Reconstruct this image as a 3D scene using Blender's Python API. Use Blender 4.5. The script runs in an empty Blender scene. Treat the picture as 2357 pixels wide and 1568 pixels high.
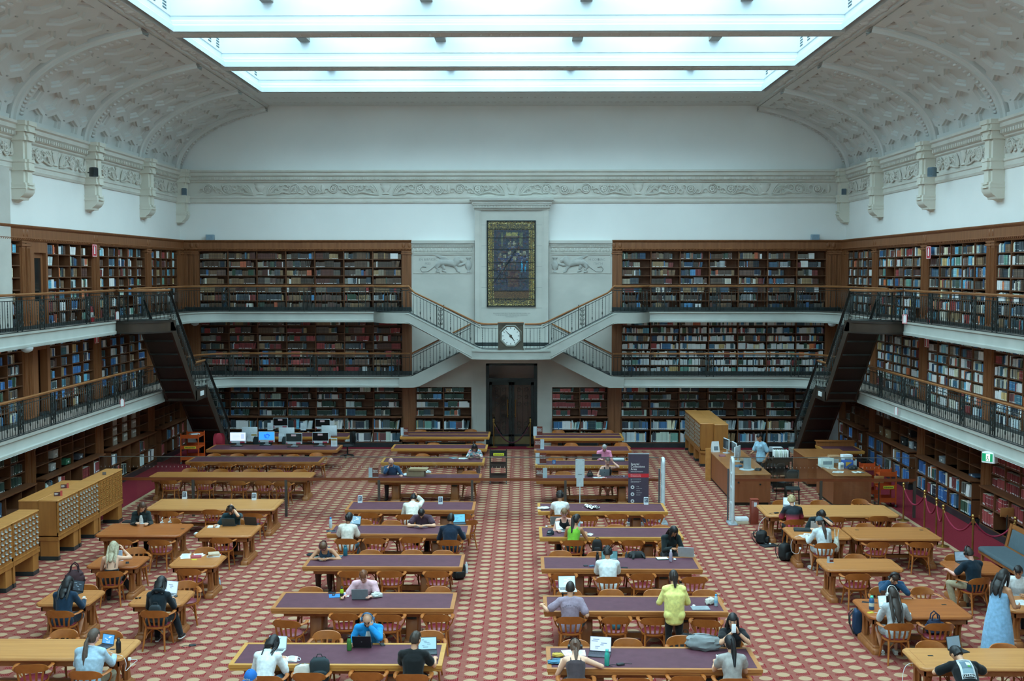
import bpy, bmesh, math, random
from mathutils import Vector, Matrix, noise
RND = random.Random(11)
PI = math.pi
COL = bpy.context.scene.collection
V3 = Vector
# ------------------------------------------------------------------ camera
F_PX, CAM = 2600.0, V3((0.5, 0.0, 7.2))
PITCH, YAW = math.atan(158 / F_PX), math.atan(27.5 / F_PX)
_f = V3((-math.sin(YAW) * math.cos(PITCH), math.cos(YAW) * math.cos(PITCH), -math.sin(PITCH)))
_r = V3((math.cos(YAW), math.sin(YAW), 0.0))
_u = _r.cross(_f)
cam_d = bpy.data.cameras.new('camera')
cam_d.sensor_width = 36.0
cam_d.lens = F_PX / 2357 * 36.0
cam_d.clip_end = 200
cam = bpy.data.objects.new('camera', cam_d)
cam.matrix_world = Matrix.Translation(CAM) @ Matrix((_r, _u, -_f)).transposed().to_4x4()
COL.objects.link(cam)
bpy.context.scene.camera = cam
def fz(x, y, z):
 """point on the horizontal plane z that the photograph shows at pixel x, y"""
 d = _f + _r * ((x - 1178.5) / F_PX) - _u * ((y - 784.0) / F_PX)
 t = (z - CAM.z) / d.z
 return CAM + d * t
def proj(p):
 v = V3(p) - CAM
 w = v.dot(_f)
 return 1178.5 + F_PX * v.dot(_r) / w, 784 - F_PX * v.dot(_u) / w, w
# ------------------------------------------------------------------ materials
MATS = {}
def srgb(c):
 if isinstance(c, str):
  c = [int(c[i:i + 2], 16) / 255 for i in (0, 2, 4)]
 return [((x + .055) / 1.055) ** 2.4 if x > .04045 else x / 12.92 for x in c] + [1.0]
def mat(name, c1, c2=None, rough=.6, metal=0.0, scale=(3, 3, 3), detail=3.0, bump=0.0, bscale=None,
  attr=None, coord='Object', spec=None, sheen=0.0, coat=0.0, contrast=(.3, .7)):
 if name in MATS:
  return MATS[name]
 m = bpy.data.materials.new(name)
 m.use_nodes = True
 nt = m.node_tree
 b = nt.nodes['Principled BSDF']
 b.inputs['Roughness'].default_value = rough
 b.inputs['Metallic'].default_value = metal
 if spec is not None:
  b.inputs['Specular IOR Level'].default_value = spec
 if sheen:
  b.inputs['Sheen Weight'].default_value = sheen
 if coat:
  b.inputs['Coat Weight'].default_value = coat
 N, L = nt.nodes.new, nt.links.new
 if attr == 'vcol':
  a = N('ShaderNodeVertexColor')
  a.layer_name = 'Col'
  L(a.outputs[0], b.inputs['Base Color'])
 elif attr == 'obj':
  a = N('ShaderNodeObjectInfo')
  L(a.outputs['Color'], b.inputs['Base Color'])
 else:
  b.inputs['Base Color'].default_value = srgb(c1)
 if c2 is not None or bump:
  tc = N('ShaderNodeTexCoord')
  mp = N('ShaderNodeMapping')
  mp.inputs['Scale'].default_value = scale
  L(tc.outputs[coord], mp.inputs[0])
  nz = N('ShaderNodeTexNoise')
  nz.inputs['Scale'].default_value = 1.0
  nz.inputs['Detail'].default_value = detail
  L(mp.outputs[0], nz.inputs['Vector'])
  if c2 is not None:
   rp = N('ShaderNodeValToRGB')
   rp.color_ramp.elements[0].position, rp.color_ramp.elements[1].position = contrast
   rp.color_ramp.elements[0].color, rp.color_ramp.elements[1].color = srgb(c1), srgb(c2)
   L(nz.outputs[0], rp.inputs[0])
   L(rp.outputs[0], b.inputs['Base Color'])
  if bump:
   bp = N('ShaderNodeBump')
   bp.inputs['Strength'].default_value = bump
   bp.inputs['Distance'].default_value = .02
   if bscale:
    n2 = N('ShaderNodeTexNoise')
    n2.inputs['Scale'].default_value = bscale
    n2.inputs['Detail'].default_value = 4
    L(tc.outputs[coord], n2.inputs['Vector'])
    L(n2.outputs[0], bp.inputs['Height'])
   else:
    L(nz.outputs[0], bp.inputs['Height'])
   L(bp.outputs[0], b.inputs['Normal'])
 MATS[name] = m
 return m
def emit(name, c, s):
 if name in MATS:
  return MATS[name]
 m = bpy.data.materials.new(name)
 m.use_nodes = True
 b = m.node_tree.nodes['Principled BSDF']
 b.inputs['Base Color'].default_value = srgb(c)
 b.inputs['Emission Color'].default_value = srgb(c)
 b.inputs['Emission Strength'].default_value = s
 b.inputs['Roughness'].default_value = .35
 MATS[name] = m
 return m
def plain(c, rough=.7, **k):
 """a fabric / plastic / paper colour with a faint weave of its own"""
 n = 'surface_' + c + ('_%d' % int(rough * 100))
 a = srgb(c)
 d = ''.join('%02x' % max(0, min(255, int(int(c[i:i + 2], 16) * .95))) for i in (0, 2, 4))
 return mat(n, d, c, rough=rough, scale=(14, 14, 14), detail=2, **k)
# ------------------------------------------------------------------ mesh builder
class MB:
 def __init__(s, M=None):
  s.v, s.f, s.mi, s.sm, s.col = [], [], [], [], []
  s.M = M
 def add(s, vs, fs, mi=0, smooth=False, M=None, col=None):
  o = len(s.v)
  if M is not None:
   vs = [M @ V3(p) for p in vs]
  if s.M is not None:
   vs = [s.M @ V3(p) for p in vs]
  s.v.extend([tuple(p) for p in vs])
  for q in fs:
   s.f.append([i + o for i in q])
  n = len(fs)
  s.mi += [mi] * n
  s.sm += [smooth] * n
  if col is not None:
   s.col += [col] * n
  return s
 def box(s, x0, x1, y0, y1, z0, z1, mi=0, M=None, col=None):
  vs = [(x0, y0, z0), (x1, y0, z0), (x1, y1, z0), (x0, y1, z0), (x0, y0, z1), (x1, y0, z1), (x1, y1, z1), (x0, y1, z1)]
  return s.add(vs, [(0, 3, 2, 1), (4, 5, 6, 7), (0, 1, 5, 4), (1, 2, 6, 5), (2, 3, 7, 6), (3, 0, 4, 7)], mi, False, M, col)
 def cbox(s, x0, x1, y0, y1, z0, z1, c=.01, mi=0, M=None, smooth=False):
  """box with chamfered vertical corners and a chamfered top edge"""
  def ring(i, z):
   a, b, p, q = x0 + i, x1 - i, y0 + i, y1 - i
   return [(a + c, p, z), (b - c, p, z), (b, p + c, z), (b, q - c, z), (b - c, q, z), (a + c, q, z), (a, q - c, z), (a, p + c, z)]
  vs = ring(0, z0) + ring(0, z1 - c) + ring(c * .8, z1)
  fs = [tuple(range(7, -1, -1)), tuple(range(16, 24))]
  for k in (0, 8):
   for i in range(8):
    j = (i + 1) % 8
    fs.append((k + i, k + j, k + 8 + j, k + 8 + i))
  return s.add(vs, fs, mi, smooth, M)
 def prism(s, poly, axis, a, b, mi=0, M=None, smooth=False):
  """polygon extruded along an axis: axis 'x' -> poly is (y,z), 'y' -> (x,z), 'z' -> (x,y)"""
  def pt(p, t):
   return {'x': (t, p[0], p[1]), 'y': (p[0], t, p[1]), 'z': (p[0], p[1], t)}[axis]
  n = len(poly)
  vs = [pt(p, a) for p in poly] + [pt(p, b) for p in poly]
  fs = [tuple(range(n)), tuple(range(2 * n - 1, n - 1, -1))]
  o = len(s.f)
  for i in range(n):
   j = (i + 1) % n
   fs.append((i, i + n, j + n, j))
  s.add(vs, fs, mi, smooth, M)
  return s
 def tube(s, pts, r, n=8, mi=0, M=None, cap=True, smooth=True, up=None):
  pts = [V3(p) for p in pts]
  m = len(pts)
  if not isinstance(r, (list, tuple)) or (isinstance(r, tuple) and len(r) == 2 and m != 2):
   r = [r] * m
  vs, prev = [], None
  for i, p in enumerate(pts):
   t = (pts[min(i + 1, m - 1)] - pts[max(i - 1, 0)])
   if t.length < 1e-9:
    t = V3((0, 0, 1))
   t.normalize()
   if prev is None:
    a = V3(up) if up else (V3((0, 0, 1)) if abs(t.z) < .9 else V3((0, 1, 0)))
   else:
    a = prev
   a = a - t * a.dot(t)
   if a.length < 1e-6:
    a = V3((1, 0, 0)) - t * t.x
   a.normalize()
   b = t.cross(a)
   prev = a
   ra, rb = r[i] if isinstance(r[i], (tuple, list)) else (r[i], r[i])
   for k in range(n):
    th = 2 * PI * k / n
    vs.append(p + a * (ra * math.cos(th)) + b * (rb * math.sin(th)))
  fs = []
  for i in range(m - 1):
   for k in range(n):
    l = (k + 1) % n
    fs.append((i * n + k, i * n + l, (i + 1) * n + l, (i + 1) * n + k))
  if cap:
   fs.append(tuple(range(n - 1, -1, -1)))
   fs.append(tuple((m - 1) * n + k for k in range(n)))
  return s.add(vs, fs, mi, smooth, M)
 def lathe(s, prof, n=16, c=(0, 0, 0), mi=0, M=None, smooth=True, sx=1.0, sy=1.0):
  vs = []
  for r, z in prof:
   for k in range(n):
    th = 2 * PI * k / n
    vs.append((c[0] + r * sx * math.cos(th), c[1] + r * sy * math.sin(th), c[2] + z))
  fs = []
  m = len(prof)
  for i in range(m - 1):
   for k in range(n):
    l = (k + 1) % n
    fs.append((i * n + k, i * n + l, (i + 1) * n + l, (i + 1) * n + k))
  fs.append(tuple(range(n - 1, -1, -1)))
  fs.append(tuple((m - 1) * n + k for k in range(n)))
  return s.add(vs, fs, mi, smooth, M)
 def ball(s, c, r, nu=12, nv=8, mi=0, M=None, fn=None):
  r = r if isinstance(r, (tuple, list)) else (r, r, r)
  vs = [(0, 0, -1)]
  for j in range(1, nv):
   ph = -PI / 2 + PI * j / nv
   for i in range(nu):
    th = 2 * PI * i / nu
    vs.append((math.cos(ph) * math.cos(th), math.cos(ph) * math.sin(th), math.sin(ph)))
  vs.append((0, 0, 1))
  if fn:
   vs = [fn(V3(p)) for p in vs]
  vs = [(c[0] + p[0] * r[0], c[1] + p[1] * r[1], c[2] + p[2] * r[2]) for p in vs]
  fs = []
  for i in range(nu):
   l = (i + 1) % nu
   fs.append((0, 1 + l, 1 + i))
   for j in range(nv - 2):
    a, b = 1 + j * nu, 1 + (j + 1) * nu
    fs.append((a + i, a + l, b + l, b + i))
   fs.append((1 + (nv - 2) * nu + i, 1 + (nv - 2) * nu + l, len(vs) - 1))
  return s.add(vs, fs, mi, True, M)
 def sheet(s, fn, nu, nv, mi=0, M=None, smooth=True, closed_u=False):
  """grid surface from fn(u, v) with u, v in 0..1"""
  vs = [fn(i / nu, j / nv) for j in range(nv + 1) for i in range(nu + 1)]
  w = nu + 1
  fs = [(j * w + i, j * w + i + 1, (j + 1) * w + i + 1, (j + 1) * w + i) for j in range(nv) for i in range(nu)]
  return s.add(vs, fs, mi, smooth, M)
 def mesh(s, name, mats, sharp=None):
  me = bpy.data.meshes.new(name)
  me.from_pydata(s.v, [], s.f)
  for m in (mats if isinstance(mats, (list, tuple)) else [mats]):
   me.materials.append(m)
  me.polygons.foreach_set('material_index', s.mi)
  me.polygons.foreach_set('use_smooth', s.sm)
  if s.col:
   ca = me.color_attributes.new('Col', 'FLOAT_COLOR', 'CORNER')
   buf = []
   for q, c in zip(s.f, s.col):
    buf += list(c) * len(q)
   ca.data.foreach_set('color', buf)
  me.update()
  if sharp is not None:
   me.set_sharp_from_angle(angle=math.radians(sharp))
  return me
def link(name, data, parent=None, loc=None, rotz=None, **props):
 o = bpy.data.objects.new(name, data)
 COL.objects.link(o)
 if parent is not None:
  o.parent = parent
 if loc is not None:
  o.location = loc
 if rotz is not None:
  o.rotation_euler = (0, 0, rotz)
 for k, v in props.items():
  if v is not None:
   o[k] = v
 return o
def obj(name, mb, mats, parent=None, loc=None, rotz=None, sharp=40, **props):
 return link(name, mb.mesh(name, mats, sharp), parent, loc, rotz, **props)
def thing(name, label, cat, loc=(0, 0, 0), rotz=0.0, group=None):
 o = link(name, None, None, loc, rotz, label=label, category=cat, group=group)
 o.empty_display_size = .1
 return o
def struct(name, mb, mats, loc=None, rotz=None, sharp=40):
 return obj(name, mb, mats, None, loc, rotz, sharp, kind='structure')
_trim = [0]
def trim(mb, mats, sharp=40, loc=None, rotz=None):
 _trim[0] += 1
 return struct('trim_%d' % _trim[0], mb, mats, loc, rotz, sharp)
KIDS = {}
def kids(o):
 return [c for c in o.children]
def dup(root, loc, rotz, label=None, group=None, name=None):
 r = root.copy()
 COL.objects.link(r)
 r.location = loc
 r.rotation_euler = (0, 0, rotz)
 if label:
  r['label'] = label
 if group:
  r['group'] = group
 for ch in KIDS[root.name]:
  c = ch.copy()
  COL.objects.link(c)
  c.parent = r
  for g in KIDS.get(ch.name, []):
   d = g.copy()
   COL.objects.link(d)
   d.parent = c
 return r
def remember(root):
 """note the children of a prototype once, so copies need no scene look-up"""
 KIDS[root.name] = list(root.children)
 for c in KIDS[root.name]:
  KIDS[c.name] = list(c.children)
 return root
def Tr(x, y, z, rz=0.0, rx=0.0, ry=0.0):
 return Matrix.Translation((x, y, z)) @ Matrix.Rotation(rz, 4, 'Z') @ Matrix.Rotation(ry, 4, 'Y') @ Matrix.Rotation(rx, 4, 'X')
ORD = ['first', 'second', 'third', 'fourth', 'fifth', 'sixth', 'seventh', 'eighth', 'ninth', 'tenth', 'eleventh', 'twelfth',
  'thirteenth', 'fourteenth', 'fifteenth', 'sixteenth', 'seventeenth', 'eighteenth', 'nineteenth', 'twentieth']
# ------------------------------------------------------------------ palette
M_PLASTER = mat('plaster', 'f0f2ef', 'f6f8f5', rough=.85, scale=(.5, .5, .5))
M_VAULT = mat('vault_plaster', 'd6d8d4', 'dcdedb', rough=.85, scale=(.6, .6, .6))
M_MOULD = mat('moulded_plaster', 'd2d0c6', 'dddbd2', rough=.8, scale=(2, 2, 2))
M_CREAM = mat('cream_plaster', 'dcdacc', 'e4e2d6', rough=.8, scale=(1, 1, 1))
M_WHITE = mat('white_paint', 'e8edee', 'f0f4f4', rough=.6, scale=(1, 1, 1))
M_STONE = mat('stone', 'b9b8b0', 'cfcdc4', rough=.6, scale=(.9, .9, 1.4), detail=6, contrast=(.25, .8))
M_STONE2 = mat('stone_fascia', 'a2a69f', 'b4b7b0', rough=.55, scale=(1.5, 1.5, 1.5), detail=6, contrast=(.25, .8))
M_OAK = mat('oak', '7c4c2b', '8f5c38', rough=.5, scale=(9, 9, .7), detail=4)
M_OAKD = mat('dark_oak', '613a20', '734729', rough=.55, scale=(9, 9, .7), detail=4)
M_OAKB = mat('shelf_oak', '55331c', '683f24', rough=.6, scale=(.8, 9, 9), detail=4)
M_OAKIN = mat('cabinet_back', '5f3820', '74482b', rough=.6, scale=(6, 6, .6), detail=4)
M_BLACK = mat('black_iron', '2f3534', '3c4241', rough=.45, metal=.6, scale=(5, 5, 5))
M_BLACKST = mat('black_stone', '1c2526', '2c3638', rough=.35, scale=(3, 3, 3), detail=5)
M_RAIL = mat('handrail_wood', '8a5a33', 'a06c40', rough=.35, scale=(3, 3, 3))
M_BROWN = mat('brown_metal', '3d3128', '4a3c31', rough=.45, metal=.3, scale=(2, 2, 2))
M_BROWN2 = mat('dark_brown_metal', '2a221d', '352b24', rough=.5, metal=.2, scale=(2, 2, 2))
M_BRASS = mat('brass', 'a88548', 'bb975a', rough=.3, metal=.9, scale=(4, 4, 4))
M_GLASS = None
# ================================================================== room shell
HW, BW = 13.62, 46.42          # white wall planes (side, back)
ZC0, ZC1, ZTOP = 10.0, 11.32, 14.02
YN = -1.5                      # near end of the hall, behind the camera
# carpet -------------------------------------------------------------------
def carpet_material():
 m = bpy.data.materials.new('carpet')
 m.use_nodes = True
 nt = m.node_tree
 N, L = nt.nodes.new, nt.links.new
 b = nt.nodes['Principled BSDF']
 b.inputs['Roughness'].default_value = .95
 b.inputs['Specular IOR Level'].default_value = .15
 def mth(op, a, c=None, d=None):
  n = N('ShaderNodeMath')
  n.operation = op
  for i, x in enumerate((a, c, d)):
   if x is None:
    continue
   if isinstance(x, (int, float)):
    n.inputs[i].default_value = x
   else:
    L(x, n.inputs[i])
  return n.outputs[0]
 tc = N('ShaderNodeTexCoord')
 sp = N('ShaderNodeSeparateXYZ')
 L(tc.outputs['Object'], sp.inputs[0])
 X, Y = sp.outputs[0], sp.outputs[1]
 PX, PY = .3495, .377
 u = mth('DIVIDE', mth('SUBTRACT', X, .25), PX)
 ci = mth('FLOOR', mth('ADD', u, .5))
 uu = mth('SUBTRACT', u, ci)                       # -.5 .. .5 inside a column
 par = mth('MULTIPLY', mth('MODULO', mth('ADD', ci, 100), 2), .5)
 v = mth('ADD', mth('DIVIDE', mth('SUBTRACT', Y, 23.6), PY), par)
 vi = mth('FLOOR', mth('ADD', v, .5))
 vv = mth('SUBTRACT', v, vi)                       # -.5 .. .5 inside a row
 # cream lozenge-octagon
 e = mth('ADD', mth('POWER', mth('DIVIDE', mth('ABSOLUTE', uu), .35), 1.9),
   mth('POWER', mth('DIVIDE', mth('ABSOLUTE', mth('SUBTRACT', vv, .12)), .285), 1.45))
 cream = mth('LESS_THAN', e, 1.0)
 # dark red dashes: slanted stripes just below each motif
 du = mth('ADD', uu, mth('MULTIPLY', vv, .22))
 st = mth('LESS_THAN', mth('FRACT', mth('MULTIPLY', du, 11.0)), .58)
 band = mth('LESS_THAN', mth('ABSOLUTE', mth('ADD', vv, mth('SUBTRACT', .34, mth('MULTIPLY', uu, .12)))), .135)
 inside = mth('LESS_THAN', mth('ABSOLUTE', mth('SUBTRACT', uu, .02)), .36)
 dash = mth('MULTIPLY', mth('MULTIPLY', st, band), inside)
 edge = mth('MULTIPLY', mth('LESS_THAN', mth('ABSOLUTE', mth('SUBTRACT', uu, .365)), .03),
    mth('LESS_THAN', mth('ABSOLUTE', mth('ADD', vv, .18)), .26))
 dash = mth('MAXIMUM', dash, edge)
 # faint brick lines of the ground
 ln = mth('LESS_THAN', mth('FRACT', mth('MULTIPLY', mth('ADD', v, mth('MULTIPLY', u, .5)), 2.0)), .10)
 # a paler and a greyer lane alternate through the ground
 nz = N('ShaderNodeTexNoise')
 nz.inputs['Scale'].default_value = 1.3
 L(tc.outputs['Object'], nz.inputs['Vector'])
 nf = N('ShaderNodeTexNoise')
 nf.inputs['Scale'].default_value = 60
 L(tc.outputs['Object'], nf.inputs['Vector'])
 def mix(fac, a, c):
  n = N('ShaderNodeMix')
  n.data_type = 'RGBA'
  for s_, x in (('Factor', fac),):
   if isinstance(x, (int, float)):
    n.inputs[0].default_value = x
   else:
    L(x, n.inputs[0])
  for i, x in ((6, a), (7, c)):
   if isinstance(x, list):
    n.inputs[i].default_value = x
   else:
    L(x, n.inputs[i])
  return n.outputs[2]
 g = mix(nz.outputs[0], srgb('8f584c'), srgb('864f44'))
 g = mix(mth('MULTIPLY', ln, .5), g, srgb('7a3a30'))
 g = mix(dash, g, srgb('7d1a22'))
 g = mix(cream, g, mix(nf.outputs[0], srgb('a28466'), srgb('b69678')))
 L(g, b.inputs['Base Color'])
 bp = N('ShaderNodeBump')
 bp.inputs['Strength'].default_value = .25
 bp.inputs['Distance'].default_value = .01
 L(nf.outputs[0], bp.inputs['Height'])
 L(bp.outputs[0], b.inputs['Normal'])
 return m
mb = MB()
mb.add([(-14.2, YN, 0), (14.2, YN, 0), (14.2, 47, 0), (-14.2, 47, 0)], [(0, 1, 2, 3)])
mb.box(-14.2, 14.2, YN, 47, -.3, -.001)
struct('floor', mb, carpet_material())
M_MAROON = mat('maroon_carpet', '70202c', '7d2833', rough=.95, scale=(30, 30, 30), spec=.1)
mb = MB()
mb.box(-13.5, -11.75, YN, 46.3, 0, .008)
mb.box(11.75, 13.5, YN, 46.3, 0, .008)
mb.box(-11.75, 11.75, 45.45, 46.3, 0, .008)
struct('carpet_border', mb, M_MAROON)
M_EDGE = mat('carpet_edging', 'a88c70', 'b49878', rough=.95, scale=(30, 30, 30), spec=.1)
mb = MB()
for sx in (-1, 1):
 a, b_ = sorted((sx * 11.75, sx * 11.63))
 mb.box(a, b_, YN, 45.45, 0, .007)
mb.box(-11.63, 11.63, 45.36, 45.45, 0, .007)
struct('carpet_edge', mb, M_EDGE)
# walls ----------------------------------------------------------------------
for sx, nm in ((-1, 'wall_left'), (1, 'wall_right')):
 mb = MB()
 a, b_ = sorted((sx * 13.92, sx * 14.6))
 mb.box(a, b_, YN, 47.2, -.3, 8.3)
 a, b_ = sorted((sx * HW, sx * 14.6))
 mb.box(a, b_, YN, 47.2, 8.3, 11.5)
 struct(nm, mb, M_PLASTER)
mb = MB()
mb.box(-14.6, 14.6, 46.75, 47.4, -.3, 8.3)
mb.box(-14.6, 14.6, BW, 47.4, 8.3, 14.4)
struct('wall_back', mb, M_PLASTER)
mb = MB()
mb.box(-14.6, 14.6, YN - .4, YN, -.3, 16.4)
struct('wall_front', mb, M_PLASTER)
# vault ------------------------------------------------------------------------
VA, VB, VX = 5.5, ZTOP - ZC1 - .02, 9.95
TH1 = math.acos((VA - (HW - VX)) / VA)     # parameter where the vault stops
def vault(sx, t, off=0.0):
 """t 0..1 along the curve from the spring to the top; off pushes outwards, away from the room"""
 th = TH1 * t
 ax, az = HW - VA * (1 - math.cos(th)), ZC1 + VB * math.sin(th)
 nx, nz = math.cos(th) / VA, math.sin(th) / VB
 l = math.hypot(nx, nz)
 return sx * (ax + off * nx / l), az + off * nz / l
ARC = sum(math.dist(vault(1, i / 40), vault(1, (i + 1) / 40)) for i in range(40))
RIBS = [5.2, 10.45, 15.7, 20.95, 26.2, 31.45, 36.65, 41.85]
for sx, nm in ((-1, 'left'), (1, 'right')):
 # coffered surface: a honeycomb of stepped hexagonal recesses
 mb = MB()
 mb.sheet(lambda u, v: (lambda q: (q[0], YN + (BW - YN) * v, q[1]))(vault(sx, u, .30)), 24, 1, 0)
 hw, hs = 1.30, 1.16                                # hexagon width along the hall, height along the arc
 for r in range(0, 6):
  sc = .42 + r * hs * .75
  y = 26.2 + (r % 2) * hw / 2 - 4 * hw
  while y < BW + .4:
   ang = [(0, .5), (.5, .25), (.5, -.25), (0, -.5), (-.5, -.25), (-.5, .25)]
   rings = [(1.0, 0.0), (.74, 0.0), (.69, .06), (.58, .07), (.54, .14), (.44, .15)]
   vs, fs = [], []
   for sc_, dp in rings:
    for ax_, as_ in ang:
     t = (sc + as_ * hs * sc_) / ARC
     t = max(-.02, min(1.0, t))
     q = vault(sx, t, dp)
     vs.append((q[0], min(BW, y + ax_ * hw * sc_), q[1]))
   for k in range(len(rings) - 1):
    for i in range(6):
     j = (i + 1) % 6
     fs.append((k * 6 + i, k * 6 + j, k * 6 + 6 + j, k * 6 + 6 + i))
   fs.append(tuple(30 + i for i in range(6)))
   mb.add(vs, fs, 0, False)
   # rosette blocks at the honeycomb joints
   for ax_ in (-.5, .5):
    t = (sc + .25 * hs) / ARC
    if 0.02 < t < .97:
     q = vault(sx, t, .0)
     mb.ball((q[0], min(BW, y + ax_ * hw), q[1]), (.025, .08, .025), 8, 4, 0)
   y += hw
 # plain foot and head of the cove
 for t0, t1 in ((-.005, .062), (.955, 1.0)):
  mb.sheet(lambda u, v: (lambda q: (q[0], YN + (BW - YN) * v, q[1]))(vault(sx, t0 + (t1 - t0) * u, -.012)), 4, 1, 0)
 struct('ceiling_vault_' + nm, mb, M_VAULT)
 for yr in RIBS + [BW - .28]:
  mb = MB()
  w_ = .34 if yr < BW - 1 else .26
  prof = [(-w_, .32), (-w_, -.05), (-w_ + .07, -.09), (-w_ + .09, -.16), (w_ - .09, -.16), (w_ - .07, -.09), (w_, -.05), (w_, .32)]
  n = 28
  vs = []
  for i in range(n + 1):
   for dy, of in prof:
    q = vault(sx, i / n, of)
    vs.append((q[0], yr + dy, q[1]))
  fs = [(i * 8 + k, i * 8 + k + 1, (i + 1) * 8 + k + 1, (i + 1) * 8 + k) for i in range(n) for k in range(7)]
  mb.add(vs, fs, 0, False)
  for i in range(2, 26):                          # raised ornaments along the rib
   q, q2 = vault(sx, (i + .25) / n, -.165), vault(sx, (i + .75) / n, -.165)
   mb.tube([(q[0], yr, q[1]), (q2[0], yr, q2[1])], (.012, .12), 6, 0, smooth=False, up=(0, 0, 1)) if False else \
    mb.ball(((q[0] + q2[0]) / 2, yr, (q[1] + q2[1]) / 2), (.07, .13, .05), 6, 4, 0)
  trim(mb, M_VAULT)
# flat ceiling round the skylights ------------------------------------------------
SX = 9.55
BAYS = [(-.6, 4.5), (5.0, 10.6), (11.1, 16.05), (16.55, 21.5), (22.0, 26.95), (27.45, 32.4), (32.95, 37.88), (38.38, 43.1)]
mb = MB()
zc = ZTOP - .02
for sx in (-1, 1):
 a, b_ = sorted((sx * SX, sx * (VX + .35)))
 mb.box(a, b_, YN, BW, zc - .06, zc + .4)
 a, b_ = sorted((sx * (VX - .12), sx * (VX + .02)))   # moulded edge of the soffit
 mb.box(a, b_, YN, BW - .3, zc - .13, zc - .05)
mb.box(-SX, SX, 43.1, BW, zc - .06, zc + .4)
mb.box(-SX, SX, YN, -.6, zc - .06, zc + .4)
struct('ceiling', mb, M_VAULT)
mb = MB()
for i in range(160):                                     # leaf ornament on the soffit band
 y = YN + .3 + i * .27
 if y > 43:
  break
 for sx in (-1, 1):
  mb.ball((sx * 9.72, y, zc - .065), (.07, .06, .03), 6, 4)
  if i % 6 == 0:
   mb.ball((sx * 9.74, y, zc - .065), (.14, .14, .06), 8, 4)
for i in range(70):
 mb.ball((-9.4 + i * .272, 44.2, zc - .065), (.06, .18, .025), 6, 4)
 mb.ball((-9.4 + i * .272, 45.4, zc - .065), (.10, .12, .03), 6, 4)
trim(mb, M_VAULT)
for i in range(len(BAYS) - 1):
 y0, y1 = BAYS[i][1], BAYS[i + 1][0]
 mb = MB()
 mb.box(-SX, SX, y0, y1, zc - .05, zc + 1.6)
 for k in range(66):
  mb.ball((-9.3 + k * .285, (y0 + y1) / 2, zc - .055), (.05, (y1 - y0) * .3, .025), 6, 4)
 trim(mb, M_VAULT)
# lantern wells: stepped white side walls, joists, frosted roof glazing
ZG = ZTOP + 2.15
prof = [(0, -.05), (0, .12), (.05, .16), (.05, .22), (.09, .24), (.09, .27), (.14, .30), (.14, .40), (.11, .42), (.11, 1.05),
  (.16, 1.08), (.16, 1.35), (.10, 1.38), (.10, 1.60), (.16, 1.63), (.16, 2.2)]
M_GLAZE = emit('skylight_glass', 'cdf3ff', 4.2)
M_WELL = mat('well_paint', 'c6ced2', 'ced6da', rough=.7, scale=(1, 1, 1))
M_JOIST = mat('joist_shade', '7d7872', '878179', rough=.8, scale=(1, 1, 1))  # shade under the white joists is put into this darker grey
M_VENT = mat('vent_dark', '32454c', '3a4d54', rough=.6)
for bi, (y0, y1) in enumerate(BAYS):
 mb = MB()
 for k in range(len(prof) - 1):
  (o0, z0), (o1, z1) = prof[k], prof[k + 1]
  # offsets run outwards from the opening
  for (ax, ay, bx, by, nx, ny) in ((-SX, y1, SX, y1, 0, 1), (SX, y1, SX, y0, 1, 0), (SX, y0, -SX, y0, 0, -1), (-SX, y0, -SX, y1, -1, 0)):
   def P(x, y, o, z):
    sxx = (1 if x > 0 else -1)
    syy = (1 if y > (y0 + y1) / 2 else -1)
    return (x + sxx * (o - .16), y + syy * (o - .16), ZTOP + z)
   mb.add([P(ax, ay, o0, z0), P(bx, by, o0, z0), P(bx, by, o1, z1), P(ax, ay, o1, z1)], [(0, 1, 2, 3)])
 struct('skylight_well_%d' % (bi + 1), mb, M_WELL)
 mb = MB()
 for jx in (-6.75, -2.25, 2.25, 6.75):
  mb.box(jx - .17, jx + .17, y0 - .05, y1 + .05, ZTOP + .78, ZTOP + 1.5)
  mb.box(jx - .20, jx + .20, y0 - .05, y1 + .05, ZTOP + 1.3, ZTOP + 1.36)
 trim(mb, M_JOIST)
 if bi >= 5:
  mb = MB()
  for sx in (-1, 1):                              # louvred vents on the side walls of the well
   for j in range(4):
    yy = y1 - .6 - j * .95
    for s_ in range(6):
     a, b_ = sorted((sx * (SX - .055), sx * (SX - .02)))
     mb.box(a, b_, yy - .17, yy + .17, ZTOP + .50 + s_ * .085, ZTOP + .55 + s_ * .085)
  trim(mb, M_VENT)
 mb = MB()
 mb.box(-SX - .1, SX + .1, y0 - .1, y1 + .1, ZG, ZG + .04)
 struct('window_%d' % (bi + 1), mb, M_GLAZE)
mb = MB()
mb.box(-14.6, 14.6, YN, 47.4, ZG + .2, ZG + .5)
struct('roof', mb, M_PLASTER)
mb = MB()
for bi in (5, 6, 7):
 for k in range(4):
  x = -7.4 + k * 4.93
  y1 = BAYS[bi][1]
  mb.ball((x, y1 - .12, ZTOP + 1.50), (.05, .05, .05), 8, 6)
  mb.lathe([(.012, 0), (.012, .16)], 6, (x, y1 - .12, ZTOP + 1.50))
trim(mb, M_WHITE)
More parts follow.
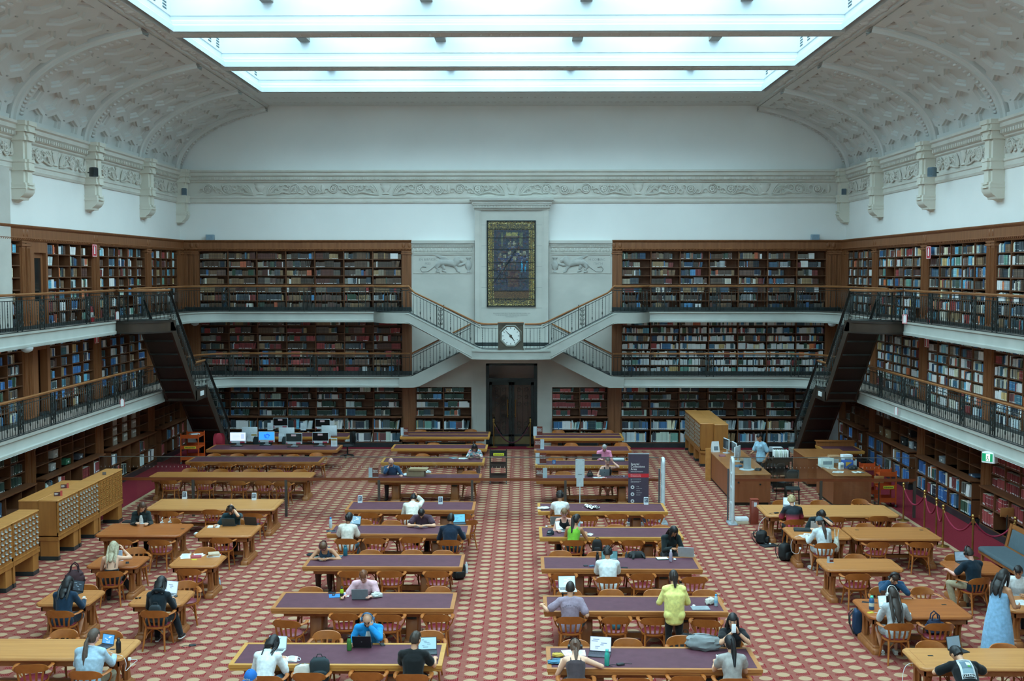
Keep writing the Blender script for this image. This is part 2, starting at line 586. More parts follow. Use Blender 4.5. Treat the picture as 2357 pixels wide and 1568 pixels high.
# cornice, dentils, frieze, lower moulding -----------------------------------------
CPROF = [(0, ZC1 + .02), (.26, ZC1 + .02), (.26, ZC1 - .05), (.20, ZC1 - .09), (.20, ZC1 - .20), (.15, ZC1 - .24), (.13, ZC1 - .26), (.13, ZC1 - .38),
   (.08, ZC1 - .41), (.08, ZC1 - .45), (.05, ZC1 - .48), (.02, ZC1 - .50), (.02, 10.30), (.07, 10.28), (.07, 10.22), (.04, 10.19), (.04, 10.09),
   (.06, 10.07), (.03, 10.0), (0, 10.0)]
for side in ('left', 'right', 'back'):
 mb = MB()
 if side == 'back':
  mb.prism([(BW - o, z) for o, z in CPROF], 'x', -HW, HW)
  n = int(2 * HW / .16)
  for i in range(n):
   mb.box(-HW + .3 + i * .16, -HW + .38 + i * .16, BW - .19, BW - .1, ZC1 - .365, ZC1 - .27) if -HW + .38 + i * .16 < HW - .3 else None
 else:
  sx = -1 if side == 'left' else 1
  mb.prism([(sx * (HW - o), z) for o, z in CPROF], 'y', YN, BW)
  for i in range(int((BW - 24) / .16)):
   a, b_ = sorted((sx * (HW - .19), sx * (HW - .1)))
   mb.box(a, b_, 24 + i * .16, 24.08 + i * .16, ZC1 - .365, ZC1 - .27)
 trim(mb, M_MOULD, 30)
def scroll(mb, cx, cz, r, turns, d, n=22):
 pts = []
 for i in range(n + 1):
  a = d * 2 * PI * turns * i / n
  rr = r * (1 - .72 * i / n)
  pts.append((cx + rr * math.cos(a), -.045, cz + rr * math.sin(a)))
 mb.tube(pts, [.024 - .013 * i / n for i in range(n + 1)], 5)
def rosette(mb, cx, cz, r):
 for k in range(7):
  a = 2 * PI * k / 7
  mb.ball((cx + r * .6 * math.cos(a), -.04, cz + r * .6 * math.sin(a)), (r * .34, .035, r * .34), 7, 4)
 mb.ball((cx, -.05, cz), (r * .3, .05, r * .3), 7, 4)
 mb.tube([(cx + r * 1.15 * math.cos(2 * PI * k / 16), -.035, cz + r * 1.15 * math.sin(2 * PI * k / 16)) for k in range(17)], .022, 5, cap=False)
def frieze_unit(mb, x, w, zc_=10.58, h=.25):
 # urn between two winged scroll groups
 mb.lathe([(.06, -.22), (.16, -.20), (.05, -.13), (.16, -.02), (.21, .10), (.17, .14), (.23, .20), (.23, .23)], 10, (x, -.02, zc_), sy=.28)
 for d in (-1, 1):
  for j in range(4):                             # wings
   mb.tube([(x + d * (.30 + .04 * j), -.03, zc_ - .18), (x + d * (.36 + .09 * j), -.05, zc_ + .02), (x + d * (.52 + .12 * j), -.03, zc_ + .2 - .04 * j)], [.03, .035, .012], 5)
  mb.tube([(x + d * .28, -.04, zc_ - .22), (x + d * .6, -.04, zc_ - .2), (x + d * .95, -.05, zc_ - .12), (x + d * 1.25, -.04, zc_ - .2)], [.03, .03, .03, .015], 5)
  rosette(mb, x + d * w * .27, zc_, .15)
  scroll(mb, x + d * w * .27, zc_, .25, 1.3, d)
  rosette(mb, x + d * w * .415, zc_, .14)
  scroll(mb, x + d * w * .415, zc_, .24, 1.3, -d)
  for j, (fx, r_) in enumerate(((.14, .15), (.20, .13), (.335, .13), (.36, .10), (.47, .12))):   # small tendrils
   scroll(mb, x + d * w * fx, zc_ + (.07 if j % 2 else -.08), r_, 1.1, d if j % 2 else -d, 12)
  for j in range(9):                             # leaves
   a = x + d * (.75 + j * .11)
   mb.ball((a, -.03, zc_ + .16 * math.sin(j * 2.1)), (.075, .03, .045), 6, 4)
 mb.ball((x + w / 2, -.03, zc_), (.08, .04, .2), 6, 4)
mb = MB(Matrix.Translation((0, BW - .02, 0)))
for i in range(5):
 frieze_unit(mb, (i - 2) * 5.15, 5.15)
trim(mb, M_MOULD)
for sx in (-1, 1):
 mb = MB(Matrix.Translation((sx * (HW - .02), 0, 0)) @ Matrix.Rotation(-sx * PI / 2, 4, 'Z'))
 for k in range(len(RIBS) - 3, len(RIBS)):
  y = RIBS[k] + 2.6
  frieze_unit(mb, -sx * y, 4.6)
 frieze_unit(mb, -sx * (RIBS[-3] - 2.6), 4.6)
 trim(mb, M_MOULD)
# corbel pilasters under the ribs
def corbel(sx, y, w=.27):
 mb = MB(Matrix.Translation((sx * HW, y, 0)) @ Matrix.Rotation(-sx * PI / 2, 4, 'Z'))
 mb.box(-w, w, -.34, 0, 9.62, ZC1 - .48)
 mb.box(-w * .55, w * .55, -.40, 0, 9.62, ZC1 - .48)
 for o, z0, z1 in ((.10, ZC1 - .09, ZC1 + .03), (.06, ZC1 - .22, ZC1 - .09), (.10, ZC1 - .27, ZC1 - .22), (.03, ZC1 - .40, ZC1 - .27), (.05, ZC1 - .5, ZC1 - .40),
      (.05, 10.22, 10.3), (.03, 10.07, 10.22), (.05, 10.0, 10.07), (.03, 9.60, 9.66), (.04, 9.50, 9.54)):
  mb.box(-w - o, w + o, -.36 - o, 0, z0, z1)
  mb.box(-w * .55 - o, w * .55 + o, -.42 - o, 0, z0, z1)
 for k in range(3):
  mb.box(-w + .04 + k * .19, -w + .13 + k * .19, -.44, -.3, ZC1 - .365, ZC1 - .28)
 mb.prism([(0, 9.62), (-.40, 9.62), (-.41, 9.50), (-.40, 9.42), (-.33, 9.32), (-.24, 9.26), (-.22, 9.20), (0, 9.20)], 'x', -w - .02, w + .02)
 mb.prism([(0, 9.21), (-.18, 9.21), (0, 9.12)], 'x', -w * .5, w * .5)
 trim(mb, M_CREAM, 30)
for sx in (-1, 1):
 for y in RIBS[2:]:
  corbel(sx, y)
 corbel(sx, BW - .27, .22)
# ================================================================== bookcases and books
FACE = 13.5
BACKY = 46.3
FR_BACK = Matrix.Translation((0, BACKY, 0))
FR_LEFT = Matrix.Translation((-FACE, 0, 0)) @ Matrix.Rotation(PI / 2, 4, 'Z')      # local x = world Y
FR_RIGHT = Matrix.Translation((FACE, 0, 0)) @ Matrix.Rotation(-PI / 2, 4, 'Z')     # local x = -world Y
FRAMES = {'back': FR_BACK, 'left': FR_LEFT, 'right': FR_RIGHT}
Z_UP = [5.69 + .34 * k for k in range(7)] + [8.07]
Z_MID = [3.06 + .325 * k for k in range(8)]
Z_GND = [1.27, 1.615, 1.95, 2.255, 2.60]
Z_LOW = [.225, .745, 1.235]
YOFF = [0.0]
BOOKS = []          # (frame, x, y, z, w, d, h, lean, colour, label?, where)
def pal(kind):
 p = {
  'brown': ['5b4636', '6b5440', '4a3a30', '7a6248', '3c332d', '52463f', '8a7352', '463d3a', '5e4a44', '39424a', '6e6a62', '4d2f2a'],
  'dull': ['4d4a46', '5b5750', '3a4248', '6a5f50', '394a52', '7a7264', '57392f', '2f3b44', '6b7075', '8b8272', '3d4f45', '6e3a34', '8d9499'],
  'navy': ['232c3a', '2b3b50', '1f2731', '37465a', '24445f', '433a36', '55534f', '2c3a36', '6a3030', '3c5a72'],
  'mixed': ['6d2b2b', '2e5a86', '3f7fae', 'b9b4a6', 'd8d6cc', '2c4838', '846b48', '4a4f56', '8f2f2f', 'c7cdd0', '35627d', '5a4a3d', 'a8563a', '1f2c3a', 'e4e2da'],
  'bright': ['b8c7cf', 'dfe4e4', '4f9fbd', '2b6f9c', '7fb9cc', 'e9e6da', '1f3f5f', 'c96a38', '8a2f32', 'c9c1a6', '39566b', '5f8f83', '2d3a44', 'cfd6da', 'b59a63', '6a4d3a'],
  'green': ['1f3a33', '22433b', '1b322e', '263f3a', '2d4a43'],
  'red': ['7e2327', '8a2a2c', '6f2024', '93383a', '7a2c30', 'a04444'],
  'teal': ['2c4f5e', '34677a', 'aebfc4', 'd5dcdc', '1e3640', '3b4c50', '4c6f7c', '8a9aa0', '23303a', '5d3436', '9fb4a8', '2a5f8a'],
  'blue': ['2a69a8', '2f73b5', '245f9c', '3b86c2', '1f4f86'],
  'white': ['d6dbdc', 'c6cdd0', 'e1e3e1', 'b5bfc4'],
 }[kind]
 return p
def fill(fr, x0, x1, z, hmax, depth, mix, full=(.55, .98), tall=(.62, .86), where='', wr=(.018, .042), lean_p=.25, labels=.5):
 """one compartment of books, from the left, in short runs of alike volumes"""
 W = x1 - x0
 end = x0 + W * RND.uniform(*full)
 x = x0 + .01
 while x < end:
  kind = RND.choice(mix)
  run = RND.choice([1, 1, 1, 2, 2, 3, 5, 8]) if kind not in ('green', 'red', 'blue', 'brown') else RND.choice([3, 6, 9, 14])
  col = srgb(RND.choice(pal(kind)))
  g_ = (col[0] + col[1] + col[2]) / 3
  dull = .10 if fr == 'back' else .12
  col = [c_ * (1 - dull) + (g_ * w2_ + .004) * dull for c_, w2_ in zip(col, (1.08, 1.0, .92))]
  w_, h_ = RND.uniform(*wr), hmax * RND.uniform(*tall)
  lab = RND.random() < labels
  for _ in range(run):
   w2 = w_ * (RND.uniform(.9, 1.1) if run > 2 else RND.uniform(.6, 1.3))
   h2 = h_ * (1 if run > 4 else RND.uniform(.9, 1.06))
   if x + w2 > min(end + .04, x1 - .012):
    x = end + 1
    break
   k = RND.uniform(1.05, 1.55)
   BOOKS.append([fr, x, RND.uniform(.02, .05) - YOFF[0], z, w2 * .96, min(depth - .06, h2 * .72), min(h2, hmax - .02), 0.0,
       (min(.78, col[0] * k + .006), min(.78, col[1] * k + .005), min(.78, col[2] * k + .004), 1), lab and RND.random() < .85, where])
   x += w2
 n = len(BOOKS)
 if RND.random() < lean_p and n > 5 and BOOKS[-1][10] == where:
  # the last books of the run lean against the rest
  for b in BOOKS[-RND.randint(2, 5):]:
   b[7] = -RND.uniform(.12, .22)
 return
def bookcase(fr, x0, x1, cols, zs, depth, label, where, mix, group=None, full=(.55, .98), front=0.0, kick=True, wr=(.018, .042), lean_p=.2, empty=0.0,
    labels=.5, tall=(.62, .86), skip=(), parts=True):
 """built-in case between two piers: back panel, uprights, shelves"""
 F = FRAMES[fr]
 rz = {'back': 0, 'left': PI / 2, 'right': -PI / 2}[fr]
 base = F @ V3((x0, 0, zs[0]))
 t = thing('bookcase', label, 'bookcase', base, rz, group)
 W, H = x1 - x0, zs[-1] - zs[0]
 mb = MB()
 mb.box(0, W, depth - .02, depth, 0, H)
 obj('back_panel', mb, M_OAKIN, t)
 cw = W / cols
 for i in range(cols + 1):
  mb = MB()
  th = .018
  a = max(0, i * cw - th)
  mb.box(a, min(W, i * cw + th), -front, depth, 0, H)
  obj('upright', mb, M_OAKD, t)
 for k, z in enumerate(zs):
  mb = MB()
  mb.box(0, W, .004 - front, depth, z - zs[0] - .03, z - zs[0])
  if k == len(zs) - 1 or k == 0:
   mb.box(0, W, -.006 - front, depth, z - zs[0] - .03, z - zs[0])
  obj('shelf', mb, M_OAKB, t)
 YOFF[0] = max(0, front - .02)
 for k in range(len(zs) - 1):
  for i in range(cols):
   if (i, k) in skip or RND.random() < empty:
    continue
   fill(fr, x0 + i * cw + .02, x0 + (i + 1) * cw - .02, zs[k], zs[k + 1] - zs[k] - .03, depth, mix, full, tall,
     '%s|%d|%d|%d' % (where, i, k, len(zs) - 1), wr, lean_p, labels)
 return t
def pier(fr, x0, x1, z0, z1, n=2, out=.05):
 """fluted wooden pier between two cases"""
 F = FRAMES[fr]
 mb = MB(F)
 W = (x1 - x0) / n
 mb.box(x0, x1, -out * .3, .4, z0, z1)
 for i in range(n):
  a, b_ = x0 + i * W + .03, x0 + (i + 1) * W - .03
  mb.box(a, b_, -out, .1, z0 + .06, z1 - .05)
  m = max(2, int((b_ - a) / .06))
  for k in range(m):
   xx = a + (k + .5) * (b_ - a) / m
   mb.box(xx - .009, xx + .009, -out - .014, 0, z0 + .15, z1 - .2)
 mb.box(x0, x1, -out - .02, .1, z0, z0 + .10)
 mb.box(x0 - .02, x1 + .02, -out - .03, .1, z1 - .14, z1 - .08)
 mb.box(x0, x1, -out - .02, .1, z1 - .05, z1)
 trim(mb, M_OAK)
def entablature(fr, x0, x1, ovals=()):
 F = FRAMES[fr]
 mb = MB(F)
 mb.prism([(.42, 8.05), (-.03, 8.05), (-.05, 8.10), (-.09, 8.14), (-.05, 8.17), (-.05, 8.40), (-.09, 8.43), (-.12, 8.47), (-.12, 8.50), (.42, 8.50)], 'x', x0, x1)
 n = int((x1 - x0) / .13)
 for i in range(n):
  xx = x0 + (i + .5) * (x1 - x0) / n
  mb.add([(xx - .055, -.085, 8.09), (xx - .015, -.085, 8.09), (xx + .055, -.085, 8.145), (xx + .015, -.085, 8.145),
    (xx - .055, -.05, 8.09), (xx - .015, -.05, 8.09), (xx + .055, -.05, 8.145), (xx + .015, -.05, 8.145)],
    [(0, 1, 2, 3), (0, 4, 5, 1), (1, 5, 6, 2), (2, 6, 7, 3), (3, 7, 4, 0)])
 for xo in ovals:
  for d in (-.12, .12):
   mb.ball((xo + d, -.05, 8.285), (.075, .025, .105), 12, 6)
 trim(mb, M_OAK)
def gnd_ledge(fr, x0, x1):
 F = FRAMES[fr]
 mb = MB(F)
 mb.box(x0, x1, -.30, .36, 0, .195)
 struct('baseboard_' + fr if ('baseboard_' + fr) not in bpy.data.objects else 'trim_0', mb, M_BLACKST)
 mb = MB(F)
 mb.box(x0, x1, -.33, .02, 1.235, 1.275)
 trim(mb, M_OAKD)
# ---- back wall
side_n = {-1: 'left', 1: 'right'}
for sx in (-1, 1):
 a, b_ = sorted((sx * 4.5, sx * 12.83))
 mixu = ['brown', 'brown', 'brown', 'dull', 'mixed'] if sx < 0 else ['dull', 'brown', 'mixed', 'dull', 'navy']
 bookcase('back', a, b_, 7, Z_UP, .36, 'wide dark bookcase of old books, top level of back wall, %s of stained glass' % side_n[sx], 'back wall, top level, %s side' % side_n[sx],
    mixu, full=(.8, .99) if sx < 0 else (.55, .95), wr=(.024, .046), labels=.35)
 mixm = ['navy', 'brown', 'dull', 'mixed', 'brown', 'red'] if sx < 0 else ['mixed', 'teal', 'white', 'bright', 'bright', 'white', 'mixed']
 bookcase('back', a, b_, 7, Z_MID, .36, 'wide dark bookcase, middle level of back wall, %s of the twin stairs' % side_n[sx], 'back wall, middle level, %s side' % side_n[sx],
    mixm, full=(.65, .97) if sx < 0 else (.9, .99), wr=(.022, .044), labels=.4 if sx < 0 else .7)
 mixg = ['teal', 'green', 'navy', 'mixed', 'teal'] if sx < 0 else ['teal', 'navy', 'mixed', 'green', 'teal']
 bookcase('back', a, b_, 7, Z_GND, .36, 'wide dark bookcase at floor level of back wall, %s of the bronze door' % side_n[sx], 'back wall, floor level, %s side' % side_n[sx],
    mixg, full=(.5, .97), wr=(.024, .046), labels=.92)
 bookcase('back', a, b_, 7, Z_LOW, .30, 'low projecting bookcase under the dark ledge, back wall, %s of the bronze door' % side_n[sx], 'back wall, under the ledge, %s side' % side_n[sx],
    ['teal', 'bright', 'teal', 'mixed'], full=(.85, .99), front=.28, wr=(.026, .05), lean_p=.7, labels=.95, tall=(.66, .84))
 gnd_ledge('back', a, b_)
 pier('back', *sorted((sx * 12.83, sx * 13.48)), 5.6, 8.06, 3)
 pier('back', *sorted((sx * 12.83, sx * 13.48)), 2.97, 5.6, 3)
 pier('back', *sorted((sx * 4.5, sx * 4.1)), 5.6, 8.06, 2)
 pier('back', *sorted((sx * 4.5, sx * 4.1)), 2.97, 5.6, 2)
 entablature('back', *sorted((sx * 13.5, sx * 4.1)), ovals=(sx * 13.0, sx * 4.3))
 # small pair of cases beside the door
 a, b_ = sorted((sx * 1.66, sx * 3.95))
 bookcase('back', a, b_, 2, Z_GND[:4] + [2.50], .36, 'narrow two-column bookcase between the bronze door and the %s wooden pier' % side_n[sx], 'narrow bookcase %s of the bronze door' % side_n[sx],
    ['teal', 'green', 'mixed'] if sx < 0 else ['red', 'green', 'red', 'navy'], full=(.5, .95), wr=(.03, .05), labels=.95)
 bookcase('back', a, b_, 2, Z_LOW, .30, 'low two-column bookcase under the ledge just %s of the bronze door' % side_n[sx], 'low bookcase %s of the bronze door' % side_n[sx],
    ['teal', 'bright', 'teal'], full=(.85, .98), front=.28, wr=(.03, .05), lean_p=.7, labels=.95)
 gnd_ledge('back', a, b_)
 pier('back', *sorted((sx * 3.95, sx * 4.5)), .2, 2.55, 2, .06)
# ---- side walls: bays between the piers at PIERS
PIERS = [26.4, 31.6, 36.8, 42.0, 46.3]
BAYN = ['nearest bay', 'second bay', 'third bay', 'corner bay']
for fr, sx in (('left', -1), ('right', 1)):
 for i in range(4):
  y0, y1 = PIERS[i] + .3, PIERS[i + 1] - (.3 if i < 3 else .75)
  if fr == 'left' and i == 1:
   y0d = y0 + 1.15
  else:
   y0d = y0
  for lev, zs, mixes in (('top', Z_UP, ['bright', 'bright', 'mixed', 'teal', 'brown'] if fr == 'left' else ['dull', 'mixed', 'bright', 'dull', 'teal', 'bright', 'brown']),
        ('middle', Z_MID, ['mixed', 'brown', 'teal', 'bright', 'mixed', 'blue', 'navy', 'dull'] if fr == 'left' else ['bright', 'mixed', 'teal', 'white', 'bright', 'dull'])):
   ya = y0d if (fr == 'left' and i == 1) else y0
   x0, x1 = (ya, y1) if fr == 'left' else (-y1, -ya)
   cols = 4 if ya > y0 else 5
   bookcase(fr, x0, x1, cols, zs, .36, 'tall oak bookcase in the %s of the %s wall, %s level' % (BAYN[i], fr, lev), '%s wall, %s level, %s' % (fr, lev, BAYN[i]),
      mixes, full=(.45, .85) if fr == 'left' else (.75, .98), wr=(.03, .065), labels=.4, empty=.03, tall=(.68, .9))
  x0, x1 = (y0, y1) if fr == 'left' else (-y1, -y0)
  red = fr == 'right' and i == 0
  bookcase(fr, x0, x1, 5, Z_GND, .36, 'oak bookcase above the ledge at floor level, %s of the %s wall' % (BAYN[i], fr), '%s wall, floor level, %s' % (fr, BAYN[i]),
     ['red'] if red else (['green', 'navy'] if fr == 'left' and i == 0 else ['dull']), full=(.9, .98) if red else (.5, .9), wr=(.04, .06), labels=1.0,
     empty=.0 if red else (.3 if (fr == 'left' and i == 0) else .93), lean_p=.2)
  bookcase(fr, x0, x1, 5, Z_LOW, .30, 'low oak bookcase under the ledge, %s of the %s wall' % (BAYN[i], fr), '%s wall, under the ledge, %s' % (fr, BAYN[i]),
     ['red', 'red'] if red else (['blue', 'mixed', 'navy', 'bright'] if fr == 'right' else ['navy', 'teal', 'mixed', 'red']), full=(.6, .97), front=.28,
     wr=(.035, .065), labels=.8, empty=.15, tall=(.66, .86))
  gnd_ledge(fr, x0, x1)
 for k in range(4):
  y = PIERS[k]
  for z0, z1 in ((5.6, 8.06), (2.97, 5.6), (.2, 2.6)):
   x0, x1 = (y - .3, y + .3) if fr == 'left' else (-y - .3, -y + .3)
   pier(fr, x0, x1, z0, z1, 2)
 for z0, z1 in ((5.6, 8.06), (2.97, 5.6), (.2, 2.6)):
  x0, x1 = (45.55, 46.3) if fr == 'left' else (-46.3, -45.55)
  pier(fr, x0, x1, z0, z1, 2)
 x0, x1 = (24.5, 46.3) if fr == 'left' else (-46.3, -24.5)
 entablature(fr, x0, x1, ovals=[(p if fr == 'left' else -p) for p in PIERS[1:4]])
# stone pier that ends the left cases
mb = MB()
mb.box(-14.2, -13.42, 28.6, 30.62, 5.6, 10.0)
trim(mb, M_STONE)
# glazed and plain doors in the left wall cases
M_DKGLASS = mat('dark_glass', '14191a', '1d2526', rough=.08, spec=.8)
mb = MB(FR_LEFT)
mb.box(31.9, 32.18, -.02, .2, 5.6, 8.05)
mb.box(32.98, 33.1, -.02, .2, 5.6, 8.05)
mb.box(32.18, 32.98, -.02, .2, 7.75, 8.05)
struct('door_1', mb, M_OAK)
mb = MB(FR_LEFT)
mb.box(32.2, 32.32, .08, .12, 5.62, 7.74)
mb.box(32.84, 32.96, .08, .12, 5.62, 7.74)
mb.box(32.32, 32.84, .08, .12, 5.62, 6.35)
mb.box(32.32, 32.84, .08, .12, 7.6, 7.74)
o = obj('door_leaf', mb, M_OAK, bpy.data.objects['door_1'])
mb = MB(FR_LEFT)
mb.box(32.32, 32.84, .095, .105, 6.35, 7.6)
obj('door_pane', mb, M_DKGLASS, bpy.data.objects['door_1'])
mb = MB(FR_LEFT)
mb.box(31.9, 32.25, -.02, .2, 2.97, 5.3)
mb.box(32.9, 33.1, -.02, .2, 2.97, 5.3)
mb.box(32.25, 32.9, .0, .2, 4.95, 5.3)
mb.box(32.25, 32.9, .24, .28, 2.97, 4.95, 1)
mb.box(32.25, 32.9, -.05, .1, 2.97, 3.12, 2)
struct('door_2', mb, [M_OAK, M_OAKIN, M_BLACKST])
# ---- turn the list of books into objects
def book_geo(mb, b, F, colour=True):
 fr, x, y, z, w_, d, h, lean, col, lab, wh = b
 M = F @ Matrix.Translation((x, y, z)) @ Matrix.Rotation(-lean, 4, 'Y')
 c = col if colour else None
 vs = [(0, 0, 0), (w_, 0, 0), (w_, d, 0), (0, d, 0), (0, 0, h), (w_, 0, h), (w_, d, h), (0, d, h)]
 mb.add(vs, [(0, 1, 5, 4), (1, 2, 6, 5), (3, 0, 4, 7)], 0, False, M, c)
 mb.add(vs, [(4, 5, 6, 7)], 0 if colour else 1, False, M, (.55, .5, .42, 1) if colour else None)
 if not colour:
  mb.add(vs, [(0, 3, 2, 1), (2, 3, 7, 6)], 0, False, M)
 if lab:
  mb.add([(w_ * .15, -.0015, h * .04), (w_ * .85, -.0015, h * .04), (w_ * .85, -.0015, h * .16), (w_ * .15, -.0015, h * .16)], [(0, 1, 2, 3)], 0 if colour else 2,
    False, M, (.80, .82, .80, 1) if colour else None)
 elif w_ > .028:
  for zz in (.22, .74):
   mb.add([(0, -.001, h * zz), (w_, -.001, h * zz), (w_, -.001, h * (zz + .03)), (0, -.001, h * (zz + .03))], [(0, 1, 2, 3)], 0 if colour else 2, False, M,
     (min(1, col[0] * 1.9 + .05), min(1, col[1] * 1.7 + .04), min(1, col[2] * 1.3 + .02), 1) if colour else None)
M_BOOKS = mat('book_covers', 'ffffff', rough=.6, attr='vcol')
M_BOOK1 = mat('book_cover', 'ffffff', rough=.6, attr='obj')
M_PAGES = mat('book_pages', 'cfc6b2', 'd9d1bf', rough=.9, scale=(2, 2, 60))
M_TAG = mat('spine_tag', 'dfe2df', rough=.7)
def cname(c):
 import colorsys
 h, s, v = colorsys.rgb_to_hsv(*[x ** (1 / 2.2) for x in c[:3]])
 if s < .14:
  return 'white' if v > .8 else 'pale grey' if v > .6 else 'grey' if v > .35 else 'black'
 n = 'red' if h < .03 or h > .94 else 'brown' if h < .11 and v < .62 else 'orange' if h < .09 else 'tan' if h < .16 else 'olive' if h < .24 else 'green' if h < .45 else 'teal' if h < .53 else 'blue' if h < .7 else 'purple'
 return ('dark ' if v < .33 else 'pale ' if v > .8 and s < .4 else '') + n
cand = []
for i, b in enumerate(BOOKS):
 F = FRAMES[b[0]]
 p0, p1 = F @ V3((b[1], 0, b[3])), F @ V3((b[1] + b[4], 0, b[3] + b[6]))
 if p0.y < 2:
  continue
 q0, q1 = proj(p0), proj(p1)
 if min(q0[0], q1[0]) < 6 or max(q0[0], q1[0]) > 2351 or max(q0[1], q1[1]) > 1560:
  continue
 # hidden behind the slabs and catalogue cases?
 if b[0] != 'back' and ((2.3 < b[3] < 3.1) or (4.6 < b[3] < 5.6 and p0.y < 33) or (b[3] < 1.2 and b[0] == 'left' and p0.y < 35) or (1.9 < b[3] < 2.7)):
  continue
 cand.append((abs(q1[0] - q0[0]) * abs(q1[1] - q0[1]), i))
cand.sort(reverse=True)
chosen = sorted(i for _, i in cand[:300])
seen = {}
pos_in = {}
for i, b in enumerate(BOOKS):
 pos_in.setdefault(b[10], []).append(i)
for i in chosen:
 b = BOOKS[i]
 wh, ci, ri, nr = b[10].split('|')
 ci, ri, nr = int(ci), int(ri), int(nr)
 wall, lev, bay = wh.split(', ') if wh.count(', ') == 2 else (wh, '', '')
 k = pos_in[b[10]].index(i)
 F = FRAMES[b[0]]
 lab = '%s book, %s from left, shelf %d down, column %d, %s %s' % (cname(b[8]), ORD[min(k, 19)], nr - ri, ci + 1, bay.replace(' bay', '-bay').replace(' side', '-side'), (wall.replace(' wall', '-wall').replace(' of the bronze door', ' of door') + ' ' + lev.replace('under the ledge', 'under-ledge').replace(' level', '')).strip())
 mb = MB()
 bb = list(b)
 bb[1] = bb[2] = bb[3] = 0
 book_geo(mb, bb, Matrix.Identity(4), False)
 o = obj('book', mb, [M_BOOK1, M_PAGES, M_TAG], None, F @ V3((b[1], b[2], b[3])), {'back': 0, 'left': PI / 2, 'right': -PI / 2}[b[0]], label=lab, category='book',
   group='books on the %s shelves, %s' % (wall, lev))
 o.color = b[8]
cs = set(chosen)
mb = MB()
for i, b in enumerate(BOOKS):
 if i not in cs:
  book_geo(mb, b, FRAMES[b[0]])
obj('books', mb, M_BOOKS, None, kind='stuff', label='thousands of smaller books filling the shelves of all three levels', category='books')
# ================================================================== galleries, railings, corner stairs
M_TREAD = mat('gallery_floor_tile', 'a59a90', 'b0a59a', rough=.5, scale=(2, 2, 2))
def arc(cx, cy, r, a0, a1, n):
 return [(cx + r * math.cos(a0 + (a1 - a0) * i / n), cy + r * math.sin(a0 + (a1 - a0) * i / n)) for i in range(n + 1)]
GE_UP, GE_LO, GB = 12.70, 12.38, 45.25          # gallery edges: upper sides, lower sides, back
RF = 1.5
def edge_line(sx, ge, y_near, x_end):
 """plan of the gallery edge from the near end of one side, round the corner, along the back"""
 pts = [(-ge, y_near)] + [(-ge + RF + RF * math.cos(PI - a), GB - RF + RF * math.sin(PI - a)) for a in [PI / 2 * i / 10 for i in range(11)]] + [(x_end, GB)]
 return [(p[0] * -sx, p[1]) for p in pts]
def slab(pts_edge, outer, z_top, th, name):
 """pts_edge: room-side polyline; outer: wall-side polyline (same direction)"""
 mb = MB()
 n = len(pts_edge)
 prof = [(0, 0), (0, -.05), (-.035, -.08), (-.035, -th + .12), (-.02, -th + .10), (.0, -th + .08), (.0, -th + .02), (-.02, -th)]   # offset to the room (+), z
 # normals of the edge
 nm = []
 for i in range(n):
  a = V3((*pts_edge[max(i - 1, 0)], 0))
  b_ = V3((*pts_edge[min(i + 1, n - 1)], 0))
  d = (b_ - a).normalized()
  q = V3((d.y, -d.x, 0))
  c = V3((0, 25, 0)) - V3((*pts_edge[i], 0))
  if q.dot(c) < 0:
   q = -q
  nm.append(q)
 vs = []
 for i, p in enumerate(pts_edge):
  for o, z in prof:
   vs.append((p[0] + nm[i].x * o, p[1] + nm[i].y * o, z_top + z))
 k = len(prof)
 fs = [(i * k + j, i * k + j + 1, (i + 1) * k + j + 1, (i + 1) * k + j) for i in range(n - 1) for j in range(k - 1)]
 mb.add(vs, fs, 0, False)
 for i in range(n - 1):
  a, b_, c, d = pts_edge[i], pts_edge[i + 1], outer[i + 1], outer[i]
  mb.add([(*a, z_top), (*b_, z_top), (*c, z_top), (*d, z_top)], [(0, 1, 2, 3)], 1)
  mb.add([(*a, z_top - th), (*b_, z_top - th), (*c, z_top - th), (*d, z_top - th)], [(0, 1, 2, 3)], 2)
 # end caps
 for i in (0, n - 1):
  a, d = pts_edge[i], outer[i]
  mb.add([(*a, z_top), (*d, z_top), (*d, z_top - th), (*a, z_top - th)], [(0, 1, 2, 3)], 0)
 struct(name, mb, [M_STONE2, M_TREAD, M_PLASTER])
for sx in (-1, 1):
 for lev, ge, z in (('upper', GE_UP, 5.60), ('lower', GE_LO, 2.97)):
  xe = -4.05
  e = edge_line(sx, ge, 12.0, xe)
  o = [(sx * 13.85, 12.0)] + [(sx * 13.85, p[1]) if i < 6 else (p[0], 46.7) for i, p in enumerate(e[1:-1])] + [(sx * 4.05, 46.7)]
  o[6] = (sx * 13.85, 46.7)
  slab(e, o, z, .42, 'floor_gallery_%s_%s' % (lev, side_n[sx]))
  # dark stone kerb at the foot of the cases
  mb = MB()
  a, b_ = sorted((sx * 13.36, sx * 13.85))
  mb.box(a, b_, 24, 46.3, z, z + .085)
  a, b_ = sorted((sx * 4.1, sx * 13.4))
  mb.box(a, b_, 46.16, 46.5, z, z + .16)
  trim(mb, M_BLACKST)
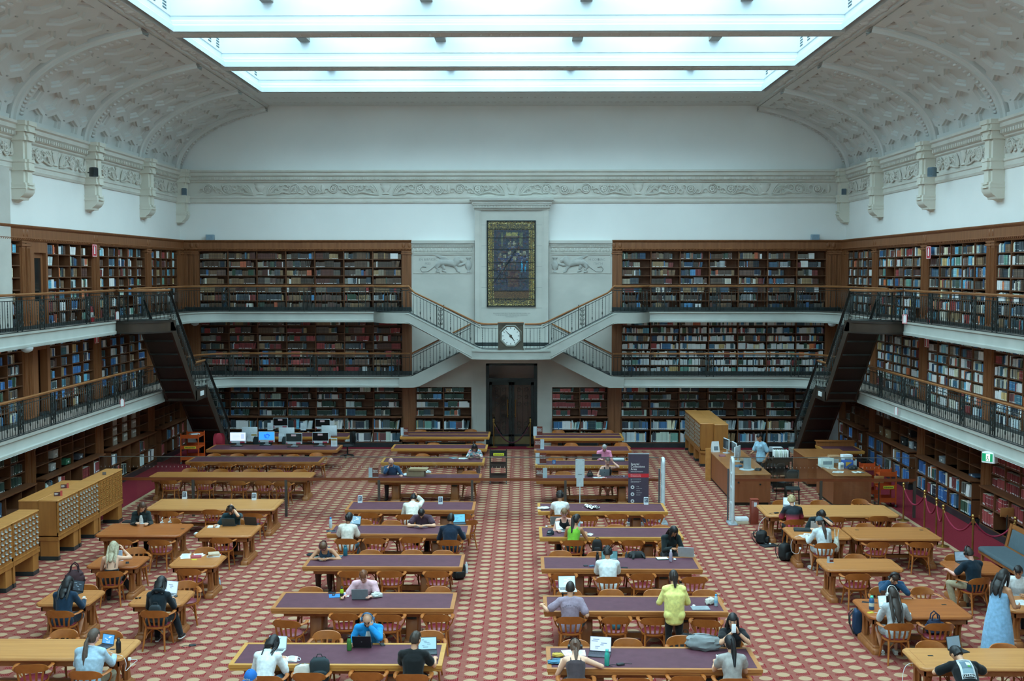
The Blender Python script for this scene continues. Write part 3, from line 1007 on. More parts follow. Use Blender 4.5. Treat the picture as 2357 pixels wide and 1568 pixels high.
# ---- railings --------------------------------------------------------------------
BAL_PLAIN = MB().tube([(0, 0, .05), (0, 0, .84)], .008, 6).mesh('baluster', M_BLACK)
_b = MB().tube([(0, 0, .05), (0, 0, .84)], .0085, 6)
_b.lathe([(.012, .16), (.019, .19), (.022, .22), (.019, .25), (.012, .28)], 8)
for i in range(5):
 _b.ball((0, 0, .42 + .075 * i), (.014, .014, .028), 6, 4)
BAL_KNOB = _b.mesh('baluster', M_BLACK)
def polyline_sample(pts, step):
 """points and directions at even steps along a 3-D polyline"""
 out = []
 acc = step * .5
 for a, b_ in zip(pts[:-1], pts[1:]):
  a, b_ = V3(a), V3(b_)
  L_ = (b_ - a).length
  h = V3((b_.x - a.x, b_.y - a.y, 0))
  if L_ < 1e-6:
   continue
  while acc <= L_:
   out.append((a + (b_ - a) * (acc / L_), h.normalized() if h.length else V3((1, 0, 0))))
   acc += step
  acc -= L_
 return out
def railing(pts, label, wood=True, h=1.0, scrolls=(), step=.148, inset=0.0, group=None, name='railing', hr=None):
 """pts: 3-D base line; handrail, two thin rails, foot rail, balusters"""
 p0 = V3(pts[0])
 t = thing(name, label, 'railing', p0, 0, group)
 loc = [V3(p) - p0 for p in pts]
 up = lambda z: [p + V3((0, 0, z)) for p in loc]
 mb = MB()
 mb.tube(hr if hr else up(h), [(.03, .042)] * len(hr if hr else loc), 10)
 mb.tube([p - V3((0, 0, .03)) for p in (hr if hr else up(h))], [(.014, .028)] * len(hr if hr else loc), 6)
 obj('handrail', mb, M_RAIL if wood else M_BLACK, t)
 for z in (.93, .84):
  mb = MB()
  mb.tube(up(z - (1.0 - h)), .011, 6)
  obj('top_bar', mb, M_BLACK, t)
 mb = MB()
 mb.tube(up(.05), [(.012, .022)] * len(loc), 6)
 mb.tube(up(.012), [(.012, .03)] * len(loc), 6)
 obj('foot_bar', mb, M_BLACKST, t)
 ss = polyline_sample(loc, step)
 rest = MB()
 for i, (p, d) in enumerate(ss):
  me = BAL_KNOB if i % 3 == 0 else BAL_PLAIN
  if i < 100:
   link('baluster', me, t, p)
  else:
   rest.tube([p + V3((0, 0, .05)), p + V3((0, 0, .84))], .0095, 5)
 if rest.v:
  obj('balusters', rest, M_BLACK, t, kind='stuff')
 # scrolled panels and posts
 for s in scrolls:
  acc = 0
  for a, b_ in zip(loc[:-1], loc[1:]):
   L_ = (b_ - a).length
   if acc + L_ >= s:
    p = a + (b_ - a) * ((s - acc) / L_)
    d = V3((b_.x - a.x, b_.y - a.y, 0)).normalized()
    mb = MB()
    for e in (-.14, .14):
     mb.box(-.016 + e, .016 + e, -.016, .016, .0, .95)
    for zz in (.14, .32, .5, .68):
     for e in (-1, 1):
      mb.tube([(e * (.02 + .05 * math.sin(PI * k / 8)) + e * .012 * k / 8, 0, zz + .17 * k / 8) for k in range(9)], .0085, 5)
      mb.tube([(e * .06 + .03 * math.cos(2 * PI * k / 10), 0, zz + .05 + .03 * math.sin(2 * PI * k / 10)) for k in range(11)], .007, 5)
    mb.tube([(0, 0, .05), (0, 0, .84)], .012, 6)
    o = obj('scroll_panel', mb, M_BLACK, t, p, math.atan2(d.y, d.x))
    break
   acc += L_
 return t
RB = .13                                            # railing stands back from the edge
for sx in (-1, 1):
 s_ = side_n[sx]
 # side galleries
 railing([(sx * (GE_UP + RB), 24.5, 5.6), (sx * (GE_UP + RB), 36.75, 5.6)], 'iron railing with wooden handrail on the upper gallery, %s wall' % s_, scrolls=(5.2, 6.6, 9.9, 11.4))
 railing([(sx * (GE_LO + RB), 24.5, 2.97), (sx * (GE_LO + RB), 40.2, 2.97)], 'iron railing with wooden handrail on the lower gallery, %s wall' % s_, scrolls=(4.4, 6.4, 9.0, 11.2, 13.5), h=.95)
 # from the stair round the corner and along the back
 for lev, ge, z, y0, h, xe in (('upper', GE_UP + RB, 5.6, 38.4, 1.03, -4.1), ('lower', GE_LO + RB, 2.97, 41.6, .95, -4.1)):
  R_ = RF + RB
  pts = [(-ge, y0)] + [(-ge + R_ - R_ * math.cos(PI / 2 * i / 8), GB - RF + R_ * math.sin(PI / 2 * i / 8)) for i in range(9)] + [(xe, GB + RB)]
  railing([(-sx * p[0], p[1], z) for p in pts], 'iron railing with wooden handrail along the back wall, %s gallery, %s half' % (lev, s_), h=h,
    scrolls=(1.0, 4.2, 7.6, 10.9, 13.1))
# ---- corner stairs ------------------------------------------------------------------
SX0, SX1 = 11.27, 12.33                             # stair width in |x|
for sx in (-1, 1):
 s_ = side_n[sx]
 t = thing('corner_stair', 'dark brown metal staircase descending from both galleries in the back %s corner' % s_, 'staircase', (0, 0, 0))
 A = lambda x: sx * x
 def xr(a, b_):
  return sorted((sx * a, sx * b_))
 # upper landing with a bowed front
 n = 10
 bow = [(12.72 - (12.72 - SX0) * i / n, 36.45 + .75 * (i / n) ** 1.6 - .22 * math.sin(PI * i / n)) for i in range(n + 1)]
 poly = bow + [(SX0, 38.05), (12.75, 38.05)]
 mb = MB()
 mb.prism([(A(p[0]), p[1]) for p in poly], 'z', 5.22, 5.58)
 poly2 = [(p[0], p[1] - .03) for p in bow] + [(SX0 - .03, 37.6), (12.75, 37.6)]
 mb.prism([(A(p[0]), p[1]) for p in poly2], 'z', 5.19, 5.24, 1)
 mb.prism([(A(p[0]), p[1]) for p in poly2], 'z', 5.53, 5.60, 1)
 obj('upper_landing', mb, [M_BROWN, M_BROWN2], t)
 # flights: soffit plates, stringers, treads
 for (ya, za, yb, zb, nm, ms) in ((37.5, 5.6, 40.25, 2.97, 'upper_flight', M_BROWN), (41.55, 2.97, 44.95, .0, 'lower_flight', M_BROWN2)):
  mb = MB()
  dz = .34
  a, b_ = xr(SX0 + .05, SX1 - .05)
  mb.prism([(ya - .25, za - .38), (ya + .1, za - .38), (yb, zb - .36) if zb > 1 else (yb - .42, .0), (yb + .25, zb - .36) if zb > 1 else (yb - .05, .0), (yb + .25, zb - .28) if zb > 1 else (yb - .02, .04), (yb, zb - .2) if zb > 1 else (yb - .06, .08), (ya, za - .12)], 'x', a, b_)
  for k in range(5):                          # seams of the soffit plates
   f = (k + .7) / 5.4
   y, z = ya + (yb - ya) * f, za - .40 + (zb - za) * f
   mb.box(a, b_, y - .012, y + .012, z - .012, z + .04, 1)
  obj(nm, mb, [M_BROWN2, M_BLACK], t)
  for xs in (SX0, SX1 - .06):
   mb = MB()
   a2, b2 = xr(xs, xs + .06)
   mb.prism([(ya - .02, za + .03), (ya - .02, za - .42), (ya + .12, za - .42), (yb if zb > 1 else yb - .5, max(zb - .42, 0)), (yb + .1, max(zb - .42, 0)), (yb + .1, zb + .06), (yb - .1, zb + .12), (ya + .15, za + .05)], 'x', a2, b2)
   obj('stringer', mb, M_BROWN, t)
  ns = 14
  a2, b2 = xr(SX0 + .06, SX1 - .06)
  for k in range(ns):
   y, z = ya + (yb - ya) * k / ns, za + (zb - za) * k / ns
   mb = MB()
   mb.box(a2, b2, y, y + (yb - ya) / ns + .03, max(.01, z - .2), max(.04, z - .16))
   obj('tread', mb, M_BLACKST, t)
 mb = MB()
 a, b_ = xr(SX0, 12.5)
 mb.box(a, b_, 40.2, 41.6, 2.60, 2.96)
 mb.box(*xr(SX0 - .01, 12.5), 40.2, 41.62, 2.56, 2.60, 1)
 mb.box(*xr(SX0 - .01, 12.5), 40.2, 41.62, 2.93, 2.97, 1)
 obj('middle_landing', mb, [M_BROWN, M_BROWN2], t)
 mb = MB()
 mb.box(*xr(SX0 - .1, SX1 + .05), 44.6, 45.3, .0, .16)
 obj('stone_foot', mb, M_STONE2, t)
 mb = MB()
 mb.box(*xr(SX0 - .03, SX0), 40.75, 41.15, 2.70, 2.86)
 obj('notice_plate', mb, M_WHITE, t)
 # stair railings
 xi = A(SX0 + .03)
 bowr = [(A(p[0] + .02), p[1] + .05, 5.6) for p in bow[1:]]
 railing([(A(12.8), 36.75, 5.6)] + bowr + [(xi, 37.5, 5.6)], 'curved landing rail at the head of the %s corner stair' % s_, h=1.0, scrolls=(.5,))
 railing([(xi, 37.5, 5.6), (xi, 40.25, 2.97)], 'sloping black railing of the upper flight, %s corner stair, room side' % s_, wood=False, h=.98)
 railing([(xi, 40.25, 2.97), (xi, 41.5, 2.97)], 'short railing with wooden handrail on the middle landing, %s corner stair' % s_, h=.98)
 railing([(xi, 41.55, 2.97), (xi, 44.95, .05)], 'sloping black railing of the lower flight, %s corner stair' % s_, wood=False, h=.98)
 railing([(A(SX1 - .03), 37.9, 5.3), (A(SX1 - .03), 40.25, 2.97)], 'sloping black railing of the upper flight, %s corner stair, wall side' % s_, wood=False, h=.98)
# ================================================================== middle of the back wall
def fy(x, y, Y):
 d = _f + _r * ((x - 1178.5) / F_PX) - _u * ((y - 784.0) / F_PX)
 return CAM + d * (Y / d.y)
def text(name, s, size, m, parent, M, align='CENTER', extrude=.002, **props):
 cu = bpy.data.curves.new(name, 'FONT')
 cu.body = s
 cu.size = size
 cu.align_x = align
 cu.align_y = 'CENTER'
 cu.extrude = extrude
 cu.resolution_u = 2
 cu.materials.append(m)
 tmp = bpy.data.objects.new(name, cu)
 me = bpy.data.meshes.new_from_object(tmp)
 bpy.data.objects.remove(tmp)
 bpy.data.curves.remove(cu)
 me.name = name
 if not me.materials:
  me.materials.append(m)
 o = link(name, me, parent)
 o.matrix_local = M
 for k, v in props.items():
  o[k] = v
 return o
UPRIGHT = Matrix.Rotation(PI / 2, 4, 'X')           # letters that face the viewer (-Y)
M_CARVE = mat('carved_shadow_stone', '8e8f8b', '9c9d98', rough=.8, scale=(4, 4, 4))
M_BRONZE = mat('dark_bronze', '23292a', '2e3534', rough=.4, metal=.55, scale=(3, 3, 3))
M_BRONZE2 = mat('bronze_plate', '6b6243', '7d7350', rough=.4, metal=.6, scale=(3, 3, 3))
M_CLOCKC = mat('clock_case', '4a463c', '575247', rough=.5, metal=.3, scale=(5, 5, 5))
YW = 46.28
mb = MB()
for sx in (-1, 1):
 mb.box(*sorted((sx * 1.52, sx * 4.1)), YW, 46.8, 2.46, 8.36)
 mb.box(*sorted((sx * 1.52, sx * 4.1)), YW - .03, 46.8, 8.30, 8.34)
 mb.box(*sorted((sx * 1.52, sx * 4.1)), YW - .07, 46.8, 8.36, 8.48)
 mb.box(*sorted((sx * 1.05, sx * 1.66)), YW - .02, 46.8, 0, 3.95)
 for k in range(9):                               # flutes of the door piers
  x = sx * (1.10 + k * .062)
  mb.box(x - .016, x + .016, YW - .045, YW, .10, 3.62)
 for k in range(34):                              # small dentils and palmettes under the top moulding
  x = sx * (1.62 + k * .073)
  mb.box(x - .02, x + .02, YW - .05, YW, 8.22, 8.29)
 for k in range(17):
  x = sx * (1.66 + k * .148)
  mb.ball((x, YW, 8.09), (.04, .03, .09), 6, 5)
  mb.ball((x - .05, YW, 8.06), (.025, .02, .06), 6, 4)
  mb.ball((x + .05, YW, 8.06), (.025, .02, .06), 6, 4)
  mb.box(x - .07, x + .07, YW - .02, YW, 7.96, 7.985)
mb.box(-1.66, 1.66, YW - .05, 46.8, 3.45, 3.95)
mb.prism([(-.14, 3.83), (.14, 3.83), (.05, 3.72), (0, 3.68), (-.05, 3.72)], 'y', YW - .2, YW, 1)
trim(mb, [M_STONE, M_CARVE], 30)
# tall central pier with its own cornice
mb = MB()
YP = 46.1
mb.box(-1.50, 1.50, YP, 46.8, 3.9, 9.75)
for sx in (-1, 1):
 mb.box(*sorted((sx * 1.30, sx * 1.50)), YP - .05, YP + .1, 3.9, 9.75)
 mb.box(*sorted((sx * 1.24, sx * 1.30)), YP - .025, YP + .1, 3.9, 9.75)
for o, z0, z1 in ((.02, 9.72, 9.78), (.05, 9.78, 9.90), (.09, 9.90, 9.96), (.12, 9.96, 10.05), (.16, 10.05, 10.10), (.20, 10.10, 10.18)):
 mb.box(-1.50 - o, 1.50 + o, YP - .06 - o, 46.8, z0, z1)
for k in range(27):
 x = -1.48 + k * .114
 mb.box(x - .03, x + .03, YP - .15, YP, 9.79, 9.89)
for z in (4.9, 5.72, 6.55, 7.4, 8.25, 9.1):           # joints of the facing slabs
 mb.box(-1.23, 1.23, YP - .003, YP, z, z + .012, 1)
trim(mb, [M_STONE, M_CARVE], 30)
# carved dedication
t0 = link('inscription', None, None, (0, YP - .004, 0), label='three carved lines of capitals on the stone below the stained glass window', category='inscription')
for k, (s, z, sz) in enumerate((('PRESENTED BY THE PROPRIETORS OF', 5.49, .118), ('THE SYDNEY MORNING HERALD', 5.41, .118), ('SEPTEMBER 1941', 5.335, .088))):
 z_ = fy(1176, (721.5, 725.7, 729.6)[k], YP).z
 text('carved_line', s, sz * .82, M_CARVE, t0, Matrix.Translation((0.0, 0, z_)) @ UPRIGHT @ Matrix.Diagonal((.93, .62, 1, 1)))
# winged lion reliefs
for sx in (-1, 1):
 x0, x1 = 1.66, 4.02
 z0, z1 = 7.16, 7.90
 mb = MB(Matrix.Translation((0, YW, 0)) @ Matrix.Diagonal((sx, 1, 1, 1)))
 # sunk field with a raised rim
 mb.box(x0 - .03, x1 + .03, -.035, 0, z1, z1 + .035)
 mb.box(x0 - .03, x1 + .03, -.02, 0, z0 - .025, z0)
 mb.box(x0 - .03, x0, -.03, 0, z0, z1)
 mb.box(x1, x1 + .03, -.03, 0, z0, z1)
 r = MB(mb.M)
 def L(u, v):                                      # lion drawing space: u 0..1 from the pier outwards, v 0..1 up
  return x0 + u * (x1 - x0), z0 + v * (z1 - z0)
 def T(pts, rad, d=.45):
  r.tube([(*[(L(u, v))[0]], -.02, L(u, v)[1]) for u, v in pts], [(q * d, q) if False else (q, q * d) for q in rad], 8, up=(0, 0, 1))
 T([(.60, .45), (.52, .58), (.42, .58), (.33, .52), (.27, .45)], [.07, .125, .13, .14, .09])           # trunk
 T([(.30, .42), (.26, .55), (.24, .72), (.21, .86)], [.11, .15, .15, .10])                             # mane
 T([(.24, .80), (.19, .72), (.14, .66)], [.10, .095, .06])                                             # head
 T([(.17, .62), (.145, .585)], [.045, .03])                                                            # jaw
 T([(.30, .45), (.25, .25), (.235, .10), (.19, .04)], [.09, .06, .05, .045])                           # standing foreleg
 T([(.28, .48), (.18, .42), (.11, .52)], [.07, .05, .04])                                              # raised foreleg on the urn
 T([(.55, .48), (.60, .30), (.57, .20), (.60, .08), (.54, .04)], [.11, .07, .05, .045, .045])          # hind legs
 T([(.50, .42), (.47, .22), (.50, .14), (.43, .06)], [.09, .055, .04, .04])
 T([(.58, .55), (.66, .30), (.76, .08), (.85, .07), (.88, .22), (.85, .36), (.78, .34)], [.02, .018, .018, .018, .018, .022, .03])   # tail
 for k in range(7):                                # wing feathers
  T([(.33 + .015 * k, .62 + .03 * k), (.40 + .02 * k, .72 + .03 * k), (.50 + .015 * k, .74 + .032 * k), (.62 - .02 * (6 - k) * .8, .80 + .02 * k)], [.03, .035, .03, .008], .5)
 cx, cz = L(.045, 0)
 r.lathe([(.09, .02), (.05, .06), (.04, .12), (.13, .20), (.15, .34), (.10, .46), (.06, .50), (.06, .56), (.11, .60), (.11, .63)], 12, (cx, -.01, cz), sy=.35)
 t = thing('lion_relief', 'carved stone panel of a winged lion beside an urn, %s of the stained glass' % side_n[sx], 'relief')
 obj('frame', mb, M_STONE, t)
 obj('lion', r, mat('relief_stone', 'a9aaa5', 'b9bab4', rough=.75, scale=(5, 5, 5)), t)
 lines = (('EN BIB\u039bIOIC', 3.42, 7.70), ('PEEI', 3.44, 7.53)) if sx < 0 else (('H CO\u03a6IAC', 3.48, 7.70), ('\u03a0H\u0393H', 3.53, 7.53))
 for s, x, z in lines:
  text('greek_line', s, .135, M_CARVE, t, Matrix.Translation((sx * x, YW - .004, z)) @ UPRIGHT)
# stained glass window
mb = MB()
wx0, wx1 = -1.0, 1.03
wz0, wz1 = 5.76, 9.27
wz0, wz1 = fy(1176, 706, YP).z, fy(1176, 507.5, YP).z
wx0, wx1 = fy(1120.5, 600, YP).x, fy(1233, 600, YP).x
RG = random.Random(5)
PALB = ['2a3342', '2f3a4a', '252f3d', '38405a', '3a3f4a', '2a3a40', '44454f', '2e2f44', '3f4a50']
PALR = ['4a3236', '553a38', '3d2e36', '5d4a3e', '4a4440']
PALG = ['7d6a34', '94803c', '6d5e32', 'a8944e', '5e5438', '7a5832', '504c38']
NXG, NZG = 84, 148
SGC = {}
def sg_col(u, v):
 """u across, v up: a gilt column border round a dim crowded interior"""
 e = min(u, 1 - u)
 if v > .905 or v < .055 or e < .115:
  if e < .03 or (v > .97) or v < .02 or abs(e - .115) < .012 or abs(v - .905) < .007:
   return RG.choice(PALG + ['d8c98a', '2c2f2c', 'b9b27a'])
  if e < .115 and .06 < v < .9:
   return RG.choice(PALG) if .045 < e < .085 else RG.choice(['45432f', '55502f', '3a3a30', '6d6438'])
  return RG.choice(['3a3c3a', '55503a', '7d6a3c', '2f3434', '8a7a4a'])
 if v < .17:
  return RG.choice(['57402f', '63492f', '4b3a30', '6b5238']) if v > .09 else RG.choice(['44423a', '6a5a38', '33363a', '7d6f45'])
 # pale architecture above, heads in the middle, robes and hills below
 if .80 < v < .86 and abs(u - .5) < .13:
  return RG.choice(['8a8350', '9a9258', '6f6c4a']) if v > .83 else RG.choice(['57504c', '64594f'])
 if .70 < v < .86 and (abs(u - .30) < .025 or abs(u - .70) < .03):
  return RG.choice(['5d6450', '6a7058', '545a48'])
 heads = ((.26, .60), (.36, .585), (.46, .62), (.555, .56), (.63, .64), (.70, .60), (.78, .62), (.46, .735), (.55, .735), (.33, .48), (.25, .47))
 for hu, hv in heads:
  if math.hypot((u - hu), (v - hv) * 1.75) < .035:
   return RG.choice(['7d7a68', '8d8a72', '6a6658', '9a9684'])
  if math.hypot((u - hu) / 1.5, (v - hv + .05) * 1.5) < .045:
   return RG.choice(['3a4468', '5a3a3a', '6b747c', '34405a', '5a4f46'])
 if (abs(u - (.72 + (v - .45) * .12)) < .012 or (abs(u - (.80 + .9 * (v - .42) ** 2 * 3)) < .014)) and .40 < v < .52:
  return RG.choice(['2f9cc0', '3ab0d0', '2a88b0'])
 if .22 < v < .42 and .42 < u < .66:
  return RG.choice(PALR)
 return RG.choice(PALB if RG.random() < .8 else PALR)
for i in range(NXG):
 for j in range(NZG):
  u0, u1 = i / NXG, (i + 1) / NXG
  v0, v1 = j / NZG, (j + 1) / NZG
  um, vm = (u0 + u1) / 2, (v0 + v1) / 2
  inner = .13 < um < .87 and .18 < vm < .89
  kk = (inner, i // 3 + (j // 3) % 2, j // 3) if inner else (inner, i, j)
  if kk not in SGC:
   SGC[kk] = srgb(sg_col(um, vm))
  c = SGC[kk] if not inner or RG.random() < .75 else srgb(sg_col(um, vm))
  X0, X1 = wx0 + .05 + u0 * (wx1 - wx0 - .1), wx0 + .05 + u1 * (wx1 - wx0 - .1)
  Z0, Z1 = wz0 + .05 + v0 * (wz1 - wz0 - .1), wz0 + .05 + v1 * (wz1 - wz0 - .1)
  mb.add([(X0, YP - .012, Z0), (X1, YP - .012, Z0), (X1, YP - .012, Z1), (X0, YP - .012, Z1)], [(0, 1, 2, 3)], 0, False, None, tuple(c))
t = obj('stained_glass_window', mb, mat('stained_glass', 'ffffff', rough=.25, attr='vcol'), None, label='tall dark stained glass window with gilt border above the clock', category='window')
# the slab behind the glass is cut back for it
mb = MB()
for a, b_, c, d in ((wx0, wx1, wz1 - .05, wz1), (wx0, wx1, wz0, wz0 + .05), (wx0, wx0 + .05, wz0, wz1), (wx1 - .05, wx1, wz0, wz1)):
 mb.box(a, b_, YP - .06, YP + .06, c, d)
obj('frame', mb, M_BRONZE, t)
for v in (.90, .80, .665, .515, .425, .33, .185, .09):
 mb = MB()
 z = wz0 + v * (wz1 - wz0)
 mb.box(wx0 + .05, wx1 - .05, YP - .035, YP - .013, z - .009, z + .009)
 obj('glazing_bar', mb, M_BRONZE, t)
mb = MB()
for k in range(9):
 mb.tube([(wx0 + .05 + RG.random() * 1.8, YP - .016, wz0 + .7 + RG.random() * 2.0) for _ in range(3)], .004, 4)
obj('lead_line', mb, M_BRONZE, t)
# bronze door
dx0, dx1 = -1.06, 1.04
mb = MB()
dt = 3.43
mb.box(dx0, dx0 + .13, YW - .04, YW + .25, 0, dt)
mb.box(dx1 - .13, dx1, YW - .04, YW + .25, 0, dt)
mb.box(dx0, dx1, YW - .04, YW + .25, dt - .07, dt)
mb.box(dx0, dx1, YW - .05, YW + .25, 2.68, 2.82)
mb.box(dx0, dx1, YW - .07, YW + .1, 2.76, 2.79)
struct('door_3', mb, M_BRONZE)
D3 = bpy.data.objects['door_3']
mb = MB()
mb.box(dx0 + .13, dx1 - .13, YW + .10, YW + .12, 2.82, dt - .07)
obj('transom_pane', mb, M_DKGLASS, D3)
for lx0, lx1 in ((dx0 + .14, -.02), (0.0, dx1 - .14)):
 mb = MB()
 for a, b_, c, d in ((lx0, lx0 + .11, 0, 2.68), (lx1 - .11, lx1, 0, 2.68), (lx0, lx1, 2.55, 2.68), (lx0, lx1, .42, .50), (lx0, lx1, 0, .10)):
  mb.box(a, b_, YW + .02, YW + .10, c, d)
 lf = obj('door_leaf', mb, M_BRONZE, D3)
 mb = MB()
 mb.box(lx0 + .11, lx1 - .11, YW + .06, YW + .07, .5, 2.55)
 obj('door_pane', mb, M_DKGLASS, lf)
 mb = MB()
 mb.box(lx0 + .10, lx1 - .10, YW + .03, YW + .07, .10, .42)
 obj('kick_plate', mb, M_BRONZE2, lf)
 mb = MB()
 cx = (lx0 + lx1) / 2
 for zz in (2.35, 2.05, 1.75, .95, .75):          # etched scrolls of the panes
  for e in (-1, 1):
   mb.tube([(cx + e * .15 + .10 * math.cos(a * .5) * (1 - a / 26), YW + .055, zz + .10 * math.sin(a * .5) * (1 - a / 26)) for a in range(20)], .007, 5)
 for e in (-.2, 0, .2):
  mb.tube([(cx + e, YW + .055, .55), (cx + e * 1.1, YW + .055, 1.5), (cx + e, YW + .055, 2.5)], .006, 5)
 obj('grille', mb, M_BRONZE, lf)
 hx = lx1 - .15 if lx1 < .1 else lx0 + .15
 mb = MB()
 mb.tube([(hx, YW - .04, 1.25), (hx, YW - .04, 1.92)], .017, 8)
 for zz in (1.34, 1.84):
  mb.tube([(hx, YW - .04, zz), (hx + (.05 if lx1 < .1 else -.05), YW + .05, zz)], .012, 6)
 for zz in (1.24, 1.93):
  mb.ball((hx, YW - .04, zz), .028, 8, 6)
 obj('door_handle', mb, M_BRASS, lf)
# ---- the twin stair: two front flights from the upper gallery, a bowed landing, two flights down behind
YF0, YF1 = 44.2, 45.2                                # front flights
LZ = 4.17                                           # landing height
RISE = (5.60 - LZ)
XA, XB = 4.03, 1.20                                 # front flight from |x|=XA (top) to XB (landing)
def run_prism(sx, pts, y0, y1):
 mb = MB()
 mb.prism([(sx * x, z) for x, z in pts], 'y', y0, y1)
 return mb
for sx in (-1, 1):
 s_ = side_n[sx]
 # gallery widens forward to meet the front flight
 mb = MB()
 mb.prism([(sx * 5.55, 45.3), (sx * 5.35, 44.9), (sx * 5.15, 44.45), (sx * 4.9, 44.25), (sx * 4.6, YF0), (sx * (XA + .12), YF0), (sx * (XA + .12), 45.2), (sx * XA, 45.2), (sx * XA, 46.6), (sx * 5.55, 46.6)], 'z', 5.18, 5.60)
 struct('floor_bay_%s' % s_, mb, M_STONE2)
 t = thing('stone_stair', 'white stone stair flight from the upper gallery down to the clock landing, %s half' % s_, 'staircase')
 st = run_prism(sx, [(XA + .12, 5.60), (XA, 5.60), (XB + .05, LZ + .03), (XB - .1, LZ + .03), (XB + .18, LZ - .42), (XB + .30, LZ - .42), (XA - .15, 5.17), (XA + .12, 5.17)], YF0, YF0 + .16)
 obj('front_string', st, M_STONE2, t)
 st = run_prism(sx, [(XA + .12, 5.60), (XA, 5.60), (XB + .05, LZ + .02), (XB - .1, LZ), (XB + .2, LZ - .36), (XA - .1, 5.22), (XA + .12, 5.22)], YF1 - .14, YF1)
 obj('back_string', st, M_STONE2, t)
 st = run_prism(sx, [(XA + .1, 5.40), (XB + .1, LZ - .2), (XB + .2, LZ - .38), (XA + .1, 5.20)], YF0 + .1, YF1 - .1)
 obj('soffit', st, M_STONE2, t)
 for k in range(9):
  a = XA - (XA - XB) * k / 9
  mb = MB()
  mb.box(*sorted((sx * a, sx * (a - (XA - XB) / 9 - .03))), YF0 + .14, YF1 - .12, 5.60 - RISE * (k + 1) / 9 - .03, 5.60 - RISE * (k + 1) / 9)
  obj('tread', mb, M_BLACKST, t)
 # mouldings along the string
 for o in (.07, .40):
  mb = MB()
  mb.tube([(sx * (XA + .1), YF0 - .005, 5.62 - o), (sx * XA, YF0 - .005, 5.62 - o), (sx * (XB + .05 + o * .4), YF0 - .005, LZ + .03 - o)], .012, 5)
  obj('string_moulding', mb, M_STONE2, t)
 # lower flight against the wall, landing -> lower gallery
 t2 = thing('stone_stair', 'stone stair flight behind, from the clock landing down to the lower gallery, %s half' % s_, 'staircase')
 XC, XD = 1.62, 4.02
 st = run_prism(sx, [(XC - .3, LZ), (XC, LZ), (XD, 3.0), (XD + .5, 2.97), (XD + .5, 2.55), (XD - .1, 2.55), (XD - .35, 2.62), (XC - .3, LZ - .36)], 45.2, 45.38)
 obj('front_string', st, M_STONE2, t2)
 st = run_prism(sx, [(XC, LZ - .1), (XD, 2.9), (XD, 2.55), (XD - .35, 2.60), (XC, LZ - .40)], 45.3, 46.3)
 obj('soffit', st, M_STONE2, t2)
 for k in range(7):
  a, z = XC + (XD - XC) * k / 7.2, LZ - (LZ - 2.97) * (k + 1) / 8
  mb = MB()
  mb.box(*sorted((sx * a, sx * (a + (XD - XC) / 7))), 45.3, 46.3, z - .16, z + .02)
  obj('step', mb, M_BLACKST, t2)
 # railings
 yr = YF0 + .07
 pts = [(sx * XA, yr, 5.6), (sx * (XB + .02), yr, LZ)]
 hr = [V3((sx * (XA + .08), yr, 6.66)) - V3(pts[0]), V3((sx * (XA - .03), yr, 6.62)) - V3(pts[0]), V3((sx * (XA - .14), yr, 6.48)) - V3(pts[0]), V3((sx * (XA - .26), yr, 6.38)) - V3(pts[0]),
   V3((sx * (XB + .12), yr, LZ + 1.04)) - V3(pts[0]), V3((sx * (XB - .1), yr, LZ + 1.0)) - V3(pts[0])]
 railing(pts, 'sloping railing with wooden handrail on the front stair flight %s of the clock' % s_, h=.98, hr=hr, scrolls=(1.4,))
 railing([(sx * 5.45, 45.1, 5.6), (sx * 5.2, 44.6, 5.6), (sx * 4.9, 44.38, 5.6), (sx * 4.6, yr, 5.6), (sx * XA, yr, 5.6)], 'short curved railing at the head of the front stair flight, %s side' % s_, h=1.03)
 pts = [(sx * XC, 45.3, LZ), (sx * XD, 45.3, 2.97)]
 railing(pts, 'sloping railing with wooden handrail on the rear stair flight, %s of the clock' % s_, h=.95)
# landing
mb = MB()
n = 12
front = [(-XB - .35 + (2 * XB + .7) * i / n, YF0 - .30 * math.sin(PI * max(0, min(1, (i / n)))) ** .7) for i in range(n + 1)]
poly = [(-1.7, 46.2), (-1.7, 45.1), (-XB - .35, YF0)] + front[1:-1] + [(XB + .35, YF0), (1.7, 45.1), (1.7, 46.2)]
mb.prism(poly, 'z', LZ - .40, LZ)
for z, o in ((LZ - .06, .03), (LZ - .36, .025)):
 mb.prism([(p[0], p[1] - o) if 2 <= i <= n + 2 else p for i, p in enumerate(poly)], 'z', z - .03, z + .03)
struct('floor_landing', mb, M_STONE2)
mb = MB()
mb.box(-1.5, 1.5, YP - .06, YP + .02, LZ, LZ + .15)
trim(mb, M_BLACKST)
for sx in (-1, 1):
 yl = YF0 - .16
 railing([(sx * (XB - .02), YF0 + .05, LZ), (sx * .95, yl, LZ), (sx * .53, yl - .06, LZ)], 'short iron railing on the landing just %s of the clock' % side_n[sx], h=1.0)
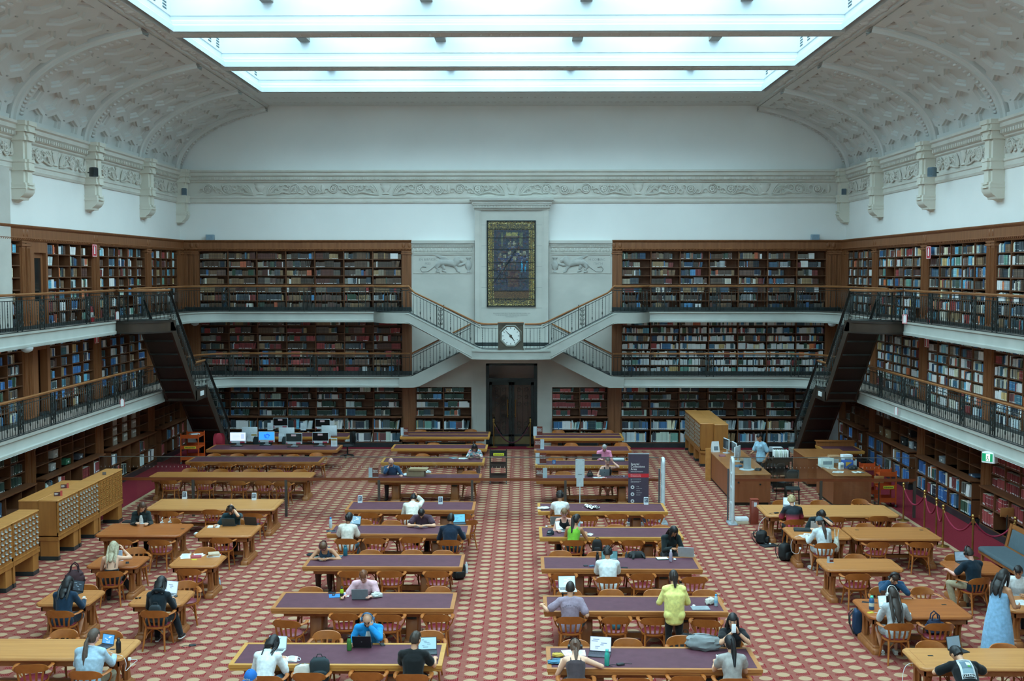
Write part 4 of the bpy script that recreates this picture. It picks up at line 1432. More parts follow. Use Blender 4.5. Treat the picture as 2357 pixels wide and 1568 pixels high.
# clock in the middle of the landing rail
cx0, cx1 = fy(1146.5, 770, 43.9).x, fy(1204.5, 770, 43.9).x
cz0, cz1 = LZ + .0, fy(1175, 744.5, 43.9).z
cxm, czm = (cx0 + cx1) / 2, fy(1175, 773.5, 43.9).z
t = thing('clock', 'square bronze clock with white octagonal face in the middle of the landing rail', 'clock', (cxm, 43.98, cz0))
W = (cx1 - cx0) / 2
zc_ = czm - cz0
mb = MB()
mb.box(-W, W, -.06, .16, 0, cz1 - cz0)
mb.box(-W - .02, W + .02, -.08, .18, 0, .05)
mb.box(-W - .02, W + .02, -.08, .18, cz1 - cz0 - .05, cz1 - cz0)
obj('clock_case', mb, M_CLOCKC, t)
OC = lambda r, y: [(r * math.cos(PI / 8 + PI / 4 * k) / math.cos(PI / 8), y, zc_ + r * math.sin(PI / 8 + PI / 4 * k) / math.cos(PI / 8)) for k in range(8)]
mb = MB()
a, b_ = OC(.345, -.065), OC(.40, -.085)
c = OC(.43, -.06)
mb.add(a + b_ + c, [(i, (i + 1) % 8, 8 + (i + 1) % 8, 8 + i) for i in range(8)] + [(8 + i, 8 + (i + 1) % 8, 16 + (i + 1) % 8, 16 + i) for i in range(8)])
obj('bezel', mb, mat('clock_bezel', '6d6f66', '7a7c72', rough=.45, metal=.4), t)
mb = MB()
mb.add(OC(.346, -.066), [tuple(range(8))])
obj('clock_face', mb, mat('clock_dial', 'dfe6e2', rough=.5), t)
for k in range(12):
 a = PI / 6 * k
 M = Matrix.Translation((0, -.069, zc_)) @ Matrix.Rotation(a, 4, 'Y')
 mb = MB()
 mb.box(-.011, .011, -.002, .002, .275, .335, 0, M)
 obj('hour_mark', mb, M_BRONZE, t)
for nm, ang, ln, w_ in (('minute_hand', 316, .30, .009), ('hour_hand', 144, .25, .014)):
 M = Matrix.Translation((0, -.074, zc_)) @ Matrix.Rotation(math.radians(ang), 4, 'Y')
 mb = MB()
 mb.add([(-w_ * 1.6, 0, 0), (w_ * 1.6, 0, 0), (w_ * 1.6, 0, .09), (w_ * .6, 0, ln), (-w_ * .6, 0, ln), (-w_ * 1.6, 0, .09), ], [(0, 1, 2, 3, 4, 5)], 0, False, M)
 obj(nm, mb, M_BRONZE, t)
mb = MB()
mb.lathe([(.055, 0), (.055, .012), (.02, .016)], 16, M=Matrix.Translation((0, -.07, zc_)) @ Matrix.Rotation(PI / 2, 4, 'X'))
obj('boss', mb, M_CLOCKC, t)
mb = MB()
mb.tube([(-W - .02, .05, cz1 - cz0 + .02), (W + .02, .05, cz1 - cz0 + .02)], [(.03, .05)] * 2, 8)
obj('handrail', mb, M_RAIL, t)
# small things fixed to the walls ----------------------------------------------------
M_GREY = plain('6d8290', .5)
M_REDS = mat('sign_red', 'c1202f', 'cc2a38', rough=.5)
M_TXT = mat('sign_white', 'eef1f0', rough=.5)
def on(px, py, pl, v):
 """point at pixel on the plane x=v or y=v"""
 d = _f + _r * ((px - 1178.5) / F_PX) - _u * ((py - 784.0) / F_PX)
 return CAM + d * ((v - CAM.x) / d.x if pl == 'x' else v / d.y)
for px, py, lab in ((484, 545, 'grey box on top of the left bookcases by the back corner'), (1876, 546.5, 'grey box on top of the right bookcases by the back corner')):
 p = on(px, py, 'y', 46.25)
 t = thing('speaker_box', lab, 'box', (p.x, p.y, 8.5))
 mb = MB()
 mb.cbox(-.16, .16, -.1, .1, 0, .22, .01)
 obj('housing', mb, plain('8fa6b4', .6), t)
 mb = MB()
 mb.box(-.13, .13, -.104, -.1, .03, .19)
 obj('front_panel', mb, plain('86a0b0', .6), t)
for px, py, pl, v, rz, lab, dark in ((424, 441, 'y', 46.0, .2, 'small grey loudspeaker on the left end pilaster of the back frieze', 0), (1942, 442, 'y', 46.0, -.2, 'small grey loudspeaker on the right end pilaster of the back frieze', 0),
          (216, 395, 'x', -13.1, 1.0, 'black loudspeaker on a pilaster of the left frieze', 1), (2145, 395, 'x', 13.1, -1.0, 'grey loudspeaker on a pilaster of the right frieze', 0)):
 p = on(px, py, pl, v)
 t = thing('loudspeaker', lab, 'loudspeaker', p, rz)
 mb = MB()
 mb.cbox(-.10, .10, -.1, .12, -.16, .13, .02)
 obj('cabinet', mb, plain('2b3134', .5) if dark else M_GREY, t)
 mb = MB()
 mb.box(-.085, .085, -.106, -.1, -.13, .10)
 obj('grille', mb, plain('1e2426', .8) if dark else plain('5a6d78', .8), t)
 mb = MB()
 mb.tube([(0, .1, -.02), (0, .3, -.02)], .02, 8)
 obj('bracket', mb, M_BLACK, t)
def ext_sign(p, rz, lab, w_=.17, h_=.42):
 """red fire-extinguisher sign: white border, white cylinder symbol"""
 t = thing('extinguisher_sign', lab, 'sign', p, rz)
 mb = MB()
 mb.box(-w_, w_, -.012, 0, -h_ / 2, h_ / 2)
 obj('plate', mb, M_REDS, t)
 mb = MB()
 for a, b_, c, d in ((-w_ + .015, w_ - .015, h_ / 2 - .03, h_ / 2 - .012), (-w_ + .015, w_ - .015, -h_ / 2 + .012, -h_ / 2 + .03), (-w_ + .015, -w_ + .033, -h_ / 2 + .03, h_ / 2 - .03), (w_ - .033, w_ - .015, -h_ / 2 + .03, h_ / 2 - .03),
      (-.05, .05, -.11, .10), (-.03, .03, .10, .14)):
  mb.box(a, b_, -.016, -.012, c, d)
 obj('symbol', mb, M_TXT, t)
ext_sign(on(217, 577, 'x', -13.38), PI / 2, 'red fire extinguisher sign on a pier of the left wall, upper level', .19, .40)
ext_sign(on(2138, 581.5, 'x', 13.38), -PI / 2, 'red fire extinguisher sign on a pier of the right wall, upper level', .19, .40)
ext_sign(on(222, 780, 'x', -13.38), PI / 2, 'red sign half hidden under the left upper gallery', .19, .30)
ext_sign(on(2134, 789, 'x', 13.38), -PI / 2, 'red sign half hidden under the right upper gallery', .19, .30)
ext_sign(on(2083, 734.5, 'x', 12.66), -PI / 2 + .5, 'small red extinguisher sign on the upper gallery rail beside the right stair', .10, .30)
ext_sign(on(281, 928, 'x', -12.36), PI / 2 - .9, 'small red extinguisher sign on the lower gallery rail, left wall', .07, .24)
ext_sign(on(2063, 947, 'x', 12.3), -PI / 2 + .8, 'small red extinguisher sign tilted on the lower gallery fascia, right wall', .06, .22)
ext_sign(on(271, 727, 'x', -12.66), PI / 2 - 1.2, 'narrow red and white sign on the upper gallery rail beside the left stair', .07, .26)
def extinguisher(p, lab):
 t = thing('fire_extinguisher', lab, 'fire extinguisher', p)
 mb = MB()
 mb.lathe([(.085, 0), (.09, .03), (.09, .42), (.07, .50), (.03, .53)], 14)
 obj('cylinder', mb, mat('extinguisher_red', 'a81e2a', 'b32632', rough=.3), t)
 mb = MB()
 mb.lathe([(.092, .16), (.092, .32)], 14)
 obj('label_band', mb, M_TXT, t)
 mb = MB()
 mb.box(-.02, .02, -.07, .03, .53, .58)
 mb.tube([(0, -.05, .55), (.1, -.05, .5), (.11, -.02, .2)], .012, 6)
 obj('valve', mb, M_BLACK, t)
p = on(210, 728, 'x', -13.25)
extinguisher((p.x, p.y, 5.6), 'red fire extinguisher standing on the left upper gallery below its sign')
p = on(2141, 730, 'x', 13.25)
extinguisher((p.x, p.y, 5.6), 'red fire extinguisher standing on the right upper gallery below its sign')
# dome cameras under the slabs
for px, py, lab in ((449, 744.5, 'white dome camera under the upper gallery at the left back corner'), (1915, 746, 'white dome camera under the upper gallery at the right back corner'), (62, 803, 'white dome camera under the left upper gallery')):
 p = fz(px, py, 5.15)
 t = thing('dome_camera', lab, 'camera', p)
 mb = MB()
 mb.lathe([(.16, .03), (.16, 0), (.13, -.06), (.05, -.10)], 16)
 obj('housing', mb, plain('c9d2d6', .4), t)
 mb = MB()
 mb.ball((0, 0, -.08), (.035, .035, .035), 8, 6)
 obj('lens', mb, M_BLACK, t)
# exit sign under the right lower gallery
p = on(2276, 1053, 'x', 12.32)
t = thing('exit_sign', 'green and white running figure exit sign on the right lower gallery', 'sign', p, -PI / 2 + .75)
mb = MB()
mb.cbox(-.17, .17, -.05, .16, -.14, .13, .02)
obj('housing', mb, M_TXT, t)
mb = MB()
mb.box(-.15, .12, -.054, -.05, -.10, .10)
obj('panel', mb, emit('exit_green', '128a5c', .5), t)
mb = MB()
mb.box(-.045, .055, -.058, -.054, -.09, .09)
obj('doorway', mb, emit('exit_white', 'f2fff8', .8), t)
mb = MB()
for pts, r in (([(0, 0, .05), (.0, 0, .052)], .018), ([(0, 0, .04), (-.005, 0, -.01), (.025, 0, -.04), (.01, 0, -.08)], .009), ([(-.005, 0, -.01), (-.02, 0, -.04), (-.035, 0, -.07)], .009), ([(0, 0, .03), (.03, 0, .01)], .006), ([(0, 0, .03), (-.03, 0, .01)], .006)):
 mb.tube([(a, -.06, c) for a, b_, c in pts], r, 6)
obj('running_figure', mb, emit('exit_dark_green', '0f6a48', .3), t)
# ================================================================== tables and chairs
M_TOPL = mat('table_top_pale', 'b87f47', 'c68d53', rough=.38, scale=(1.2, 14, 14), detail=4)
M_TOPM = mat('table_top_tan', 'a96b36', 'b97a42', rough=.38, scale=(1.2, 14, 14), detail=4)
M_TOPD = mat('table_top_red', '9b5526', 'ab6430', rough=.38, scale=(1.2, 14, 14), detail=4)
M_FRAMEY = mat('table_frame_honey', 'b8823a', 'c89246', rough=.4, scale=(2, 12, 12), detail=4)
M_FRAMEO = mat('table_frame_tan', 'a36632', 'b3763e', rough=.4, scale=(2, 12, 12), detail=4)
M_LEG = mat('table_leg_oak', '8d5328', '9f6230', rough=.5, scale=(10, 10, 1), detail=4)
M_LEATHER = mat('purple_leather', '522f3b', '5c3743', rough=.6, scale=(6, 6, 6), detail=4, spec=.25)
M_CH = mat('chair_wood', '95521f', 'ad662b', rough=.35, scale=(7, 7, 7), detail=3)
M_CH2 = mat('chair_wood_dark', '4a2a1a', '5a3422', rough=.4, scale=(7, 7, 7), detail=3)
M_CUSH = mat('chair_red_leather', '6d1c2b', '7c2433', rough=.45, scale=(9, 9, 9))
TOPZ = .76
TABLES = {}
def purple_table(key, x0, x1, y0, y1, label, honey=False, strip=False):
 cx, cy = (x0 + x1) / 2, (y0 + y1) / 2
 W, D = (x1 - x0) / 2, (y1 - y0) / 2
 fr = M_FRAMEY if honey else M_FRAMEO
 t = thing('reading_table', label, 'table', (cx, cy, 0), 0, 'leather-topped reading tables')
 mb = MB()
 e = .075
 for a, b_, c, d in ((-W, W, -D, -D + e), (-W, W, D - e, D), (-W, -W + e, -D + e, D - e), (W - e, W, -D + e, D - e)):
  mb.box(a, b_, c, d, TOPZ - .055, TOPZ)
 mb.box(-W + .012, W - .012, -D + .012, D - .012, TOPZ - .10, TOPZ - .055)
 obj('top_frame', mb, fr, t)
 mb = MB()
 mb.box(-W + e, W - e, -D + e, D - e, TOPZ - .05, TOPZ - .004)
 obj('leather_inlay', mb, M_LEATHER, t)
 if strip:
  mb = MB()
  mb.box(-W + e, W - e, -.035, .035, TOPZ - .01, TOPZ + .012)
  obj('centre_strip', mb, fr, t)
 mb = MB()
 mb.box(-W + .22, W - .22, -D + .16, D - .16, TOPZ - .20, TOPZ - .10)
 obj('apron', mb, M_LEG, t)
 for sx in (-1, 1):
  mb = MB()
  px = sx * W * .53
  mb.cbox(px - .12, px + .12, -D + .26, D - .26, .06, TOPZ - .18, .02)
  mb.cbox(px - .16, px + .16, -D + .16, D - .16, 0, .08, .02)
  obj('pedestal', mb, M_LEG, t)
 mb = MB()
 mb.box(-W * .53, W * .53, -.05, .05, .10, .20)
 obj('stretcher', mb, M_LEG, t)
 mb = MB()
 mb.box(W * .53 - .09, W * .53 + .09, -D + .20, -D + .28, TOPZ - .26, TOPZ - .18)
 obj('power_box', mb, M_BLACK, t)
 TABLES[key] = (x0, x1, y0, y1)
 return t
def wood_table(key, x0, x1, y0, y1, label, m, plain_top=False, boxes=()):
 cx, cy = (x0 + x1) / 2, (y0 + y1) / 2
 W, D = (x1 - x0) / 2, (y1 - y0) / 2
 t = thing('oak_table', label, 'table', (cx, cy, 0), 0, 'oak study tables')
 mb = MB()
 c = .07
 pl = lambda i: [(-W + i + c, -D + i), (W - i - c, -D + i), (W - i, -D + i + c), (W - i, D - i - c), (W - i - c, D - i), (-W + i + c, D - i), (-W + i, D - i - c), (-W + i, -D + i + c)]
 lay = [(.03, TOPZ - .075), (.0, TOPZ - .05), (.0, TOPZ - .018), (.012, TOPZ)]
 vs = [(*p, z) for i, z in lay for p in pl(i)]
 fs = [(k * 8 + i, k * 8 + (i + 1) % 8, k * 8 + 8 + (i + 1) % 8, k * 8 + 8 + i) for k in range(3) for i in range(8)]
 mb.add(vs, fs + [tuple(range(24, 32)), tuple(range(7, -1, -1))])
 for a, b_, c_, d in ((-W + .10, W - .10, -D + .10, -D + .106), (-W + .10, W - .10, D - .106, D - .10), (-W + .10, -W + .106, -D + .1, D - .1), (W - .106, W - .10, -D + .1, D - .1)):
  mb.box(a, b_, c_, d, TOPZ - .01, TOPZ + .0008, 1)
 obj('table_top', mb, [m, M_LEG], t)
 mb = MB()
 for a, b_, c_, d in ((-W + .09, W - .09, -D + .09, -D + .115), (-W + .09, W - .09, D - .115, D - .09), (-W + .09, -W + .115, -D + .09, D - .09), (W - .115, W - .09, -D + .09, D - .09)):
  mb.box(a, b_, c_, d, TOPZ - .17, TOPZ - .07)
 obj('apron', mb, M_LEG, t)
 for sx in (-1, 1):
  px = sx * (W - .20)
  mb = MB()
  L_ = D - .14                              # trestle end: two shaped posts on a sled foot
  for sy in (-1, 1):
   prof = [(.34, TOPZ - .16), (.92, TOPZ - .16), (.80, .50), (.74, .38), (.78, .24), (.92, .10), (.40, .10), (.48, .24), (.56, .40), (.52, .52)]
   poly = [(sy * a * L_, z) for a, z in prof]
   mb.prism(poly, 'x', px - .055, px + .055)
   for k in range(2):
    ya = sy * L_ * (.60 + .14 * k)
    mb.tube([(px, ya * 1.06, TOPZ - .2), (px, ya * .98, .5), (px, ya * .92, .38), (px, ya, .16)], (.075, .018), 6)
  mb.box(px - .05, px + .05, -L_ * .35, L_ * .35, TOPZ - .26, TOPZ - .16)
  obj('trestle', mb, M_LEG, t)
  mb = MB()
  mb.cbox(px - .10, px + .10, -L_ - .06, L_ + .06, 0, .11, .03)
  mb.cbox(px - .075, px + .075, -L_ + .02, L_ - .02, .11, .15, .02)
  obj('sled_foot', mb, M_LEG, t)
 mb = MB()
 mb.box(-W + .2, W - .2, -.06, .06, .15, .22)
 obj('stretcher', mb, M_LEG, t)
 for bx, by in boxes:
  mb = MB()
  mb.box(bx - .045, bx + .045, by - .03, by + .03, TOPZ - .005, TOPZ + .002)
  obj('floor_socket_lid' if False else 'socket_lid', mb, M_BLACK, t)
 TABLES[key] = (x0, x1, y0, y1)
 return t
ROWN = ['nearest', 'second', 'third', 'fourth', 'fifth', 'sixth', 'seventh', 'eighth', 'ninth']
LROW = [(18.13, 1.12), (21.23, 1.14), (24.30, 1.14), (27.38, 1.05), (30.20, 1.18), (34.75, 1.02), (37.86, 1.05), (40.84, 1.06), (43.80, 1.5)]
RROW = [(17.99, 1.11), (21.09, 1.08), (24.15, 1.12), (27.10, 1.16), (30.05, 1.18), (34.53, 1.1), (37.34, 1.05), (40.38, 1.2), (43.47, 1.5)]
for i, (y, d) in enumerate(LROW):
 purple_table('L%d' % (i + 1), -4.35, -.84, y, y + d, 'long purple leather-topped table, %s row left of the central aisle' % ROWN[i], honey=i in (0, 6, 7, 8), strip=i == 8)
for i, (y, d) in enumerate(RROW):
 purple_table('R%d' % (i + 1), .88, 4.38, y, y + d, 'long purple leather-topped table, %s row right of the central aisle' % ROWN[i], honey=i in (3, 4, 6, 8), strip=i == 8)
WT = [('A1', -9.75, -6.2, 18.42, 19.42, 'long pale oak table at the bottom left corner', M_TOPL, [(-.75, .28), (1.45, -.05)]),
  ('A2', -9.0, -7.96, 21.48, 22.46, 'small oak table where a woman in navy sits, far left', M_TOPM, []),
  ('A3', -7.2, -6.14, 21.48, 22.46, 'small oak table where a woman in a dark hoodie sits', M_TOPM, []),
  ('A4', -9.1, -7.97, 24.28, 25.22, 'small reddish table where the blond woman sits', M_TOPD, []),
  ('A5', -7.32, -6.25, 24.36, 25.32, 'small tan table covered with loose papers', M_TOPM, []),
  ('A6', -10.03, -7.94, 27.22, 28.52, 'broad reddish table by the card catalogue', M_TOPD, [(.92, .05)]),
  ('A7', -7.58, -6.17, 27.2, 28.4, 'square tan table where a man in headphones rests his head', M_TOPM, []),
  ('A8', -9.80, -6.29, 30.3, 31.68, 'long pale oak table with two leaflet holders', M_TOPL, []),
  ('A9', -11.32, -6.19, 35.05, 36.0, 'very long oak table just behind the glass screen', M_TOPM, []),
  ('B1', 6.93, 10.46, 29.64, 31.05, 'long pale oak table in front of the staff counter', M_TOPL, [(-1.2, -.25)]),
  ('B2a', 7.03, 8.46, 27.12, 28.3, 'square oak table shared by the bearded man and woman in a cap', M_TOPM, []),
  ('B2b', 8.52, 10.63, 27.04, 28.32, 'broad empty oak table beside the rope barrier', M_TOPM, [(.85, .3), (-.75, .3)]),
  ('B3', 7.06, 8.75, 24.18, 25.16, 'empty tan table with small desk sign, right side', M_TOPM, []),
  ('B4', 9.76, 10.9, 23.95, 24.98, 'small reddish table where the man in a navy polo works', M_TOPD, []),
  ('B5', 6.97, 8.92, 20.84, 22.02, 'reddish oak table with a colourful bottle, right side', M_TOPD, [(.7, .2), (-.6, .3)]),
  ('B6', 6.97, 10.1, 18.1, 19.1, 'long pale oak table at the bottom right corner', M_TOPL, [(-1.2, .1)]),
  ('B7', 9.8, 11.3, 21.25, 22.25, 'oak table cut off by the right edge of the picture', M_TOPM, [])]
for k, x0, x1, y0, y1, lab, m, bx in WT:
 wood_table(k, x0, x1, y0, y1, lab, m, boxes=bx)
purple_table('A10', -11.0, -6.42, 37.9, 39.0, 'very long purple-topped table left, second behind the glass screen')
purple_table('A11', -11.03, -6.25, 40.5, 41.75, 'dark computer table with four front monitors')
purple_table('A12', -10.2, -6.33, 43.75, 45.0, 'rear computer table against the back shelves', honey=True)
# sloped leather desk under the right stair
t = purple_table('B9', 11.35, 12.75, 40.4, 41.9, 'leather-topped reading desk under the right corner stair', honey=True)
mb = MB()
mb.box(-.68, .68, .45, .72, TOPZ, TOPZ + .16)
mb.box(-.72, .72, .42, .75, TOPZ + .16, TOPZ + .19)
obj('raised_shelf', mb, M_LEG, t)
# ---- the armchair --------------------------------------------------------------
def chair_parts():
 P = []
 seat = MB()
 sup = lambda th, r: (r * .235 * math.copysign(abs(math.cos(th)) ** .8, math.cos(th)), r * .225 * math.copysign(abs(math.sin(th)) ** .8, math.sin(th)))
 n = 20
 vs, fs = [], []
 for r, z in ((.90, .405), (1.0, .415), (1.02, .435), (1.0, .45)):
  vs += [(*sup(2 * PI * k / n, r), z) for k in range(n)]
 fs = [(j * n + k, j * n + (k + 1) % n, (j + 1) * n + (k + 1) % n, (j + 1) * n + k) for j in range(3) for k in range(n)]
 seat.add(vs, fs + [tuple(range(n - 1, -1, -1)), tuple(range(3 * n, 4 * n))], 0, True)
 P.append(('seat', seat, 0))
 cu = MB()
 vs = []
 for r, z in ((.93, .448), (.95, .465), (.80, .485), (.45, .492)):
  vs += [(*sup(2 * PI * k / n, r), z) for k in range(n)]
 cu.add(vs, [(j * n + k, j * n + (k + 1) % n, (j + 1) * n + (k + 1) % n, (j + 1) * n + k) for j in range(3) for k in range(n)] + [tuple(range(3 * n, 4 * n))], 0, True)
 P.append(('seat_cushion', cu, 1))
 # crest: a bent board behind the sitter
 cr = MB()
 m = 12
 vs = []
 for i in range(m + 1):
  a = -1.0 + 2.0 * i / m
  x = .285 * math.sin(a * 1.15)
  y = -.27 + .14 * (1 - math.cos(a * 1.15)) * 1.3
  f = 1 - abs(a) ** 3 * .55
  for dz, dy in ((.655, .0), (.655 + .145 * f, -.035), (.655 + .15 * f, -.055), (.65, -.028)):
   vs.append((x, y + dy, dz))
 cr.add(vs, [(i * 4 + k, i * 4 + (k + 1) % 4, (i + 1) * 4 + (k + 1) % 4, (i + 1) * 4 + k) for i in range(m) for k in range(4)] + [(3, 2, 1, 0), (m * 4, m * 4 + 1, m * 4 + 2, m * 4 + 3)], 0, True)
 P.append(('crest_rail', cr, 0))
 for sx in (-1, 1):
  ar = MB()
  ar.tube([(sx * .255, -.19, .685), (sx * .285, -.08, .68), (sx * .295, .04, .675), (sx * .285, .13, .672), (sx * .265, .175, .665)], [(.016, .035), (.016, .034), (.016, .034), (.016, .037), (.012, .030)], 8)
  ar.tube([(sx * .282, .10, .665), (sx * .295, .15, .60), (sx * .265, .185, .50), (sx * .215, .17, .43)], .013, 8)
  P.append(('arm', ar, 0))
 for i in range(5):
  a = (i - 2) / 2
  sl = MB()
  sl.tube([(a * .165, -.195, .45), (a * .185, -.235, .56), (a * .205, -.27 + .05 * a * a, .67)], [(.009, .02), (.009, .021), (.009, .018)], 6, up=(0, 1, 0))
  P.append(('slat', sl, 0))
 for sx in (-1, 1):
  for fy_, top, ft in ((1, .175, .235), (-1, -.175, -.285)):
   lg = MB()
   lg.tube([(sx * .175, top, .43), (sx * .185, (top * 2 + ft) / 3, .28), (sx * .20, (top + 2 * ft) / 3, .12), (sx * .215, ft, 0)], [.023, .02, .018, .016], 8)
   P.append(('leg', lg, 0))
 br = MB()
 for s in ((1, 0), (-1, 0), (0, 1), (0, -1)):
  pts = []
  for k in range(9):
   u = -1 + k / 4
   h = .40 - .17 * abs(u) ** 2.2
   pts.append((s[0] * .165 + (0 if s[0] else u * .185), s[1] * .165 + (0 if s[1] else u * .2), h))
  br.tube(pts, .0095, 6)
 P.append(('brace', br, 0))
 return P
CP = chair_parts()
CHM = [(n_, mb.mesh(n_, [M_CH, M_CUSH][k], 50)) for n_, mb, k in CP]
allm = MB()
for n_, mb, k in CP:
 allm.add(mb.v, mb.f, k, True)
CH_FAR = allm.mesh('armchair', [M_CH, M_CUSH], 50)
proto_chair = None
CHAIRS = 0
def put_chair(x, y, rz, label, group, far):
 """x, y: seat centre; rz 0 faces away from the viewer (+Y)"""
 global proto_chair, CHAIRS
 CHAIRS += 1
 if far:
  return link('armchair', CH_FAR, None, (x, y, 0), rz, label=label, category='chair', group=group)
 if proto_chair is None:
  proto_chair = thing('armchair', label, 'chair', (x, y, 0), rz, group)
  for n_, me in CHM:
   link(n_, me, proto_chair)
  remember(proto_chair)
  return proto_chair
 return dup(proto_chair, (x, y, 0), rz, label, group)
TPH = {'L': 'purple table left of aisle', 'R': 'purple table right of aisle'}
ANAME = {'A1': 'bottom-left pale oak table', 'A2': 'navy-clad woman\'s table', 'A3': 'dark-hoodie woman\'s table', 'A4': 'blond woman\'s table', 'A5': 'table of loose papers',
   'A6': 'broad table by card catalogue', 'A7': 'square table of man in headphones', 'A8': 'pale table with leaflet holders', 'A9': 'long oak table behind glass screen',
   'A10': 'long purple table behind glass screen', 'B1': 'pale table by staff counter', 'B2a': 'table of woman in cap', 'B2b': 'broad empty table by ropes', 'B3': 'empty tan table, right',
   'B4': 'navy polo man\'s table', 'B5': 'table with colourful bottle, right', 'B6': 'bottom-right pale oak table', 'B7': 'table at right picture edge'}
# per table: near side ('n', chairs seen from behind) and far side ('f') as pixel (x, y) of the top of the back, z = .80; optional turn
CH = {
 'L1': {'n': [(607, 1556), (708, 1549), (842, 1548), (947, 1552)], 'f': [(640, 1466), (754, 1452), (856, 1452), (990, 1452)]},
 'L2': {'n': [(655, 1428, -.15), (790, 1412), (891, 1415), (1004, 1415)], 'f': [(717, 1351), (846, 1350), (1009, 1350)]},
 'L3': {'n': [(806, 1315), (897, 1315), (1004, 1315)], 'f': [(757, 1267), (853, 1266), (949, 1266), (1020, 1267)]},
 'L4': {'n': [(795, 1240), (860, 1239), (946, 1237), (1034, 1243), (1082, 1198, .5)], 'f': [(835, 1196), (902, 1198), (975, 1198)]},
 'L5': {'n': [(848, 1181), (935, 1184), (1063, 1183)], 'f': []},
 'L6': {'n': [], 'f': [(905, 1085), (1080.6, 1084)]},
 'L7': {'n': [], 'f': [(973, 1045), (1090, 1047)]},
 'L8': {'n': [], 'f': [(998, 1019.5), (1102, 1021)]},
 'L9': {'n': [], 'f': [(968.6, 989.5), (1084, 988.5)]},
 'R1': {'n': [(1328, 1562), (1460, 1561), (1585, 1556), (1694, 1562)], 'f': [(1323, 1473), (1444, 1470), (1562, 1464, .2), (1675, 1468)]},
 'R2': {'n': [(1314, 1420), (1419, 1420), (1509, 1422), (1624, 1427, -.2)], 'f': [(1310, 1357), (1406, 1357), (1509, 1357), (1621, 1358)]},
 'R3': {'n': [(1297, 1320.6), (1402, 1328), (1480, 1320.6), (1600, 1328)], 'f': [(1290, 1268), (1375, 1270), (1457, 1270), (1538, 1246)]},
 'R4': {'n': [(1321, 1243.4), (1386, 1241), (1457, 1243.4), (1540, 1242)], 'f': [(1295, 1207), (1417, 1208), (1520, 1209)]},
 'R5': {'n': [(1290, 1185), (1352, 1187.6), (1422, 1183), (1506, 1183)], 'f': []},
 'R6': {'n': [], 'f': [(1296, 1085.4), (1394, 1086)]},
 'R7': {'n': [], 'f': [(1279, 1050), (1390, 1050)]},
 'R8': {'n': [], 'f': [(1314.5, 1020), (1429.6, 1019)]},
 'R9': {'n': [], 'f': [(1285, 990), (1397.5, 990)]},
 'A1': {'n': [(67, 1530, .2), (190, 1545)], 'f': [(152, 1449), (254, 1452)]},
 'A2': {'n': [(132, 1406)], 'f': [(201, 1347)]},
 'A3': {'n': [(351, 1406)], 'f': [(424, 1338, .35)]},
 'A4': {'n': [(252, 1315, .2)], 'f': [(308, 1261, .5)]},
 'A5': {'n': [(431, 1310)], 'f': [(474.6, 1260)]},
 'A6': {'n': [(275, 1242), (362, 1243)], 'f': [(335, 1193), (396, 1193)]},
 'A7': {'n': [(506, 1238)], 'f': [(545, 1195)]},
 'A8': {'n': [(385, 1177), (485, 1173), (580, 1182)], 'f': []},
 'A9': {'n': [(385, 1104), (466, 1104), (544, 1107), (604, 1107), (648, 1109)], 'f': [(439, 1078), (509, 1080), (578, 1080), (635, 1081), (692, 1081)]},
 'A10': {'n': [(452, 1065), (516, 1066), (583, 1067), (651, 1068), (697, 1068)], 'f': [(494, 1044.5), (547, 1044.5), (609, 1044.5), (675, 1046), (727, 1043, .4)]},
 'B1': {'n': [(1831, 1196), (1925, 1190), (2025, 1188)], 'f': [(1797, 1152), (1884, 1152), (1976, 1149, .2)]},
 'B2a': {'n': [(1903, 1250)], 'f': [(1875, 1203)]},
 'B2b': {'n': [(2025, 1248), (2121, 1248, -.2)], 'f': [(1990, 1205), (2074, 1205)]},
 'B3': {'n': [(1978, 1321)], 'f': [(1967, 1276)]},
 'B4': {'n': [(2262, 1330, .3)], 'f': [(2197, 1277)]},
 'B5': {'n': [(2074, 1435), (2168, 1435)], 'f': [(2027, 1352), (2117, 1352, .2)]},
 'B6': {'n': [(2180, 1600)], 'f': [(2137, 1476), (2306, 1482)]},
}
SEAT = {}
for key, sides in CH.items():
 for sd in 'nf':
  L_ = sides[sd]
  order = sorted(range(len(L_)), key=lambda i: L_[i][0])
  for i, c in enumerate(L_):
   p = fz(c[0], c[1], .80)
   turn = c[2] if len(c) > 2 else 0.0
   far_side = sd == 'f'
   rz = (PI if far_side else 0.0) + turn
   off = .30
   x, y = p.x - math.sin(rz) * off, p.y + math.cos(rz) * off
   n_ = order.index(i)
   many = len(L_) > 1
   who = ('%s wooden armchair from left' % ORD[n_]) if many else 'wooden armchair with red seat'
   if many and n_ == len(L_) - 1:
    who = 'rightmost wooden armchair'
   tn = ANAME[key] if key in ANAME else '%s %s' % (ROWN[int(key[1:]) - 1], TPH[key[0]])
   lab = '%s, %s side of %s' % (who, 'far' if far_side else 'near', tn)
   put_chair(x, y, rz, lab, 'bentwood armchairs at the reading tables', p.y > 34)
   SEAT[(key, sd, i)] = (x, y, rz)
